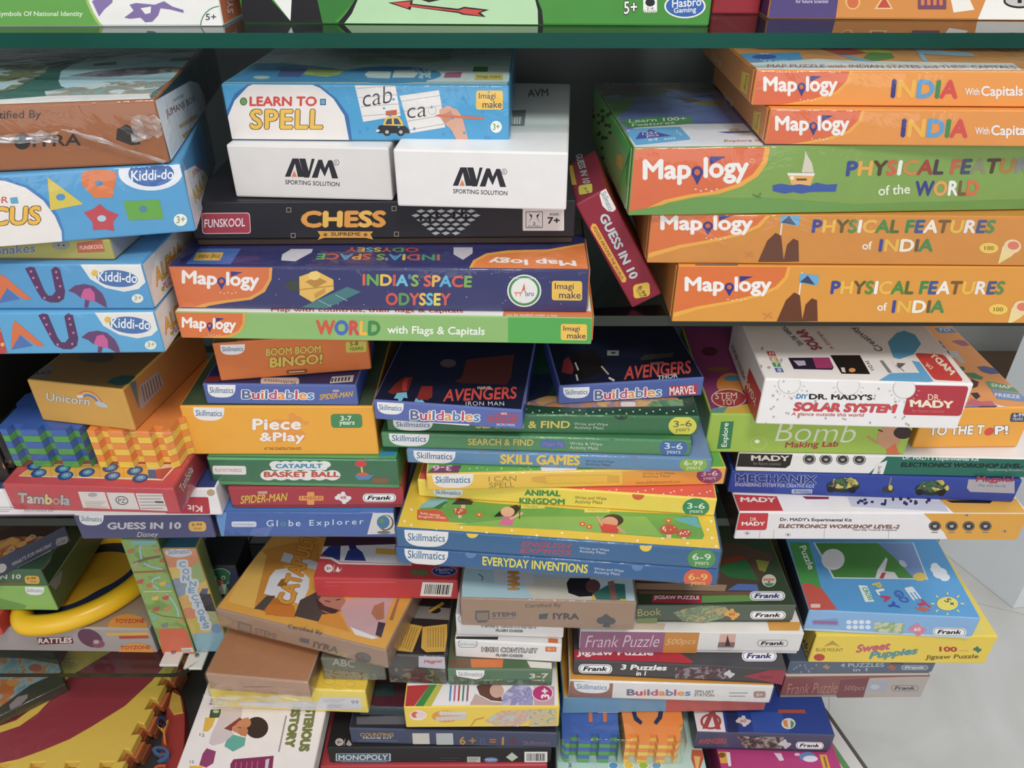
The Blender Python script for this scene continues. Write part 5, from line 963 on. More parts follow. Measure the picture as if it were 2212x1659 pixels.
b.ell('t', 235, 150, 52, 50, '9ab0bc', 'maker_badge'); b.text('t', 'GUESS IN 10', 'b8b4b8', 168, 215, 235, 465, 60, ol='5a2030', up=(58, -12), b=.05); b.poly('t', [(118, 310), (145, 305), (182, 470), (130, 475)], 'c0a038', 'label_panel'); b.rr('t', 195, 480, 312, 560, 'd8c84a', 'age_badge', 18, 5, -22); b.text('t', '8-99', '6a5a3a', 240, 500, 270, 555, 30, 'age_badge', up=(26, -6))
# ---- third shelf, left
b = X['unicorn']; V(0, 740, 7.373)
arc = lambda r: [(1440 + r * math.cos(math.radians(t)), 960 + r * .88 * math.sin(math.radians(t)) + r * .35 * math.cos(math.radians(t))) for t in range(200, 351, 15)]
for r, c in ((195, 'd86a3a'), (172, 'e8b048'), (150, '8aa0b8'), (130, '5a70a8')): b.line('f', arc(r), 24, c)
b.text('f', 'Unicorn', 'd8ccc0', 745, 915, 1430, 1000, 120, ol='7a9ab0', ow=.025, b=.005)
b.ell('f', 1280, 855, 55, 30, 'd8ccc8'); b.ell('f', 1620, 985, 110, 40, 'b8b8bc', rot=18)
b.poly('t', [(430, 560), (560, 470), (700, 370), (800, 360), (850, 390), (840, 440), (760, 530), (680, 560), (560, 560)], '6a5c54', 'label_panel'); b.text('t', 'DIY', '2a2624', 810, 455, 560, 470, 50, up=(-30, 45)); b.ell('t', 1540, 240, 290, 80, '54483c', 'label_panel')
b.poly('t', [(1700, 640), (1780, 570), (1950, 520), (2130, 530), (2160, 560), (2040, 660), (1880, 690)], '2c4a42', 'maker_badge')
V(0, 740, 3.771); b.poly('r', [(1130, 350), (1290, 230), (1340, 340), (1170, 530), (1140, 540)], 'a89088', 'barcode_label'); [b.line('r', [(1155 + 22 * i, 355 - 17 * i), (1180 + 22 * i, 480 - 20 * i)], 6, '5a4440', 'barcode_label') for i in range(7)]; b.poly('r', [(1055, 330), (1105, 310), (1135, 545), (1100, 450)], '5a6a6a')
b.poly('r', [(1250, 560), (1390, 480), (1370, 520), (1260, 600)], '3a3440')
b = X['tombola']; V(0, 960, 4.424)
b.text('f', 'Tambola', None, 170, 560, 670, 585, 100, ol='5a5450', ow=.04, b=.05, cols=['b8a8a0', 'd0b8a8', 'b8a8a0', 'd8b870', 'c8786a', 'b8a8a0', 'a8a4a8'])
b.poly('f', [(745, 450), (1000, 455), (1055, 615), (795, 605)], 'd8ccc4', 'label_panel'); b.poly('f', [(1015, 458), (1280, 463), (1335, 622), (1072, 616)], 'd4cac4', 'label_panel'); b.poly('f', [(1295, 465), (1550, 470), (1605, 635), (1345, 625)], 'd6ccc6', 'label_panel')
b.ell('f', 1165, 535, 62, 42, '5a5254', 'label_panel', rot=10); b.ell('f', 1165, 535, 52, 33, 'd4cac4', 'label_panel', rot=10); b.text('f', 'PZ', '5a5254', 1130, 555, 1200, 558, 38, 'label_panel'); lines(b, 'f', 810, 550, 1010, 600, 4, 'a89a94', sk=6); lines(b, 'f', 1320, 490, 1560, 610, 5, 'a89a94', sk=8); b.poly('f', [(1480, 540), (1560, 542), (1566, 560), (1488, 558)], '4a4444', 'label_panel'); b.ell('f', 885, 480, 45, 20, 'a8a0a8', 'label_panel')
b.poly('t', [(175, 305), (330, 190), (1700, 190), (1555, 345)], 'e8d8b0', 'label_panel'); b.poly('t', [(190, 298), (335, 195), (1410, 195), (1420, 325)], 'e8ac38', 'picture'); b.poly('t', [(1420, 325), (1412, 240), (1480, 240), (1500, 328)], '4a6090', 'picture'); b.poly('t', [(1500, 328), (1480, 240), (1650, 220), (1552, 335)], 'c04a44', 'picture')
for q in ((370, 275), (600, 235), (625, 300), (830, 270), (1055, 225), (1075, 305), (1290, 255), (1340, 325), (330, 208)):
    b.ell('t', q[0], q[1], 78, 40, '2f4a80', rot=-12); b.ell('t', q[0] + 8, q[1] - 3, 50, 27, '5a90b8', rot=-12); b.text('t', str(10 + q[0] % 80), 'c8d8e0', q[0] - 18, q[1] + 10, q[0] + 28, q[1] + 4, 22)
for q in (480, 715, 945, 1175): b.line('t', [(q, 200), (q + 12, 320)], 4, 'd89028')
b.text('r', 'Tambola', 'c8c4c4', 1745, 465, 1850, 250, 60, ol='4a4448', up=(-35, -60))
b = X['kit']
b.rr('f', 1560, 500, 1990, 660, 'b83440', 'label_panel', 14, 20, 4); b.text('f', 'Kit', 'e8d0cc', 1935, 585, 1790, 575, 70, up=(0, 62), b=.03); b.ell('f', 2015, 460, 38, 32, 'b8a080', 'maker_badge'); lines(b, 'f', -60, 600, 140, 640, 3, 'a89a9c'); b.text('f', 'electronics kit', 'a8989c', 230, 640, 510, 645, 26, b=0); b.poly('f', [(-900, 672), (715, 668), (715, 690), (-900, 705)], '7a5a78', 'colour_panel')
b = X['disney']
skl(b, 'f', 755, 662, 992, 770, 6, '5a7a98'); b.text('f', 'GUESS IN 10', 'c0bfc8', 1025, 812, 1730, 808, 68, ol='3a3a58', ow=.02, b=.06); b.text('f', 'Disney', 'd0ccd4', 1310, 900, 1512, 895, 62, sh=.2, b=-.004)
b.rr('f', 1800, 735, 1968, 830, 'd8a84a', 'age_badge', 36, 6); b.text('f', '6-99', '5a4a3a', 1835, 778, 1930, 778, 28, 'age_badge'); b.text('f', 'YEARS', '5a4a3a', 1845, 815, 1930, 815, 22, 'age_badge', b=0)
b = X['darkback']; b.rr('f', 20, 120, 160, 235, 'd89038', 'age_badge', 30, 12, 6); b.text('f', '5-8', '5a3a1c', 45, 175, 110, 182, 36, 'age_badge'); b.text('f', 'YEARS', '5a3a1c', 70, 218, 140, 222, 22, 'age_badge', b=0); b.poly('f', [(-500, -60), (-20, -60), (60, 60), (-500, 60)], 'b89030', 'colour_panel')
# ---- third shelf, middle
V(380, 720, 3.6058)
b = X['bingo']; skl(b, 'f', 345, 90, 538, 170, -6); b.text('f', 'BOOM BOOM', 'd8b83c', 700, 178, 1128, 150, 60, ol='5a3a1c', ow=.03, b=.05); b.text('f', 'BINGO!', 'd8b440', 728, 270, 1142, 238, 82, ol='5a3a1c', ow=.03, b=.06)
b.rr('f', 1322, 66, 1484, 150, 'c8bc3c', 'age_badge', 14, 2, -6); b.text('f', '5-8', '4a4420', 1355, 98, 1420, 94, 32, 'age_badge'); b.text('f', 'YEARS', '4a4420', 1350, 136, 1458, 128, 26, 'age_badge', b=.01); b.rr('f', 860, 286, 1022, 316, '8a4a24', 'label_panel', 12, 0, -10); b.line('f', [(880, 302), (1003, 294)], 8, 'd8bc94', 'small_print')
b.poly('t', [(290, 60), (480, 55), (440, 95), (300, 100)], '3f5a34')
b = X['build1']; skl(b, 'f', 245, 398, 465, 498, 3); builda(b, 'f', 515, 512, 1072, 515, 72); b.text('f', 'SPIDER-MAN', 'e0a83c', 1118, 520, 1380, 492, 44, sh=.2, b=.03); b.poly('f', [(1222, 438), (1272, 438), (1272, 456), (1222, 456)], 'c89aa8', 'maker_badge'); b.text('t', 'Skillmatics', '4a4a50', 930, 362, 690, 352, 28, up=(-5, 28), b=0, part='maker_badge'); b.rr('t', 660, 345, 960, 402, 'd8c4b4', 'maker_badge', 20); b.text('t', 'Skillmatics', '3a4050', 940, 372, 690, 358, 22, up=(-5, 25), b=0, part='maker_badge'); b.poly('t', [(1215, 338), (1388, 326), (1375, 378), (1198, 390)], 'ccd0d4', 'label_panel'); [b.line('t', [(1222 + 26 * i, 350 - 2 * i), (1214 + 26 * i, 380 - 2 * i)], 14, '4a4654', 'label_panel') for i in range(6)]; b.poly('t', [(240, 340), (350, 330), (340, 375), (225, 380)], '8a2a2c', 'label_panel')
b = X['piece']; skl(b, 'f', 135, 575, 378, 678, 4)
for q in ((905, 640, 28), (930, 690, 60), (880, 740, 90), (800, 760, 120), (950, 800, 60), (1015, 700, 22)): b.ell('f', q[0], q[1], q[2], q[2] * .75, 'e8963c')
b.text('f', 'Piece', 'f2ece4', 595, 755, 975, 750, 92, ol='e08a38', ow=.02, b=.045, sp=1.06); b.text('f', '&Play', 'f2ece4', 652, 862, 1002, 862, 92, ol='e08a38', ow=.02, b=.045, sp=1.06); b.text('f', 'AT THE CONSTRUCTION SITE', '8a5a1c', 688, 908, 975, 908, 20, 'small_print', b=.01)
b.rr('f', 1205, 628, 1448, 735, '4a8a54', 'age_badge', 26, 6); b.text('f', '3-7', 'e8ece0', 1282, 680, 1368, 680, 38, 'age_badge'); b.text('f', 'years', 'e8ece0', 1272, 722, 1392, 722, 36, 'age_badge')
b = X['basket']; b.poly('f', [(180, 950), (1760, 955), (1760, 990), (180, 985)], '5ab870', 'colour_panel'); b.poly('f', [(240, 1150), (1760, 1180), (1760, 1230), (240, 1210)], '4a9a5c', 'colour_panel')
b.rr('f', 285, 1030, 545, 1098, 'e8e2de', 'maker_badge', 14, 4, 3); b.text('f', 'PLAYWITHNERDS', 'b8605c', 305, 1078, 512, 1080, 26, 'maker_badge', b=0)
for x in range(6): b.ell('f', 780 + 75 * x, 1022, 52, 28, 'e8e4de'); b.ell('f', 720 + 100 * x, 1105, 62, 40, 'e8e4de')
b.rr('f', 740, 1005, 1180, 1065, 'e8e4de', r=20); b.rr('f', 690, 1075, 1270, 1135, 'e8e4de', r=20); b.text('f', 'CATAPULT', '3f8ab0', 775, 1052, 1142, 1050, 36, b=.06); b.text('f', 'BASKET BALL', 'c84a34', 685, 1120, 1275, 1120, 44, b=.06)
b.ell('f', 1440, 1015, 46, 28, 'd04040'); b.line('f', [(1445, 1040), (1455, 1100)], 14, 'e8c060'); b.poly('f', [(1390, 1105), (1545, 1100), (1500, 1138), (1420, 1140)], '4a88c0'); b.ell('f', 1455, 1098, 48, 15, 'd85a3a'); b.rr('f', 1530, 1125, 1655, 1165, '8a5a3a', r=10)
b.poly('t', [(1600, 920), (1715, 905), (1705, 950), (1580, 960)], '3f98c8', 'picture')
b = X['spider']; b.text('f', 'SPIDER-MAN', 'd8a83c', 502, 1330, 868, 1305, 66, sh=.15, ol='6a2028', ow=.02, b=.04); b.poly('f', [(638, 1230), (712, 1228), (712, 1250), (638, 1250)], 'c8989c', 'maker_badge'); b.rr('f', 958, 1265, 1150, 1302, 'e0984a', r=8); b.rr('f', 1022, 1235, 1078, 1335, 'e0984a', r=8); b.text('f', '3 PUZZLES', 'b03a30', 968, 1292, 1140, 1292, 20)
jig(b, 'f', 1302, 1280, 60, 'e0dcda', txt='48', tc='c04a50'); frank(b, 'f', 1585, 1280, 260, 66)
b = X['globe']; b.rr('f', 432, 1465, 626, 1508, 'd0d4e4', 'maker_badge', 14, 3); b.text('f', 'PLAYWITHNERDS', '7a88a8', 445, 1496, 610, 1498, 16, 'maker_badge', b=0); b.text('f', 'Globe', None, 705, 1505, 970, 1502, 50, cols=['d0d8e8', 'd0d8e8', '5a9a7a', 'd0d8e8', 'd0d8e8'], sp=1.3, b=.01); b.text('f', 'Explorer', 'd0d8e8', 1040, 1512, 1460, 1500, 58, sp=1.4, b=.01)
b.poly('f', [(1535, 1398), (1725, 1390), (1735, 1560), (1490, 1566)], 'd8d4d2', 'picture'); b.ell('f', 1635, 1475, 62, 62, '6a5a4a'); b.ell('f', 1630, 1472, 54, 54, 'd8d4d2'); b.ell('f', 1615, 1470, 50, 50, '3f78a0'); b.ell('f', 1605, 1460, 24, 18, '5a8a6a'); b.line('f', [(1618, 1520), (1618, 1545)], 10, '6a5a4a'); b.ell('f', 1620, 1550, 52, 12, '7a6a58')
b.poly('f', [(330, 1360), (400, 1360), (372, 1600), (300, 1600)], '5a94cc', 'colour_panel'); b.poly('f', [(570, 1570), (600, 1520), (760, 1500), (700, 1600)], '5a72b4', 'colour_panel')
# ---- third shelf, activity mats
V(780, 700, 2.765)
b = X['mat1']; skl(b, 'f', 258, 1328, 522, 1432, 14); b.text('f', 'EVERYDAY INVENTIONS', 'e8d83a', 725, 1440, 1352, 1490, 54, b=.035); ww(b, 'f', 1392, 1450, 1568, 44, 'd0d8e4', 14); age(b, 'f', 2012, 1520, 86, 62, 'e05a3a', '6-9', 'f0c83a', sl=4); b.ell('f', 655, 1372, 32, 26, '5a84b0'); b.ell('f', 1650, 1448, 34, 26, '5a84b0')
b = X['mat2']; skl(b, 'f', 258, 1228, 522, 1325, 10); b.text('f', 'ENGLISH', 'a8485c', 952, 1326, 1258, 1342, 32, sh=.3, b=.05); b.text('f', 'EXPRESS', 'a8485c', 945, 1364, 1262, 1380, 30, sh=.3, b=.05); ww(b, 'f', 1304, 1328, 1482, 40, 'd0d8e4', 12); age(b, 'f', 2034, 1400, 84, 62, '4a9248', '6-9', 'd8e8c8', sl=4)
for q in ((665, 1248), (1700, 1328)): b.ell('f', q[0], q[1], 36, 30, 'f0cc30')
b.poly('t', [(380, 1070), (455, 1035), (780, 1070), (1500, 1120), (1900, 1135), (2010, 1150), (2050, 1260), (2040, 1285), (1950, 1285), (1400, 1245), (700, 1195), (340, 1170), (335, 1120)], '6aa848', 'picture'); b.poly('t', [(560, 1200), (1000, 1150), (1700, 1150), (1800, 1270), (1200, 1230)], '88b850'); b.poly('t', [(360, 1080), (420, 1040), (520, 1045), (500, 1090), (350, 1100)], '8ac0c8'); b.poly('t', [(1870, 1160), (2000, 1150), (2030, 1220), (1900, 1180)], '6ab0b8')
b.poly('t', [(335, 1110), (470, 1110), (525, 1165), (520, 1182), (335, 1168)], 'e0603c', 'label_panel'); b.text('t', 'Builds essential', 'f4e4d4', 355, 1136, 470, 1150, 14, 'small_print'); b.text('t', 'English skills', 'f4e4d4', 345, 1160, 505, 1168, 16, 'small_print')
b.poly('t', [(790, 1152), (850, 1100), (930, 1080), (955, 1100), (900, 1160), (860, 1148)], '2a2426'); b.ell('t', 875, 1122, 42, 30, 'e8b494'); b.poly('t', [(820, 1200), (850, 1150), (915, 1150), (905, 1205)], 'd870a0'); b.line('t', [(890, 1165), (965, 1128)], 14, 'e8b494'); b.line('t', [(946, 1165), (950, 1080)], 5, '4a3020'); b.rr('t', 955, 1078, 1098, 1102, 'e8d850', 'label_panel', 3); b.text('t', 'SYLLABLE', '6a7a30', 975, 1094, 1055, 1098, 11, 'small_print', b=0)
b.ell('t', 1505, 1172, 62, 36, '3a2420'); b.ell('t', 1485, 1185, 50, 34, 'e0a080'); b.poly('t', [(1420, 1190), (1470, 1195), (1540, 1205), (1535, 1252), (1440, 1246)], 'd84438'); b.line('t', [(1440, 1205), (1410, 1148)], 14, 'e0a080'); b.line('t', [(1530, 1212), (1575, 1248)], 14, 'e0a080'); b.rr('t', 1334, 1100, 1486, 1126, 'e8d850', 'label_panel', 3); b.text('t', 'ADJECTIVES', '6a7a30', 1350, 1118, 1470, 1122, 11, 'small_print', b=0)
for x, y, s in ((590, 1120, 1), (1838, 1228, 1.4), (1928, 1250, 1.1), (610, 1055, 1.2)): b.rr('t', x - 10 * s, y, x + 10 * s, y + 40 * s, 'e0c8a0', r=4); b.ell('t', x, y, 40 * s, 22 * s, 'c8583a'); b.dots('t', x - 28 * s, y - 12 * s, x + 28 * s, y + 8 * s, 7, 6, 'f0e0d0', seed=int(x))
for q in ((705, 1140), (1322, 1196), (1362, 1212), (1836, 1176)): b.ell('t', q[0], q[1], 20, 14, 'd86a3a', n=10); b.ell('t', q[0], q[1], 7, 6, 'f0d060', n=8)
for i in range(12): x = 300 + 150 * i; b.ell('t', x, 1190 + 8 * i + (i % 2) * 22 + 12, 9, 7, 'fbf4d8', n=8)
for q in ((260, 1180), (300, 1110), (2090, 1180), (2120, 1330), (2095, 1280), (2070, 1230)): b.ell('t', q[0], q[1], 9, 8, 'fbf4d8', n=8)
b.poly('t', [(430, 1100), (500, 1060), (520, 1062), (470, 1105)], '3a7a38'); b.poly('t', [(540, 1078), (590, 1040), (670, 1060), (660, 1080)], '3a3a30')
b = X['mat3']; skl(b, 'f', 430, 980, 608, 1032, 8); b.text('f', 'ANIMAL', '3a8a4a', 975, 1024, 1192, 1030, 36, b=.06); b.text('f', 'KINGDOM', '3a8a4a', 945, 1072, 1216, 1080, 36, b=.06); ww(b, 'f', 1276, 1024, 1465, 52, '6a6a3a', 6); age(b, 'f', 2000, 1095, 80, 55, '3a8a5a', '3-6', 'e0ecd8', sl=2); b.ell('f', 1655, 1022, 36, 28, 'd8603c')
for i in range(22): b.ell('t', 1330 + 36 * i + (i % 3) * 8, 985 + (i * 37 % 45), 6, 5, 'f4dcd0', n=6)
b = X['mat4']; skl(b, 'f', 425, 892, 672, 980, -2); b.text('f', 'I CAN', '9a8a34', 762, 942, 926, 938, 32, b=0); b.text('f', 'SPELL', '9a8a34', 765, 980, 915, 974, 32, b=0); b.poly('f', [(1020, 915), (1115, 902), (1460, 900), (1540, 905), (1545, 950), (1110, 955), (1020, 940)], 'e0a838', 'picture'); b.poly('f', [(1100, 908), (1470, 903), (1470, 945), (1110, 950)], 'f0bc34', 'picture')
b.poly('f', [(1560, 880), (2200, 850), (2200, 960), (1560, 975)], 'eca236', 'colour_panel'); ww(b, 'f', 1680, 885, 1870, 36, '7a5a2c', -3); b.text('f', 'www.skillmaticsworld.com', '8a5424', 1640, 955, 1905, 948, 16, 'small_print', b=0); age(b, 'f', 2080, 902, 76, 50, '8a3a64', '3-6', 'e8b8c8', sl=-3)
b.poly('t', [(395, 890), (440, 845), (600, 845), (580, 888)], '7a3a60', 'age_badge'); b.text('t', '3-6', 'e8c0d0', 545, 845, 430, 845, 30, up=(-5, 32), part='age_badge'); b.poly('t', [(1070, 855), (1300, 850), (1280, 875), (1080, 880)], WH, 'label_panel'); b.dots('t', 620, 855, 1050, 880, 12, 5, 'c8e0b0', seed=4)
b = X['mat5']; skl(b, 'f', 312, 748, 565, 830, 8); b.text('f', 'SKILL GAMES', 'e8c03c', 830, 836, 1306, 845, 60, b=.06); ww(b, 'f', 1340, 808, 1510, 40, '3a4a60', 6); age(b, 'f', 1985, 838, 84, 48, '8ab040', '6-99', 'e4ecc8', sl=2); b.ell('f', 722, 755, 28, 16, 'd86a3c'); b.ell('f', 1635, 786, 30, 16, 'd86a3c')
b = X['mat6']; skl(b, 'f', 165, 645, 408, 726, 6); b.text('f', 'SEARCH & FIND', 'd8b848', 638, 722, 1028, 728, 40, b=.025); b.poly('f', [(1072, 700), (1110, 688), (1215, 700), (1220, 735), (1140, 745), (1070, 732)], '4a70b0', 'label_panel'); b.text('f', 'Peppa Pig', '9a6aa8', 1088, 732, 1205, 735, 30, 'label_panel'); ww(b, 'f', 1246, 700, 1440, 52, 'c8d4c0', 6, '&'); age(b, 'f', 1866, 738, 82, 60, '3f6aa8', '3-6', 'd8e0e8', sl=3); b.ell('f', 1498, 672, 40, 22, '3f7a4c')
b = X['mat7']; skl(b, 'f', 190, 570, 430, 635, 4); b.text('f', 'SEARCH & FIND', 'd8c04a', 685, 622, 1246, 622, 44, b=.03); ww(b, 'f', 1272, 585, 1474, 46, 'c0ccb8', 4); age(b, 'f', 1920, 608, 84, 60, 'dcd238', '3-6', '5a6a30', sl=-4); b.ell('f', 1553, 548, 40, 24, '1c3c2a')
b.poly('t', [(960, 480), (1100, 430), (1890, 440), (1930, 490), (1290, 500), (1110, 494)], ('c88a4a', 'd8a860', '8a7a9a', 50)); b.rr('t', 1550, 465, 1640, 492, 'd8dce0', 'maker_badge', 10); b.poly('t', [(1740, 460), (1920, 450), (1925, 488), (1700, 492)], ('4a8a60', '5a9ab0', '7ab04a', 60)); b.poly('t', [(960, 300), (1180, 300), (1110, 430), (960, 470)], '1f2a44')
for i in range(26): b.ell('t', 985 + 40 * i, 508 + (i * 53 % 32), 6, 5, 'd0dcd0', n=6)
b = X['iron']; V(780, 690, 5.53)
skl(b, 'f', 190, 985, 510, 1125, 18); builda(b, 'f', 588, 1200, 1415, 1220, 118); b.text('f', 'AVENGERS', 'c84a48', 1500, 1240, 1880, 1240, 110, sh=.15, b=.02); b.text('f', 'IRON MAN', 'd8d8e4', 1620, 1270, 1835, 1275, 30, b=.01); b.poly('f', [(1665, 1108), (1748, 1106), (1748, 1140), (1665, 1140)], 'b84a50', 'maker_badge'); b.text('f', 'MARVEL', 'e8dcdc', 1670, 1138, 1745, 1136, 28, 'maker_badge'); b.poly('f', [(798, 1225), (1295, 1250), (1288, 1280), (800, 1252)], 'e4e2e2', 'label_panel')
b.text('t', 'AVENGERS', 'd84c44', 975, 985, 1855, 950, 130, up=(30, -150), ol='4a1c20', ow=.012, b=.03); b.text('t', 'MARVEL', 'e8d4b8', 1390, 838, 1565, 836, 36, b=.03, part='maker_badge'); b.text('t', 'IRON MAN', 'd8d8dc', 1250, 1030, 1710, 1032, 50, sp=1.15, b=.0)
b.poly('t', [(1110, 740), (1200, 700), (1260, 480), (1830, 420), (1790, 700), (1740, 780), (1200, 765)], '5a2a2a', 'colour_panel'); b.ell('t', 1040, 525, 95, 50, '5a4a54'); b.poly('t', [(320, 870), (420, 760), (520, 690), (620, 690), (560, 860), (470, 870), (380, 900)], '7a2a24'); b.poly('t', [(660, 950), (720, 800), (855, 795), (850, 930), (790, 965)], '8a2c28'); b.poly('t', [(490, 750), (560, 700), (540, 860), (490, 850)], 'b83a34'); b.poly('t', [(390, 945), (430, 880), (545, 870), (555, 945), (510, 935), (490, 970), (450, 985), (440, 950)], '78c0dc'); b.poly('t', [(635, 985), (655, 940), (690, 965), (730, 960), (770, 1005), (700, 1000)], '78b8d8')
b.poly('r', [(1920, 1060), (1975, 780), (2000, 660), (2012, 680), (1960, 1000)], 'b8bcc8', 'label_panel')
b = X['thor']; V(1100, 660, 4.424)
skl(b, 'f', 515, 785, 768, 890, -8); builda(b, 'f', 815, 905, 1452, 868, 95); b.poly('f', [(1530, 770), (1805, 752), (1790, 850), (1520, 862)], 'b83a44', 'maker_badge'); b.text('f', 'MARVEL', 'ece4e4', 1532, 858, 1782, 842, 80, 'maker_badge', b=.03)
b.text('t', 'AVENGERS', 'c84a44', 1095, 712, 1738, 650, 100, up=(15, -130), ol='3a1a1e', ow=.012, b=.03); b.text('t', 'MARVEL', 'b87a6a', 1352, 572, 1490, 560, 28, b=.02, part='maker_badge'); b.text('t', 'THOR', 'c8ccd0', 1415, 712, 1612, 690, 40, b=.03)
b.poly('t', [(500, 640), (520, 520), (570, 490), (620, 600), (600, 660)], '8a2c34'); b.poly('t', [(600, 450), (820, 420), (920, 560), (890, 640), (700, 700), (620, 660)], '1c1618'); b.line('t', [(630, 545), (660, 620)], 16, 'c8c0b8'); b.line('t', [(880, 580), (950, 660)], 16, 'b0a898'); b.line('t', [(950, 690), (1005, 720)], 20, 'c8c4c0'); b.line('t', [(640, 660), (655, 720)], 16, 'd0ccc8'); b.poly('t', [(935, 430), (1050, 430), (1045, 480), (935, 480)], '8a8684'); b.poly('t', [(975, 448), (1015, 446), (1012, 462), (975, 462)], '2a2a30'); b.poly('t', [(1250, 500), (1300, 470), (1580, 450), (1560, 490), (1260, 530)], '3a3834', 'label_panel')
# ---- third shelf, right
V(1480, 680, 3.0219)
b = X['bomb']; b.text('f', 'Bomb', 'd8dcc0', 585, 825, 1110, 835, 130, sh=.25, b=-.012); b.text('f', 'Making Lab', 'a8403c', 650, 880, 1000, 872, 50, sh=.15, b=.03); b.poly('f', [(235, 698), (318, 695), (295, 872), (208, 875)], '2f7a4a', 'maker_badge'); b.text('f', 'Explore', 'e0e8d8', 282, 862, 295, 705, 45, 'maker_badge', up=(-46, 0), b=.02)
for q in ((480, 838, 55), (425, 705, 26), (1120, 820, 24)): b.ell('f', q[0], q[1], q[2], q[2] * .8, 'b4c87a'); b.ell('f', q[0], q[1], q[2] * .93, q[2] * .73, '9cba3c')
b.ell('f', 470, 826, 16, 12, 'e8f0d8'); b.ell('f', 1330, 800, 78, 75, 'c8906a'); b.ell('f', 1420, 770, 60, 40, '3a2a28'); b.poly('f', [(1310, 880), (1370, 840), (1400, 910), (1320, 912)], 'd86a3a'); b.line('f', [(1260, 750), (1290, 762)], 8, '2a2020'); b.line('f', [(1190, 795), (1260, 840)], 14, 'c08a60')
b.ell('t', 300, 455, 95, 75, 'd88838'); b.ell('t', 310, 415, 55, 18, '4a90b0'); b.poly('t', [(190, 620), (230, 598), (310, 600), (420, 580), (440, 640), (250, 640)], 'd8b03a'); b.ell('t', 285, 545, 116, 62, 'd0c0b8', 'label_panel'); b.ell('t', 285, 545, 108, 56, 'a83a3c', 'label_panel'); b.text('t', 'STEM', 'e8c8b0', 195, 552, 340, 548, 42, 'label_panel', ol='7a2428'); b.text('t', 'TOY', 'e8c8b0', 238, 592, 335, 588, 38, 'label_panel', ol='7a2428'); b.poly('t', [(180, 612), (280, 600), (250, 640), (165, 640)], '5a9a90'); b.ell('t', 215, 355, 75, 16, '8a5a34'); b.ell('t', 160, 240, 50, 30, '5a2a34')
b = X['totop']; b.text('f', 'TO THE T', WH, 1595, 790, 1955, 780, 62, ol='3a3a5a', ow=.03, sh=.1, b=.05); b.ell('f', 1985, 762, 34, 24, 'd8503c', rot=-25); b.text('f', 'P!', WH, 2020, 785, 2110, 780, 60, ol='3a3a5a', ow=.03, b=.05); b.rr('f', 2128, 640, 2260, 698, '4a4a66', 'age_badge', 14, -10); b.text('f', '6-99', 'e0e0e8', 2142, 668, 2212, 664, 24, 'age_badge'); b.text('f', 'YEARS', 'e0e0e8', 2135, 690, 2205, 688, 18, 'age_badge', b=0)
V(1900, 680, 7.0897)
b.poly('t', [(845, 205), (930, 195), (1110, 210), (1190, 275), (930, 280), (870, 240)], '6a86b0', 'label_panel'); b.text('t', 'TO', 'd0d8e4', 900, 255, 1080, 255, 50, 'label_panel'); b.poly('t', [(1095, 405), (1200, 385), (1310, 400), (1380, 470), (1270, 480)], 'a8647c'); b.poly('t', [(1490, 800), (1600, 785), (1760, 820), (1850, 900), (1700, 910), (1560, 870)], '5a6090'); b.poly('t', [(1300, 890), (1450, 890), (1590, 960), (1560, 995), (1400, 970)], '4a8458')
b.poly('t', [(1070, 560), (1180, 550), (1250, 660), (1320, 740), (1230, 745), (1160, 660), (1060, 660)], 'c0b8b4'); b.poly('t', [(850, 390), (930, 410), (1050, 545), (1080, 620), (1000, 580)], ('5a6480', 'a8a8b8', '3a3a50', 200)); b.ell('t', 1250, 830, 55, 36, '4a6a50'); b.poly('t', [(1400, 980), (1520, 1030), (1500, 1100), (1420, 1130)], '5a3430'); b.poly('t', [(1390, 1200), (1500, 1190), (1545, 1250), (1480, 1300)], '3f3440'); b.poly('t', [(1320, 1380), (1400, 1280), (1550, 1330), (1720, 1320), (1770, 1390), (1520, 1400)], 'd06a78'); b.poly('t', [(1280, 1470), (1310, 1400), (1510, 1400), (1800, 1395), (1740, 1480)], '6a7ac0'); b.poly('t', [(1520, 1400), (1800, 1395), (1720, 1480), (1530, 1470)], '4a4460'); b.poly('t', [(1740, 1330), (1800, 1380), (1970, 1415), (1820, 1420)], 'f0e8e0')
b.poly('t', [(1620, 1040), (1650, 1015), (1900, 1060), (2080, 1130), (2180, 1200), (1690, 1135)], '6a9a72', 'label_panel'); b.text('t', 'SNAP', 'e4ecdc', 1710, 1100, 2020, 1140, 50, 'label_panel'); b.poly('t', [(1700, 1145), (2190, 1215), (2300, 1340), (1800, 1290)], '7a90b8', 'label_panel'); b.text('t', 'FREEZE', 'e4e8f0', 1765, 1250, 2150, 1285, 50, 'label_panel')
b = X['solar']; V(1480, 680, 3.0219)
b.text('f', 'DIY', '3f88b8', 722, 548, 802, 550, 32, sh=.2, b=.06); b.text('f', "DR. MADY'S", BK, 808, 552, 1222, 558, 38, b=.05); b.text('f', 'SOLAR SYSTEM', 'd8443c', 705, 628, 1382, 642, 58, ol='4a80b8', ow=.02, sh=.2, b=.07); b.text('f', 'A glance outside this world', 'c8483c', 692, 664, 1168, 672, 30, sh=.2, b=.015)
b.rr('f', 1470, 458, 1852, 652, 'b83440', 'label_panel', 20, -52, 8)
b.text('f', 'DR.', 'f0d8b8', 1585, 555, 1665, 558, 38, ol='c8603a', b=.0, part='maker_badge'); b.text('f', 'MADY', 'f4e8d8', 1468, 600, 1750, 610, 48, ol='d8903a', b=.05, part='maker_badge'); b.text('f', 'for future scientist', 'd8706a', 1480, 635, 1690, 640, 22, 'small_print', sh=.2, b=0)
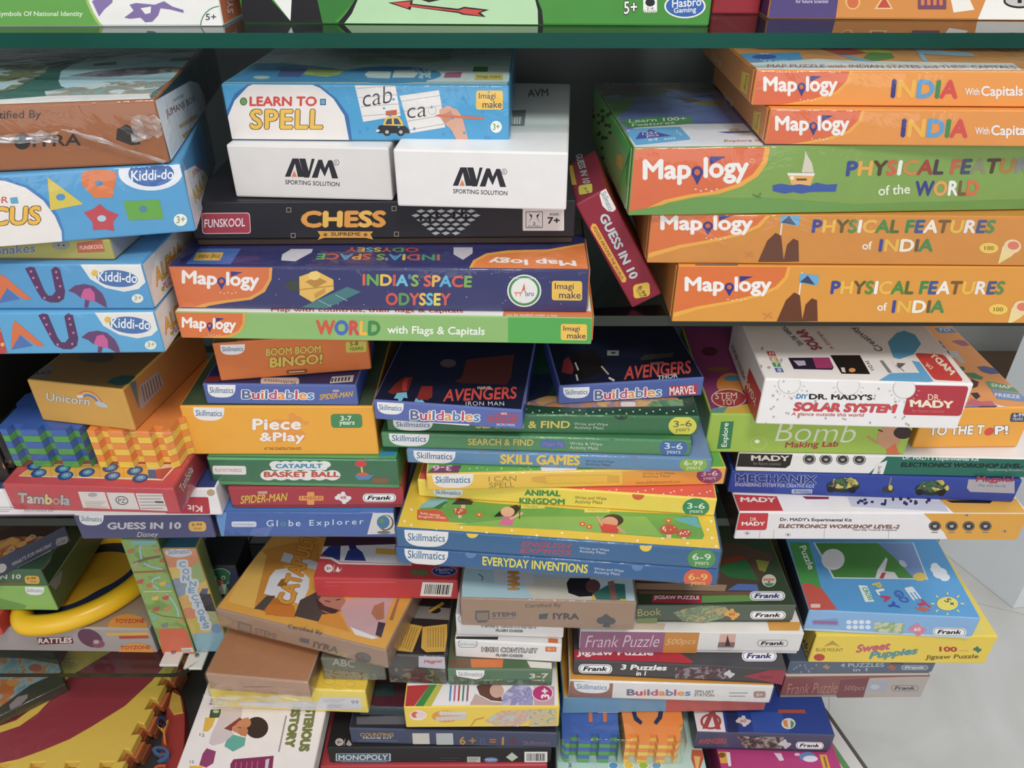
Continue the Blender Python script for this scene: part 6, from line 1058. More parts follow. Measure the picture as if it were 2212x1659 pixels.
for q in ((680, 450), (1065, 460), (1430, 480)):
    b.ell('f', q[0], q[1], 74, 66, 'c0bab8'); b.ell('f', q[0], q[1], 70, 62, 'ece8e6')
    for i in range(9): t = math.radians(20 * i + 10); b.line('f', [(q[0] + 88 * math.cos(t), q[1] + 78 * math.sin(t)), (q[0] + 104 * math.cos(t), q[1] + 94 * math.sin(t))], 4, 'c0bab8')
b.dots('f', 490, 430, 1460, 720, 34, 9, 'b0a8a8', seed=11)
b.poly('t', [(530, 238), (578, 238), (645, 378), (595, 372)], 'd8d4d0', 'label_panel')
for i, (c, t) in enumerate((('c84a48', 'M'), ('e0903c', 'E'), ('4a9a58', 'T'), ('4a6ab0', 'S'))): o = 36 * i; b.poly('t', [(530 + o * .48, 240 + o), (580 + o * .48, 240 + o), (594 + o * .48, 268 + o), (544 + o * .48, 268 + o)], c, 'label_panel'); b.text('t', t, WH, 550 + o * .48, 264 + o, 578 + o * .48, 264 + o, 20, 'label_panel')
b.poly('t', [(672, 282), (940, 280), (970, 345), (960, 360), (710, 355)], '2c2238', 'picture'); b.poly('t', [(830, 282), (940, 280), (968, 350), (855, 350)], 'a83a6a', 'picture'); b.poly('t', [(705, 300), (780, 300), (790, 330), (740, 335)], 'b8b0c0'); lines(b, 'f', 1, 1, 2, 2, 1, WH); b.poly('t', [(948, 265), (1140, 265), (1208, 388), (1020, 385)], '221c1a', 'picture'); b.ell('t', 1090, 362, 22, 14, 'e8984a'); b.poly('t', [(1015, 345), (1040, 345), (1048, 378), (1025, 375)], 'd8d0c8')
b.text('t', '54 DIY', BK, 1195, 300, 1240, 365, 34, up=(-22, 4), b=0); b.poly('t', [(1270, 300), (1290, 298), (1350, 378), (1328, 380)], '8a8480', 'label_panel'); b.poly('t', [(1325, 180), (1380, 120), (1430, 105), (1500, 130), (1540, 190), (1490, 260), (1400, 290), (1360, 280)], '54a4cc', 'picture'); b.poly('t', [(1265, 430), (1340, 382), (1530, 380), (1480, 300), (1530, 310), (1620, 435), (1590, 440)], '62aad8', 'picture'); b.poly('t', [(1350, 300), (1470, 295), (1530, 380), (1400, 380)], 'eee8e4', 'picture'); b.poly('t', [(1380, 315), (1440, 318), (1410, 345), (1390, 350)], '6a6468'); b.line('t', [(1375, 330), (1430, 370)], 6, '7a7478')
b.rr('t', 1495, 250, 1690, 425, 'd0403c', 'label_panel', 20, 130, 10); b.text('t', 'MADY', 'f4e4d0', 1735, 398, 1590, 265, 44, ol='d8903a', up=(30, -26), b=.05, part='maker_badge'); b.text('t', 'DR.', 'f0d8b8', 1620, 345, 1575, 310, 26, up=(-18, 14), part='maker_badge', b=.02); b.text('t', 'DIY DR. MADY', '3a4a5a', 745, 205, 625, 85, 34, up=(26, -12), b=.03); b.text('t', 'SOLAR', 'c84a48', 900, 225, 780, 95, 70, ol='7ab0d0', up=(-70, 10), b=.05); b.text('t', 'Creativity', '4a4440', 1310, 225, 1120, 75, 60, up=(-52, 20), b=.0); b.text('t', 'A SYSTEM', 'c87868', 975, 225, 880, 110, 24, up=(-24, 4)); b.dots('t', 420, 200, 640, 400, 14, 12, 'b0a8a8', seed=8)
b.poly('l', [(420, 345), (498, 515), (455, 708), (375, 540)], 'c43c3a', 'label_panel'); b.text('l', 'MADY', 'f0dcc8', 405, 415, 470, 560, 40, up=(-12, 40), b=.04, part='maker_badge'); b.text('l', 'SOLAR SYSTEM', '4a4444', 310, 185, 395, 400, 26, up=(-8, 30), b=.02)
b = X['elec1']; b.poly('f', [(1330, 890), (2500, 880), (2500, 1100), (1290, 1100), (1190, 1045), (1310, 930)], '1f6a58', 'colour_panel'); b.poly('f', [(335, 900), (705, 900), (685, 980), (655, 1000), (330, 990)], '26211f', 'label_panel'); b.text('f', 'MADY', 'd8ccc0', 430, 952, 680, 955, 36, b=.05, part='maker_badge'); b.text('f', 'for future scientist', '8a807a', 445, 978, 625, 982, 18, 'small_print', b=0)
for i in range(4): x = 810 + 109 * i; b.ell('f', x, 942 + i, 42, 34, '3a3634'); b.ell('f', x, 942 + i, 37, 29, 'dcd8d4'); b.ell('f', x, 942 + i, 33, 26, '3a3634'); b.poly('f', [(x - 14, 938 + i), (x + 14, 936 + i), (x + 8, 952 + i), (x - 10, 950 + i)], 'a8a4a0')
b.poly('f', [(1250, 975), (1320, 950), (1290, 1045), (1215, 1045)], 'e0dcd8', 'label_panel'); b.text('f', '2x100', '3a3634', 1262, 985, 1250, 1040, 20, 'small_print', up=(20, 2)); b.text('f', "Dr. MADY's Experimental Kit", 'dce4e0', 1420, 950, 1915, 960, 30, b=.02); b.text('f', 'ELECTRONICS WORKSHOP LEVEL-1', '16231f', 1405, 992, 2230, 1002, 30, sh=.25, b=.05); b.text('f', 'Approaching Excellence', 'a8c0b8', 1970, 1020, 2220, 1024, 18, 'small_print', sh=.2, b=0)
b = X['mech']; b.text('f', 'MECHANIX', '26367c', 330, 1092, 858, 1105, 56, ol='b8c0d8', ow=.025, b=.05); b.text('f', 'ENGINEERING SYSTEM FOR CREATIVE KIDS', 'c0c8dc', 325, 1118, 842, 1130, 22, sh=.15, b=.01); b.rr('f', 695, 1138, 830, 1166, 'a8b0c8', 'label_panel', 5); b.text('f', '40 MODELS', '2a3a7a', 708, 1160, 820, 1162, 16, 'small_print')
for x, y in ((1030, 1110), (1610, 1128)): b.ell('f', x, y + 8, 110, 42, '1f2a2c'); b.poly('f', [(x - 60, y - 40), (x + 70, y - 50), (x + 110, y), (x, y + 30), (x - 100, y + 10)], ('3f6a3a', 'c8b84a', '2a2a40', 120)); b.ell('f', x - 80, y + 30, 26, 20, '16181c'); b.ell('f', x + 60, y + 34, 26, 20, '16181c')
b.line('f', [(1345, 1060), (1325, 1140)], 9, '8a7a5a'); b.ell('f', 1325, 1140, 40, 22, '3a3a34'); b.ell('f', 1340, 1128, 14, 18, 'c8b44a'); b.ell('f', 1710, 1130, 12, 18, 'c8b84a'); b.poly('f', [(1850, 1068), (2150, 1070), (2150, 1165), (1860, 1155), (1838, 1130)], 'a8a4ac', 'label_panel'); b.text('f', 'Magpiel', 'a8384a', 1895, 1100, 2145, 1102, 48, 'maker_badge', sh=.2, b=.04); b.text('f', 'Play that lets fly', '6a6474', 1915, 1125, 2095, 1130, 22, 'small_print', sh=.2, b=0)
b = X['elec2']; b.poly('f', [(1530, 1270), (2300, 1270), (2300, 1490), (1725, 1490), (1690, 1420), (1600, 1340)], 'e0a030', 'colour_panel'); b.rr('f', 328, 1288, 545, 1405, 'c8343c', 'label_panel', 16, -14); b.text('f', 'DR.', 'f0dcc8', 425, 1345, 470, 1345, 22, b=.01, part='maker_badge'); b.text('f', 'MADY', 'f4e4d4', 368, 1376, 522, 1376, 26, b=.06, part='maker_badge')
b.text('f', "Dr. MADY's Experimental Kit", '3a3634', 620, 1352, 1088, 1356, 28, b=.03); b.text('f', 'ELECTRONICS WORKSHOP LEVEL-2', '7a4a3c', 608, 1392, 1398, 1396, 26, sh=.25, b=.05); b.text('f', 'Next Step Towards Excellence!', '6a5c54', 1095, 1412, 1385, 1414, 16, 'small_print', sh=.2, b=.01)
for i in range(4): x = 1630 + 110 * i; b.ell('f', x, 1378, 40, 32, '3a3634'); b.ell('f', x, 1378, 36, 28, 'a89a88'); b.ell('f', x, 1378, 33, 25, '3a3634'); b.poly('f', [(x - 14, 1372), (x + 14, 1370), (x + 9, 1388), (x - 10, 1388)], 'b0aca8'); b.line('f', [(x - 22, 1420), (x + 20, 1420)], 6, '8a7a60', 'small_print')
for q in ((405, 1425), (672, 1435), (1838, 1308), (2086, 1412)): b.ell('f', q[0], q[1], 18, 10, 'a89c98'); b.ell('f', q[0], q[1], 15, 8, 'e6e0e0' if q[0] < 1700 else 'e0a030'); b.ell('f', q[0], q[1], 7, 5, '4a4440')
for x in (490, 580, 910, 1330): b.line('f', [(x, 1400), (x - 4, 1465)], 2.5, 'b8b0ac')
b.poly('t', [(300, 1172), (598, 1186), (640, 1280), (345, 1280)], 'c8383c', 'label_panel'); b.text('t', 'MADY', 'f0dcd0', 360, 1222, 592, 1225, 32, b=.06, part='maker_badge'); b.poly('t', [(1060, 1190), (1680, 1215), (1720, 1285), (1085, 1252)], 'c8c8d8', 'picture'); b.dots('t', 1130, 1200, 1600, 1240, 22, 13, '3a3a5a', seed=6); b.poly('t', [(1660, 1205), (2160, 1200), (2230, 1300), (1760, 1300)], 'e0a434', 'colour_panel'); b.poly('t', [(765, 1186), (940, 1190), (935, 1204), (790, 1204)], '8a2c4a'); b.poly('t', [(1700, 1212), (2010, 1212), (1990, 1232), (1740, 1228)], '26222a')
# ---- low piles, middle
V(680, 1440, 4.0963)
b = X['redlow']; b.rr('t', 690, 882, 1410, 1100, 'd87878', 'picture', 6); b.poly('t', [(1600, 890), (1640, 880), (1670, 896), (1670, 920), (1600, 920)], 'c8c8a0')
b = X['blackgame']; b.rr('f', 185, 768, 672, 836, 'b8c4cc', 'wordmark', 4); b.rr('f', 196, 772, 660, 832, '4a5c68', 'wordmark', 3); b.text('f', 'MONOPOLY', 'c8d0d4', 210, 828, 645, 825, 48, 'wordmark', b=.035); b.rr('f', 235, 836, 640, 862, '44607a', 'label_panel', 4)
b.rr('f', 1348, 796, 1465, 848, 'c0bcb4', 'label_panel', 3); lines(b, 'f', 1358, 808, 1455, 838, 3, '5a5654'); b.ell('f', 1560, 825, 62, 24, '6a80a8', 'maker_badge'); b.text('f', 'Hasbro', 'd0d8e4', 1515, 832, 1605, 830, 20, 'maker_badge', b=.0); b.poly('f', [(1690, 800), (1745, 758), (1800, 800), (1745, 838)], 'b8c4a8', 'label_panel'); b.bars('f', 1855, 752, 2058, 848); lines(b, 'f', 1110, 808, 1280, 828, 2, '5a5256')
b.ell('t', 218, 668, 38, 34, 'd0c4b8', 'age_badge'); b.text('t', '8+', '2c292a', 200, 682, 236, 682, 26, 'age_badge'); b.line('t', [(268, 640), (258, 700)], 5, 'b8b0a8', 'age_badge'); b.poly('t', [(275, 690), (300, 645), (330, 690), (310, 705)], 'b8b0a8', 'age_badge'); b.poly('t', [(1540, 712), (2090, 712), (2090, 742), (1535, 748)], '3f7ab0', 'label_panel')
b = X['counting']; b.text('f', 'COUNTING', 'b08a50', 400, 618, 698, 618, 34, ol='343850', b=.05); b.text('f', 'FRAME KIT', 'b8b8b0', 428, 640, 684, 640, 20, b=.03); lines(b, 'f', 380, 656, 735, 664, 1, '8a8c98'); b.rr('f', 862, 588, 1012, 685, 'ccc4b8', r=4, sk=6); b.rr('f', 1072, 588, 1222, 690, 'b4b8b8', r=4, sk=6)
b.text('f', '6+8=14', None, 1280, 690, 1775, 695, 74, cols=['b88a3c', 'a8783c', '4a5a78', 'a86a3a', 'c08a3c', '6a3a4a'], sp=1.5, b=.04); b.text('f', 'Skillmatics', '8a6a78', 1845, 690, 2085, 688, 34, 'maker_badge', b=.01); b.poly('t', [(370, 445), (800, 430), (800, 512), (370, 512)], '6a686c')
b = X['letters']; b.poly('t', [(520, 270), (800, 270), (800, 380), (530, 380)], '5a2436'); b.poly('t', [(530, 160), (700, 150), (690, 260), (520, 260)], '2c4648'); b.poly('t', [(480, 385), (800, 385), (800, 430), (480, 425)], '2f4656')
b = X['wax']; b.poly('t', [(820, 170), (1020, 160), (880, 350), (800, 350)], 'c03838', 'colour_panel'); b.poly('t', [(1020, 160), (1080, 160), (965, 350), (885, 350)], '3f8a3c', 'colour_panel'); b.poly('t', [(1080, 160), (1135, 160), (1030, 350), (962, 350)], 'c0bc3c', 'colour_panel')
for i, c in enumerate(('4a90c8', 'c86a8a', 'b84a54', '4a8a6a', '9a5a78')): b.line('t', [(1205 + 38 * i, 165), (1195 + 38 * i, 300)], 16, c); b.poly('t', [(1187 + 38 * i, 295), (1203 + 38 * i, 295), (1193 + 38 * i, 315)], c)
b.poly('t', [(1430, 175), (1480, 150), (1590, 150), (1640, 230), (1660, 310), (1560, 300), (1460, 250)], '6a4438'); b.ell('t', 1610, 215, 62, 62, 'd8a898'); b.poly('t', [(1370, 340), (1420, 240), (1480, 270), (1560, 310), (1660, 320), (1680, 342)], 'c8a8a0'); b.poly('t', [(1660, 250), (1760, 165), (1900, 175), (1940, 240), (1930, 342), (1660, 342)], ('a8a0c8', 'c4bcd8', '9088b8', 90)); b.poly('t', [(1940, 175), (2120, 175), (2120, 342), (1940, 342)], 'c8a0a8')
b.ell('t', 2015, 235, 95, 72, 'ecdce0', 'age_badge'); b.ell('t', 2015, 235, 86, 65, 'c8347a', 'age_badge'); b.text('t', '3+', WH, 2080, 285, 2072, 192, 70, 'age_badge', up=(-78, 0), b=.06)
b.ell('f', 915, 430, 75, 44, 'ecdce0', 'maker_badge'); b.ell('f', 890, 425, 36, 28, 'd8683c', 'maker_badge'); b.ell('f', 935, 430, 42, 30, 'f0ccc4', 'maker_badge'); b.ell('f', 1160, 440, 125, 52, 'e0963c', 'maker_badge'); [b.ell('f', 1120 + 34 * i, 412, 22, 20, 'd8ccc0', 'maker_badge', n=9) for i in range(7)]; [b.ell('f', 1090 + 38 * i, 462 - 2 * i, 24, 22, 'd0c4bc', 'maker_badge', n=9) for i in range(7)]
b.line('f', [(1380, 530), (1420, 470), (1500, 450)], 12, 'd89040'); b.poly('f', [(1500, 480), (1650, 390), (1900, 385), (1940, 440), (1800, 530), (1600, 520)], ('d0b890', 'b8c4b8', 'd89a8a', 120)); b.poly('f', [(1900, 380), (2140, 375), (2140, 525), (1900, 530)], ('8aa8a8', 'c8b0a0', 'e0c050', 140))
V(860, 1220, 3.7786)
b = X['dino']; skl(b, 'f', 472, 858, 706, 935, 2, '8a9a9a'); b.text('f', 'WORLD OF DINOSAURS', 'd0ccb0', 418, 962, 850, 960, 24, b=.05); b.text('f', '3-7', 'd0ccb0', 1070, 928, 1228, 926, 42, 'age_badge', b=.04); b.text('f', 'years', 'd0ccb0', 1088, 958, 1195, 956, 20, 'age_badge', b=.02); b.poly('f', [(420, 900), (700, 945), (1000, 935), (1260, 960), (1260, 1000), (420, 1000)], ('5a6a54', '6f8068', '4a5a48', 90)); b.poly('t', [(590, 770), (860, 770), (850, 840), (600, 840)], 'd8763a'); b.poly('t', [(420, 775), (590, 770), (580, 840), (420, 840)], '7a5a44'); b.poly('t', [(860, 780), (1050, 785), (1060, 840), (860, 840)], '4a6a44'); b.poly('t', [(1050, 785), (1260, 800), (1260, 850), (1080, 840)], 'd8d4c8')
for k, dy in (('flash1', 0), ('flash2', -202)):
    b = X[k]; y = dy
    b.rr('f', 490, 612 + y, 648, 675 + y, '5a80a0', 'maker_badge', 28); b.rr('f', 495, 616 + y, 643, 671 + y, 'e4e0dc', 'maker_badge', 26); b.text('f', 'Skillmatics', '7a98b0', 505, 658 + y, 634, 660 + y, 26, 'maker_badge', b=0)
    b.text('f', 'HIGH CONTRAST', 'e8e4e0', 684, 708 + y, 1134, 720 + y, 36, ol='2a2628', ow=.085, b=.0, sp=1.05); b.text('f', 'FLASH CARDS', 'c8c4c0', 800, 746 + y, 1015, 752 + y, 18, ol='2a2628', ow=.09, b=.0, sp=1.05); b.rr('f', 1202, 668 + y, 1292, 708 + y, 'd8743c', 'age_badge', 8, 0, 2); b.text('f', '0-1', 'e8c8a8', 1222, 698 + y, 1272, 700 + y, 22, 'age_badge')
X['flash1'].poly('t', [(480, 585), (820, 588), (812, 612), (470, 605)], '2a2628'); X['flash1'].poly('t', [(1225, 600), (1305, 605), (1305, 640), (1225, 635)], 'd0642c', 'age_badge')
b = X['hand']; b.text('f', 'Certified By', '6a5a50', 1035, 360, 1330, 352, 40, b=.02); b.poly('f', [(630, 375), (745, 372), (748, 440), (720, 470), (650, 472), (628, 440)], '5a5658', 'maker_badge'); b.poly('f', [(640, 392), (736, 390), (736, 450), (645, 455)], '8a7464', 'maker_badge'); b.text('f', 'STEMI', '5a5658', 765, 425, 960, 422, 36, 'maker_badge', b=.05); lines(b, 'f', 765, 438, 960, 446, 1, '6a6260'); b.poly('f', [(1150, 405), (1225, 395), (1215, 440), (1150, 445)], '4a5058', 'maker_badge'); b.text('f', 'IYRA', '4a484a', 1262, 445, 1478, 448, 52, 'maker_badge', b=.05)
b.ell('f', 1660, 455, 40, 28, '4f4e52', 'maker_badge'); b.ell('f', 1735, 460, 40, 28, '4f4e52', 'maker_badge'); b.poly('f', [(1640, 440), (1698, 398), (1758, 445), (1700, 480)], '4f4e52', 'maker_badge'); b.poly('f', [(1690, 460), (1710, 460), (1735, 510), (1668, 506)], '4f4e52', 'maker_badge')
b.poly('t', [(525, 40), (1000, 50), (1600, 220), (1580, 290), (520, 262)], 'b4d4da', 'picture'); b.poly('t', [(1000, 100), (1500, 110), (1700, 290), (1100, 280)], 'd8d0bc', 'picture'); b.poly('t', [(780, 40), (1105, 50), (1102, 160), (785, 145)], 'd8d8d8', 'picture'); b.text('t', 'HAND', 'e0983c', 990, 205, 985, 10, 95, ol='5a4020', up=(-95, 0), b=.07); b.line('t', [(655, 75), (690, 100), (685, 130)], 6, '3a4a50')
b.poly('t', [(1375, 150), (1400, 110), (1560, 110), (1640, 180), (1600, 255), (1480, 262), (1390, 230)], '2a2224'); b.ell('t', 1590, 175, 60, 55, '6a4438'); b.poly('t', [(1580, 285), (1600, 230), (1740, 150), (1850, 160), (1860, 290)], '3f7a6a'); b.poly('t', [(1710, 140), (1760, 130), (1790, 290), (1740, 290)], '9a6a58'); b.poly('t', [(1580, 285), (1590, 235), (1620, 285)], 'e8c040'); b.poly('t', [(1810, 280), (1865, 280), (1865, 296), (1810, 296)], 'd8c03c')
# ---- low piles, left
V(400, 1440, 5.2667)
b = X['history']
b.poly('t', [(275, 430), (300, 350), (345, 440)], 'b03a50'); b.poly('t', [(290, 490), (410, 485), (395, 580), (272, 585)], '4a5a3a'); b.ell('t', 350, 510, 35, 20, 'b8c0a0'); b.poly('t', [(230, 580), (345, 585), (310, 680), (260, 740), (200, 738)], 'e0b03c')
b.poly('t', [(420, 490), (650, 470), (640, 580), (540, 640), (450, 690), (560, 760), (430, 870), (310, 900), (270, 870), (300, 760), (360, 640)], 'd0c0c0'); b.poly('t', [(440, 705), (500, 665), (620, 580), (650, 600), (540, 690), (530, 735)], '8a3a30'); b.poly('t', [(540, 700), (610, 620), (720, 575), (740, 700), (690, 800), (620, 770), (535, 730)], 'c88458'); b.ell('t', 815, 695, 130, 122, '3a2c28'); b.ell('t', 690, 640, 60, 55, 'c88458'); b.ell('t', 660, 735, 55, 55, 'c07a50'); b.line('t', [(600, 690), (640, 700)], 8, '6a3a28')
b.poly('t', [(545, 775), (690, 810), (675, 900), (545, 968), (445, 905), (470, 840)], '5fa898'); b.poly('t', [(245, 930), (350, 965), (320, 1100), (240, 1150), (160, 1120), (200, 990)], '94406c'); b.poly('t', [(50, 1130), (200, 1130), (200, 1250), (40, 1250)], 'e8b430')
b.poly('t', [(550, 1055), (1008, 1015), (985, 1250), (510, 1250), (515, 1110)], '8a3058', 'label_panel'); [b.line('t', [(580 + 62 * i, 1090 - 4 * i), (560 + 62 * i, 1240)], 10, 'b86a90', 'label_panel') for i in range(5)]; b.poly('t', [(915, 1060), (960, 1045), (940, 1180), (905, 1190)], 'c8c0d0', 'label_panel')
b.text('t', 'MYSTERIOUS', '78803c', 1400, 330, 1290, 965, 110, ol='3a4028', up=(110, 0), b=.06); b.text('t', 'HISTORY', '78803c', 1225, 400, 1130, 920, 105, ol='3a4028', up=(105, 0), b=.06); b.line('t', [(1150, 560), (1065, 970)], 16, '9a9490', 'small_print'); b.text('t', '12', '4a4448', 165, 790, 220, 800, 34, b=.0, part='small_print'); b.text('t', '12', '4a4448', 55, 1100, 100, 1100, 30, b=.0, part='small_print')
b = X['lemon']; b.poly('f', [(640, 400), (1500, 400), (1540, 345), (1985, 350), (2010, 420), (2000, 490), (1400, 490), (640, 440)], 'd4d0d4', 'price_label'); b.text('f', '99', '6a6468', 1890, 425, 1970, 425, 40, 'price_label', b=.0); lines(b, 'f', 1620, 440, 1780, 460, 2, '8a8890'); lines(b, 'f', 1560, 370, 1840, 400, 3, 'a8a4a8'); b.poly('f', [(330, 370), (480, 390), (600, 420), (600, 460), (330, 460)], 'e8d060'); b.poly('f', [(740, 480), (1400, 500), (1600, 520), (1600, 560), (740, 540)], '7aa05a', 'colour_panel')
for q in ((1640, 170, 70), (1880, 200, 60), (1740, 240, 50)): b.ell('t', q[0], q[1], q[2], q[2] * .6, 'd8ac20'); b.ell('t', q[0], q[1], q[2] * .9, q[2] * .5, 'f0c828')
b = X['brown']; lines(b, 'f', 345, 268, 545, 300, 2, '6a5448'); lines(b, 'f', 660, 230, 1000, 250, 1, '8a6a58')
scrap(b, 'torn_film', [(230, 300), (1440, 300), (1450, 420), (330, 440)], 'f', .002, n=10, amp=.004, seed=5)
V(420, 1140, 3.1967)
b = X['abc']; b.text('f', 'ABC', '9a9688', 950, 950, 1110, 968, 52, ol='4a483c', b=.05); b.poly('f', [(895, 975), (1260, 1010), (1260, 1060), (895, 1050)], ('7a7868', '5a5a4a', '8a8678', 150))
b = X['blackkit']; b.poly('t', [(1420, 650), (1575, 680), (1505, 860), (1370, 845)], 'd8a83c', 'instruction_sheet'); b.poly('t', [(1575, 685), (1745, 665), (1745, 855), (1600, 860), (1565, 830)], 'dcac40', 'instruction_sheet')
for i in range(7): b.line('t', [(1432 + i * 18, 670 + i * 4), (1390 + i * 16, 810 + i * 6)], 4, '8a6a28', 'instruction_sheet'); b.line('t', [(1612 + i * 18, 695 - i * 2), (1612 + i * 18, 825)], 4, '8a6a28', 'instruction_sheet')
b.poly('t', [(1450, 530), (1800, 560), (1790, 640), (1430, 620)], '8a827c', 'colour_panel'); b.ell('t', 1660, 570, 42, 22, '2a2422'); b.line('t', [(1620, 580), (1720, 520)], 20, 'c8a030')
b.poly('f', [(1548, 885), (1740, 890), (1738, 975), (1548, 962)], 'c0bcc4', 'maker_badge'); b.text('f', 'Magpiel', 'b83a44', 1585, 942, 1712, 938, 30, 'maker_badge', sh=.2, b=.03); b.poly('f', [(1240, 960), (1740, 980), (1740, 1080), (1200, 1060)], ('4a4642', '7a6a58', '3a3634', 120))
b = X['catapult']; b.text('f', 'Certified By', '6a5648', 640, 700, 880, 748, 38, up=(8, -36), b=.02); b.text('f', 'STEMI', '7a6a60', 412, 730, 560, 770, 40, up=(8, -40), b=.03, part='maker_badge'); b.poly('f', [(300, 645), (395, 670), (395, 730), (300, 705)], '7a6a60', 'maker_badge'); b.poly('f', [(312, 660), (385, 680), (385, 718), (312, 698)], '947c68', 'maker_badge'); b.text('f', 'IYRA', '6a5a54', 815, 825, 990, 868, 44, up=(10, -42), b=.05, part='maker_badge'); b.poly('f', [(728, 758), (795, 772), (790, 802), (725, 785)], '5a6068', 'maker_badge'); b.ell('f', 1165, 895, 58, 34, '6a5e58', 'maker_badge', rot=14)
b.poly('t', [(480, 150), (700, 100), (860, 110), (860, 260), (620, 260), (540, 460), (420, 560), (430, 330)], 'd8902c'); b.poly('t', [(330, 330), (440, 150), (500, 190), (410, 560), (230, 510)], 'f0bc50', 'colour_panel'); b.poly('t', [(420, 555), (520, 470), (690, 540), (700, 620), (560, 610)], 'c8761c'); b.poly('t', [(500, 530), (690, 540), (690, 620), (490, 600)], 'd87c1c')
b.poly('t', [(480, 455), (520, 340), (560, 290), (640, 280), (740, 300), (795, 350), (790, 420), (740, 530)], 'e8e4e4', 'picture'); b.poly('t', [(620, 170), (860, 240), (850, 295), (595, 230)], 'd8d4d8', 'picture'); b.poly('t', [(570, 400), (600, 355), (640, 350), (640, 420)], '9a6a28')
b.text('t', 'CATAPULT', 'e89c28', 680, 540, 850, 60, 118, ol='5a3a14', up=(-118, -25), b=.07); b.poly('t', [(410, 560), (500, 470), (560, 470), (480, 570)], '5a5048')
b.poly('t', [(690, 610), (730, 500), (850, 440), (1000, 560), (860, 650)], '5a4a44'); b.ell('t', 950, 520, 95, 75, 'b88068'); b.poly('t', [(830, 480), (900, 540), (1000, 570), (960, 600), (860, 560)], '4a3430'); b.poly('t', [(1010, 560), (1060, 490), (1380, 480), (1330, 600), (1290, 760), (1060, 690)], 'd0a8a8'); b.poly('t', [(880, 600), (1000, 590), (1075, 720), (850, 660)], 'e0942c'); b.poly('t', [(1240, 540), (1310, 510), (1310, 630), (1260, 640), (1220, 590)], 'b87a58'); b.poly('t', [(1345, 635), (1400, 490), (1416, 490), (1370, 640)], 'a8744c'); b.poly('t', [(1270, 650), (1320, 660), (1290, 760), (1250, 740)], '4a3a44'); b.poly('t', [(1075, 685), (1270, 760), (1230, 770), (1110, 740)], 'e8e4e4'); b.line('t', [(900, 505), (940, 512)], 6, '3a2824'); b.line('t', [(975, 500), (1010, 495)], 6, '3a2824')
b = X['redgame']; b.poly('t', [(870, 60), (1500, 60), (1500, 250), (1010, 235), (950, 195), (870, 185)], 'd8d4d8', 'picture'); b.poly('t', [(870, 60), (1500, 60), (1500, 110), (870, 130)], '4a2c3a'); b.poly('t', [(875, 185), (930, 130), (1010, 120), (1005, 225)], '2f3a7a'); b.poly('t', [(1035, 225), (1060, 160), (1110, 130), (1160, 170), (1185, 230)], '343c84'); b.poly('t', [(1060, 80), (1100, 80), (1120, 140), (1070, 150)], '3a2c50'); b.poly('t', [(1255, 140), (1400, 150), (1400, 190), (1250, 180)], 'd8a838'); b.poly('t', [(860, 200), (950, 205), (1010, 240), (1500, 252), (1500, 262), (1000, 252), (940, 218), (860, 212)], 'e0dcdc')
b.ell('t', 927, 281, 30, 28, 'f0e4e0', 'age_badge'); b.text('t', '8+', 'a83a3c', 912, 292, 944, 292, 22, 'age_badge'); b.line('t', [(965, 255), (962, 308)], 5, 'e0b8b4', 'age_badge'); b.poly('t', [(972, 302), (990, 268), (1010, 302), (1020, 270), (1000, 308)], 'f0e4e0', 'age_badge'); b.poly('t', [(1500, 288), (1618, 295), (1615, 328), (1502, 324)], '6a7a4a', 'maker_badge'); b.ell('t', 1725, 300, 88, 36, 'a8a4c8', 'maker_badge'); b.ell('t', 1725, 300, 82, 32, '3a3a7a', 'maker_badge'); b.text('t', 'Hasbro', 'c8c8e0', 1668, 302, 1785, 300, 26, 'maker_badge', b=.0); b.text('t', 'Gaming', 'c8c8e0', 1690, 322, 1765, 320, 18, 'maker_badge', b=.0)
lines(b, 'f', 905, 375, 1390, 385, 1, 'd87070'); lines(b, 'f', 900, 400, 995, 405, 1, 'd87070'); b.bars('f', 1575, 375, 1788, 470, sl=6, sk=-16)
# ---- low piles, right
V(1200, 1140, 2.1858)
b = X['jungle']; b.text('f', 'Book', 'b0a860', 388, 418, 498, 412, 34, b=-.005); b.poly('f', [(370, 430), (480, 425), (480, 452), (370, 452)], '7a8a54', 'colour_panel'); b.poly('f', [(555, 400), (600, 385), (700, 365), (800, 372), (830, 400), (780, 430), (700, 448), (600, 440)], ('b09a68', '8aa06a', '6a7a6a', 120)); jig(b, 'f', 833, 408, 34, 'e0a03c', txt='60', tc='a84a2c'); frank(b, 'f', 1003, 412, 168, 38)
b.poly('t', [(690, 70), (860, 70), (1030, 130), (960, 265), (960, 300), (380, 300), (380, 240), (690, 250)], '5a4438', 'picture'); b.poly('t', [(800, 170), (900, 150), (960, 250), (820, 235), (770, 200)], '2f6a3a'); b.poly('t', [(780, 150), (880, 130), (900, 150), (800, 170)], '8a3a24'); b.poly('t', [(810, 295), (860, 265), (950, 268), (960, 298)], '5a74b8'); b.poly('t', [(380, 262), (700, 265), (810, 270), (800, 300), (380, 290)], 'a8886a'); b.poly('t', [(380, 300), (960, 302), (930, 320), (400, 312)], '7a5a44'); b.poly('t', [(690, 320), (900, 318), (1000, 345), (690, 355)], '6a9a4c'); b.poly('t', [(945, 150), (1010, 160), (990, 210), (960, 200)], '8a8a34')
b.ell('t', 1008, 250, 34, 30, 'd0c8c0', 'age_badge'); b.poly('t', [(980, 240), (1036, 240), (1030, 250), (982, 250)], 'd8843c', 'age_badge'); b.poly('t', [(984, 262), (1034, 262), (1020, 276), (996, 276)], '4a8a54', 'age_badge'); b.ell('t', 1008, 256, 6, 4, '4a4a8a', 'age_badge', n=8)
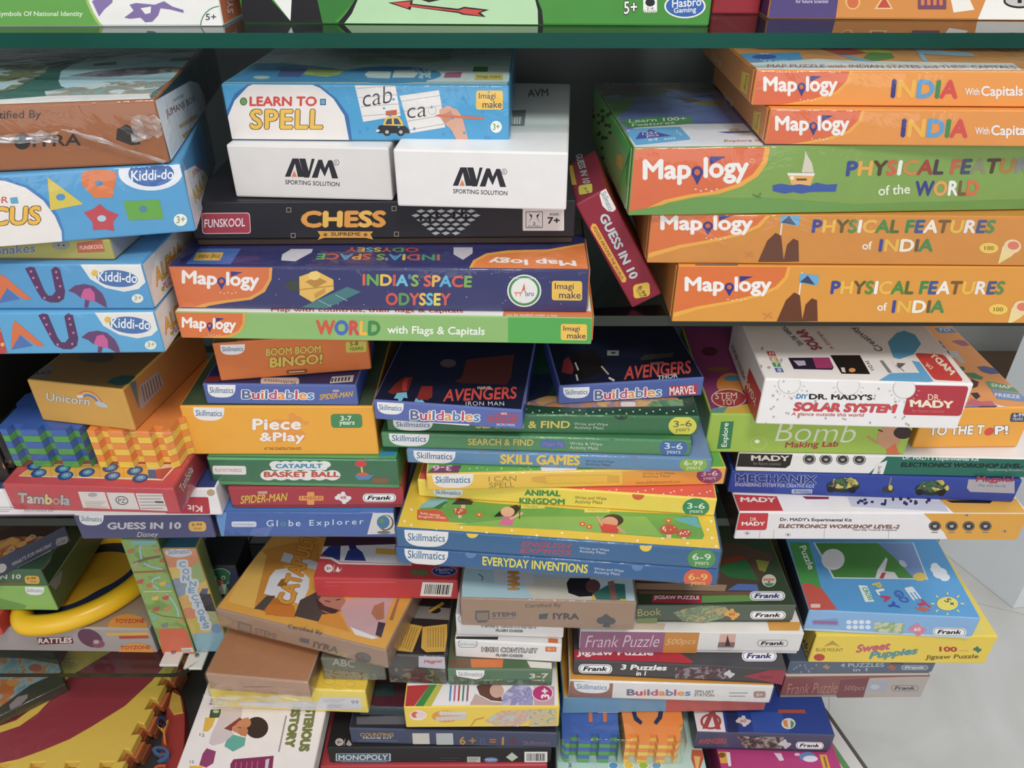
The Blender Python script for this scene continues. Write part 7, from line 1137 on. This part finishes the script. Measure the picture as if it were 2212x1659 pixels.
b.poly('t', [(456, 318), (688, 320), (690, 358), (456, 354)], 'b03040', 'label_panel'); b.text('t', 'JIGSAW PUZZLE', WH, 464, 342, 680, 344, 22, b=.03); frank(b, 't', 1000, 322, 168, 44, tc='3a3a78')
b = X['fp1']; b.poly('f', [(100, 480), (520, 484), (505, 590), (100, 590)], '94607a', 'colour_panel'); b.poly('f', [(520, 484), (682, 488), (664, 595), (505, 590)], 'c88438', 'colour_panel'); b.text('f', 'Frank Puzzle', 'd8c0d0', 140, 565, 488, 562, 55, sh=.3, b=-.012); b.text('f', '500pcs', 'e0c090', 520, 560, 662, 555, 34, sh=.3, b=-.012); b.poly('f', [(778, 502), (853, 502), (843, 562), (766, 562)], 'd8a898'); b.poly('f', [(770, 540), (848, 540), (843, 565), (765, 565)], '8a6a68'); b.poly('f', [(800, 558), (812, 505), (826, 558)], '4a3438'); lines(b, 'f', 766, 570, 840, 578, 2, '9a9498'); frank(b, 'f', 1025, 545, 155, 36, pill='dcd8d4')
b.poly('t', [(1000, 445), (1160, 445), (1150, 486), (1010, 486)], 'e0a040', 'colour_panel'); b.poly('t', [(370, 450), (520, 452), (510, 482), (360, 480)], 'd8c0a8', 'colour_panel')
b = X['three']; frank(b, 'f', 188, 666, 160, 44, sl=2); b.text('f', '3 Puzzles', WH, 306, 670, 526, 674, 26, sh=.15, b=.05); b.text('f', 'in 1', WH, 380, 698, 428, 698, 22, sh=.15, b=.04); b.poly('f', [(565, 660), (780, 655), (850, 690), (790, 715), (565, 712)], ('4a4244', '8a8488', '6a3a44', 150)); jig(b, 'f', 820, 690, 24, 'c8c4c4'); b.poly('f', [(880, 700), (1085, 655), (1085, 745), (950, 715)], '9a3844', 'colour_panel'); b.text('f', 'Jigsaw', '7a2c38', 960, 712, 1030, 715, 18, 'small_print')
b.poly('t', [(80, 575), (560, 575), (650, 632), (640, 640), (80, 620)], 'b83040', 'label_panel'); b.text('t', 'Jigsaw Puzzle', WH, 100, 610, 464, 612, 36, b=.04); frank(b, 't', 962, 606, 165, 50, tc='3a3a78')
b = X['build2']; b.poly('f', [(70, 722), (272, 735), (266, 810), (55, 805)], '9a6a58', 'colour_panel'); skl(b, 'f', 86, 726, 256, 778, 6, '5a88b0'); b.text('f', 'Buildables', None, 336, 792, 638, 794, 30, cols=BC, b=.04); b.text('f', 'SPIN ART', '6a6a6c', 658, 780, 748, 782, 14, b=.02); b.text('f', 'STATION', '6a6a6c', 655, 796, 748, 798, 14, b=.02); lines(b, 'f', 820, 780, 908, 795, 2, '8a8a90'); b.rr('f', 935, 772, 992, 802, 'a8807a', 'age_badge', 8); b.text('f', '6+', 'e0d0c8', 950, 795, 978, 796, 16, 'age_badge')
b = X['blue']; b.poly('f', [(525, 790), (1000, 790), (1000, 900), (520, 900)], 'b85a54', 'colour_panel'); b.poly('f', [(200, 872), (300, 870), (300, 884), (200, 884)], 'd8d8d8', 'label_panel')
b = X['play']; b.poly('f', [(1210, 438), (1330, 428), (1340, 462), (1215, 460)], '8098c8', 'label_panel'); [b.ell('f', 1226 + 16 * i, 445 + i * .6, 11, 9, '9a6a98', 'label_panel', n=8) for i in range(7)]; b.poly('f', [(1505, 445), (1650, 450), (1640, 500), (1505, 490)], ('8aa870', 'c8c8a8', 'a8b890', 150)); [b.ell('f', 1385 + 30 * (i % 4), 445 + 24 * (i // 4), 13, 10, 'd8e0ec') for i in range(8)]; jig(b, 'f', 1708, 480, 38, 'd88098', txt='60', tc='f0e8e8'); frank(b, 'f', 1860, 492, 158, 40, sl=3)
b.poly('t', [(1105, 70), (1195, 70), (1255, 285), (1160, 270)], '4a9a48', 'colour_panel'); b.poly('t', [(1150, 265), (1200, 262), (1260, 290), (1330, 385), (1190, 392)], 'd05a4c', 'colour_panel'); b.text('t', 'Puzzle', WH, 1150, 90, 1195, 200, 28, up=(30, -8), b=.03); b.text('t', '1', 'f0c8b8', 1205, 378, 1250, 378, 18, b=.02)
b.poly('t', [(1215, 70), (1690, 70), (1760, 245), (1310, 240)], 'd0d8e4', 'label_panel'); b.poly('t', [(1225, 72), (1685, 72), (1752, 240), (1316, 234)], '7a94c8', 'picture'); b.poly('t', [(1225, 72), (1520, 72), (1600, 140), (1690, 238), (1316, 234), (1270, 140)], '4a8a3c'); b.ell('t', 1310, 150, 55, 50, 'e4dce0'); b.poly('t', [(1520, 200), (1560, 140), (1568, 150), (1545, 240), (1510, 238)], 'dcd8dc'); b.poly('t', [(1530, 240), (1545, 205), (1600, 210), (1620, 240)], 'd8d4d8'); b.poly('t', [(1528, 240), (1542, 212), (1560, 212), (1548, 240)], 'b84450'); b.ell('t', 1720, 232, 32, 20, 'e0c050'); b.ell('t', 1640, 170, 22, 12, 'c8ccdc', rot=40)
for q in ((1795, 195, 26), (1815, 215, 34), (1838, 235, 24), (1790, 180, 18)): b.ell('t', q[0], q[1], q[2], q[2] * .75, 'e4e8ee')
for t, c, q in (('L', '6a9ad0', (1640, 268, 1655, 300)), ('E', 'e0e8f0', (1645, 285, 1690, 345)), ('T', 'c8445c', (1690, 345, 1735, 385)), ('S', 'd8683c', (1690, 378, 1740, 400)), ('G', '4a6ac0', (1590, 300, 1610, 330)), ('O', '4a6ac0', (1610, 330, 1640, 358)), ('P', 'd8c050', (1490, 265, 1505, 290)), ('L', WH, (1508, 295, 1525, 320)), ('A', 'c8445c', (1530, 322, 1555, 352)), ('Y', '3a5ab8', (1555, 355, 1590, 388))):
    b.text('t', t, c, q[0], q[1], q[2], q[3], 40, up=(40, -8), b=.07)
b.poly('t', [(1428, 272), (1470, 275), (1505, 350), (1462, 352)], 'e0ece4', 'label_panel'); b.text('t', 'CROSS', '4a9a68', 1445, 285, 1480, 345, 26, up=(22, -4), b=.04, part='label_panel')
b.ell('t', 1850, 360, 50, 32, 'e8d858', 'age_badge'); b.text('t', '5+', '3a4a5a', 1832, 345, 1868, 375, 28, up=(24, -14), part='age_badge')
for i in range(8): t = math.radians(45 * i); b.line('t', [(1850 + 62 * math.cos(t), 360 + 42 * math.sin(t)), (1850 + 78 * math.cos(t), 360 + 54 * math.sin(t))], 7, 'e8d858', 'age_badge')
V(1660, 1360, 4.0072)
b = X['puppy']; b.text('f', 'BLUE MOUNT', '8a7a2c', 412, 188, 645, 190, 28, 'maker_badge', b=.01); b.poly('f', [(480, 145), (555, 95), (620, 150), (560, 130)], 'b09a38', 'maker_badge'); b.ell('f', 440, 240, 48, 30, 'b84838', 'label_panel'); b.text('f', 'Sweet', 'd0607a', 758, 200, 1055, 170, 66, sh=.25, ol='a03a54', ow=.02, b=.03); b.text('f', 'Puppies', '5a98a0', 872, 272, 1290, 228, 78, sh=.25, ol='2f6a74', ow=.02, b=.03); b.text('f', '100', 'b83838', 1478, 190, 1632, 192, 44, b=.05); lines(b, 'f', 1650, 182, 1730, 186, 1, 'b88a30'); b.text('f', 'Jigsaw Puzzle', '6a5a1c', 1355, 265, 1815, 258, 46, sh=.15, b=.015); jig(b, 'f', 1808, 172, 34, '2f7a68'); b.text('t', 'Puppies', 'd8e0c8', 1785, 15, 1860, 5, 30, b=.02); b.line('l', [(410, 45), (330, 250)], 8, '8a7428')
b.dots('l', 290, 40, 335, 200, 5, 16, '6a6a34', seed=2)
b = X['four']; b.text('f', '4 PUZZLES', 'a8b0bc', 622, 325, 1000, 322, 34, b=.03); b.text('f', 'in 1', 'a8b0bc', 732, 362, 855, 358, 28, b=.03); frank(b, 'f', 1265, 328, 240, 44, pill='7a828e', tc='c8ccd0'); jig(b, 'f', 1065, 325, 36, 'a8604a'); jig(b, 'f', 500, 322, 30, 'a8865a'); b.dots('f', 220, 300, 440, 380, 10, 12, '8a92a0', seed=9); b.poly('f', [(1060, 285), (1170, 285), (1170, 300), (1060, 300)], '4a4a6a', 'label_panel')
b = X['fp2']; b.poly('f', [(875, 418), (1420, 400), (1420, 600), (810, 600)], 'b0a49c', 'colour_panel'); b.poly('f', [(625, 440), (870, 420), (820, 590), (590, 600)], '7a4448', 'colour_panel'); b.text('f', 'Frank Puzzle', 'b88a80', 155, 560, 595, 545, 90, sh=.35, b=-.012); b.text('f', '500pcs', 'b08a84', 650, 540, 832, 535, 55, sh=.3, b=-.012); b.poly('f', [(880, 450), (1040, 448), (1010, 536), (835, 530)], 'a0a4b0', 'picture'); b.ell('f', 920, 495, 40, 22, 'b8b8c0'); frank(b, 'f', 1180, 506, 250, 60, pill='b0a49c', tc='4a4a54')
V(1200, 1500, 3.16)
b = X['hero']; b.poly('t', [(925, 112), (1140, 120), (1165, 275), (945, 265)], 'e0d8d8', 'label_panel'); b.ell('t', 1060, 185, 72, 55, 'a84a48', 'label_panel'); b.ell('t', 1060, 185, 55, 40, 'e0d8d8', 'label_panel'); b.poly('t', [(1000, 235), (1050, 120), (1090, 120), (1130, 240), (1095, 240), (1070, 150), (1035, 235)], 'a84a48', 'label_panel')
b.poly('t', [(1160, 115), (1240, 120), (1250, 265), (1180, 270)], '22305a'); b.poly('t', [(1330, 120), (1540, 120), (1600, 260), (1350, 260)], '2f4fa0'); jig(b, 't', 1282, 182, 48, 'd0c4c4', txt='60', tc='b84044'); b.ell('t', 1590, 200, 48, 38, 'd4ccc4', 'age_badge'); b.poly('t', [(1552, 180), (1580, 175), (1588, 230), (1560, 215)], 'd8803c', 'age_badge'); b.poly('t', [(1605, 175), (1630, 195), (1620, 225), (1605, 230)], '4a8a5a', 'age_badge'); b.poly('t', [(1520, 105), (1700, 105), (1710, 130), (1520, 128)], 'a84a38')
b.text('f', 'AVENGERS', 'b84a50', 975, 338, 1168, 335, 36, sh=.1, b=.04); b.poly('f', [(1240, 285), (1560, 290), (1540, 370), (1290, 365)], ('3a3838', '9a9284', '6a5a50', 160)); jig(b, 'f', 1565, 338, 40, 'c8c4c4'); frank(b, 'f', 1735, 348, 190, 48, sl=4)
b = X['pink']; b.poly('t', [(1085, 390), (1180, 392), (1190, 470), (1100, 470)], 'e0a030', 'label_panel'); b.ell('t', 1135, 415, 25, 18, '8a5030', 'label_panel'); b.poly('t', [(1165, 395), (1190, 395), (1200, 490), (1180, 490)], 'e0d8dc'); b.poly('t', [(1490, 400), (1540, 402), (1560, 450), (1530, 455)], 'dcc8d4'); b.ell('t', 1720, 425, 55, 32, '6a88b8'); b.ell('t', 1740, 440, 50, 22, 'd8d4e0'); b.ell('t', 1650, 410, 20, 10, 'd8c8d8'); b.poly('t', [(1800, 410), (1850, 412), (1880, 520), (1830, 520)], 'e0a030', 'label_panel'); b.line('t', [(1832, 425), (1852, 500)], 12, '8a6030', 'label_panel')
b = X['mint']
for q, c in ((395, '5a98c8'), (500, 'e0c030'), (600, '8ab83c'), (690, '6a9ac0')): b.ell('t', q, 486, 36, 24, 'd8e4e4'); b.ell('t', q, 486, 30, 20, c)
b.text('t', '36', '3a4a50', 88, 500, 110, 500, 34, b=.02); b.poly('t', [(930, 378), (1005, 380), (1010, 440), (985, 510), (950, 510), (925, 440)], 'c05a38'); b.poly('t', [(945, 420), (990, 425), (975, 510), (958, 510)], 'e0b060')
# ---- lowest glass shelf
V(0, 1120, 3.0788)
b = X['rattle']; b.poly('f', [(245, 792), (480, 788), (490, 830), (255, 838)], '6a3440', 'label_panel'); b.text('f', 'RATTLES', 'e8d8d0', 255, 832, 478, 826, 36, ol='8a4a50', b=.05); b.ell('f', 600, 795, 88, 55, '6a4458', rot=25); b.ell('f', 655, 835, 42, 26, '8a5468'); b.ell('f', 640, 820, 20, 14, 'b8a0a0'); b.poly('f', [(705, 760), (985, 755), (990, 775), (710, 780)], 'd8a83c'); b.poly('f', [(790, 782), (985, 778), (990, 796), (795, 800)], 'b84a3c')
b.ell('f', 905, 890, 118, 62, 'e0963c', 'maker_badge'); b.text('f', 'TOYZONE', 'c8502c', 800, 872, 1000, 868, 26, 'maker_badge', b=.06); b.ell('t', 850, 720, 132, 85, 'e0963c', 'maker_badge'); b.text('t', 'TOYZONE', 'c8502c', 765, 698, 962, 696, 30, 'maker_badge', b=.06); b.poly('t', [(560, 722), (985, 730), (990, 742), (540, 735)], 'd0c8c0', 'colour_panel')
b = X['map']; V(220, 1140, 4.879)
b.poly('f', [(590, 1065), (860, 1060), (910, 1105), (985, 1330), (640, 1335)], 'd8694a', 'colour_panel'); b.poly('f', [(835, 1268), (955, 1262), (970, 1308), (850, 1318)], 'd8ccc4', 'barcode_label'); [b.line('f', [(850 + 12 * i, 1280), (856 + 12 * i, 1308)], 4, '8a7a74', 'barcode_label') for i in range(8)]
b.line('f', [(330, 380), (450, 330), (620, 300)], 26, '7a6a50'); b.line('f', [(330, 470), (690, 455)], 20, 'a86a38'); b.line('f', [(520, 880), (640, 930), (860, 955)], 10, '7a7a44'); b.line('f', [(410, 190), (400, 240), (420, 330)], 20, '9ac0c8'); b.line('f', [(440, 370), (520, 410), (640, 435)], 18, '9ac0c8'); b.line('f', [(620, 515), (530, 545), (535, 600), (600, 650)], 20, '9ac0c8'); b.line('f', [(680, 695), (750, 770), (800, 860), (810, 940)], 20, '9ac0c8'); b.poly('f', [(300, 130), (575, 130), (570, 175), (330, 180)], '7ab0b8'); b.line('f', [(440, 672), (740, 668)], 12, 'c8c8a0')
for q, c in (((400, 570), 'c8584a'), ((500, 610), 'c87a4a'), ((560, 745), 'd8b850'), ((685, 855), 'c88a5a'), ((670, 740), 'c8584a'), ((300, 250), 'b8785a'), ((580, 245), 'b8885a'), ((640, 590), 'd8b050'), ((570, 860), 'b8604a'), ((700, 610), '7aa8b0'), ((350, 390), 'b0a090'), ((660, 1030), '8a8484'), ((550, 950), '7ab0b0'), ((640, 345), 'b86a4a'), ((840, 990), 'b89a5a')): b.ell('f', q[0], q[1], 36, 22, c, n=9); b.ell('f', q[0] + 22, q[1] - 18, 20, 14, c, n=7)
b = X['connect']
b.poly('f', [(560, 205), (1010, 205), (1040, 400), (640, 330)], 'd8946a', 'colour_panel'); b.poly('f', [(650, 330), (1040, 290), (1070, 440), (680, 420)], 'd88a5a', 'colour_panel'); b.poly('f', [(680, 420), (900, 410), (880, 520), (730, 560)], 'd8bc5a', 'colour_panel'); b.ell('f', 800, 630, 100, 100, '8a9aac', 'colour_panel'); b.ell('f', 1030, 470, 95, 110, '9aac6a', 'colour_panel'); b.poly('f', [(800, 740), (1000, 700), (1050, 800), (850, 830)], 'd8a860', 'colour_panel'); b.ell('f', 930, 900, 100, 60, 'd88a6a', 'colour_panel'); b.poly('f', [(900, 990), (1250, 880), (1270, 1060), (940, 1100)], 'c8b850', 'colour_panel'); b.poly('f', [(950, 1120), (1320, 1080), (1340, 1330), (1000, 1330)], '8ab4c4', 'colour_panel'); b.poly('f', [(1110, 880), (1300, 880), (1330, 1030), (1130, 1040)], 'a8ac7a', 'colour_panel'); b.ell('f', 1210, 1060, 60, 50, '7a98b8', 'colour_panel')
b.ell('f', 808, 262, 142, 48, 'd0d0d8', 'maker_badge'); b.text('f', 'Skillmatics', '6a80a8', 695, 282, 925, 268, 50, 'maker_badge', b=.01)
cc = [(850, 385), (885, 460), (885, 530), (960, 590), (945, 660), (980, 735), (1010, 810), (1045, 890), (1070, 960), (1095, 1030)]
for q in cc: b.rr('f', q[0] - 62, q[1] - 52, q[0] + 62, q[1] + 52, 'd0d0d4', 'title_lettering', 30)
for ch, q in zip('CONNECTORS', cc): b.text('f', ch, '7aa4c0', q[0] - 36, q[1] + 30, q[0] + 38, q[1] + 30, 62, b=.05)
b.poly('f', [(1025, 690), (1290, 705), (1230, 880), (1095, 875)], '3a363c', 'picture'); b.poly('f', [(1060, 640), (1120, 640), (1110, 695), (1030, 690)], '5a5a84')
b = X['duckbox']; b.poly('f', [(1025, 690), (1320, 705), (1320, 880), (1095, 875)], '2c2a30'); b.ell('f', 1248, 520, 120, 95, '7ab0a8', 'duck_figure'); b.ell('f', 1248, 520, 108, 86, '2f6a44', 'duck_figure'); b.poly('f', [(1105, 695), (1125, 620), (1200, 590), (1300, 600), (1330, 640), (1320, 705)], '4a9a5c', 'duck_figure'); b.ell('f', 1215, 575, 68, 28, 'c8704a', 'duck_figure'); b.poly('f', [(1220, 690), (1260, 590), (1310, 600), (1300, 700)], 'd0d4d0', 'duck_figure')
for q in (1192, 1280): b.ell('f', q, 525, 24, 20, 'a8c8a8', 'duck_figure'); b.ell('f', q, 527, 10, 9, '1c2c20', 'duck_figure')
b.poly('f', [(1340, 590), (1360, 440), (1440, 420), (1440, 560)], '2c3054')
V(0, 1100, 7.373)
b = X['lime']; skl(b, 'f', 400, 1232, 705, 1362, 8, '8a949a'); b.poly('f', [(-800, 1400), (0, 1420), (420, 1530), (380, 1620), (-800, 1620)], '6a9a48', 'colour_panel'); b.poly('r', [(790, 1190), (970, 970), (1000, 1000), (960, 1180), (880, 1290)], '8a847c', 'maker_badge')
b = X['darkgreen']; b.text('f', 'GUESS IN 10', 'b8c0b4', -560, 1125, 335, 1110, 78, ol='2f4a34', b=.06); b.rr('f', 390, 1055, 625, 1185, 'd8a840', 'age_badge', 44, 10, 6); b.text('f', '6-99', '5a4a20', 430, 1120, 570, 1118, 42, 'age_badge'); b.text('f', 'YEARS', '5a4a20', 470, 1165, 580, 1165, 26, 'age_badge', b=0); b.poly('f', [(-900, 1170), (380, 1160), (400, 1230), (-900, 1230)], '6a6a3c', 'colour_panel'); b.poly('r', [(610, 920), (760, 720), (830, 720), (800, 830), (680, 970)], '7a7c70', 'maker_badge')
b = X['snack']; b.text('f', "WHAT'S FOR PAKORA?", 'a8a4a4', 190, 915, 820, 590, 60, up=(-4, -64), b=.03); b.line('f', [(270, 945), (810, 655)], 26, '8a8688', 'small_print'); b.rr('f', 890, 470, 1080, 590, '8a8884', 'age_badge', 40, 0, -50); b.text('f', '6-99', '4a4a50', 920, 570, 1040, 520, 40, 'age_badge', up=(0, -40)); b.ell('f', 20, 940, 90, 70, 'b8b4b0', 'maker_badge', rot=-30)
b.poly('t', [(-600, 1000), (-200, 500), (300, 420), (800, 440), (720, 520), (110, 830)], ('8a4428', 'd89848', 'b86a34', 55), 'picture'); b.poly('t', [(-400, 500), (300, 250), (900, 280), (820, 430), (200, 440), (-300, 600)], '3f241c')
for q in ((180, 640, 70), (340, 560, 90), (470, 470, 80), (600, 520, 90), (280, 690, 80), (100, 700, 60), (700, 470, 70)): b.ell('t', q[0], q[1], q[2], q[2] * .45, 'd89a4c', rot=-25)
for q in ((180, 650), (520, 440)): b.ell('t', q[0], q[1], 55, 36, 'c8a090'); b.ell('t', q[0], q[1], 34, 22, 'b07a60')
V(0, 1400, 5.0273)
b = X['snackpack']; b.poly('t', [(-600, 700), (-100, 100), (240, 110), (720, 190), (700, 250), (560, 300), (330, 400), (0, 640)], ('7a98a8', 'c87838', '9ab0b4', 60), 'picture'); b.ell('t', 385, 215, 72, 42, 'b85030'); b.ell('t', 60, 440, 110, 50, 'c87030', rot=-20); b.ell('t', 140, 380, 70, 36, 'd88a3c'); b.poly('t', [(100, 620), (190, 530), (300, 500), (300, 540), (200, 640), (120, 680)], '9a8a8c', 'maker_badge')
# torn, loose film on the big cardboard carton
V(0, 0, 3.95)
j = X['junglebox']
scrap(j, 'torn_film', [(1100, 960), (1350, 970), (1400, 1130), (1150, 1215)], 'f', .005, seed=2)
scrap(j, 'torn_film', [(520, 1085), (640, 1090), (1430, 1365), (1400, 1375)], 'f', .004, n=9, amp=.002, seed=4)
scrap(j, 'torn_film', [(-100, 1150), (500, 1110), (520, 1200), (-100, 1210)], 'f', .002, n=9, amp=.002, seed=8)
finish()
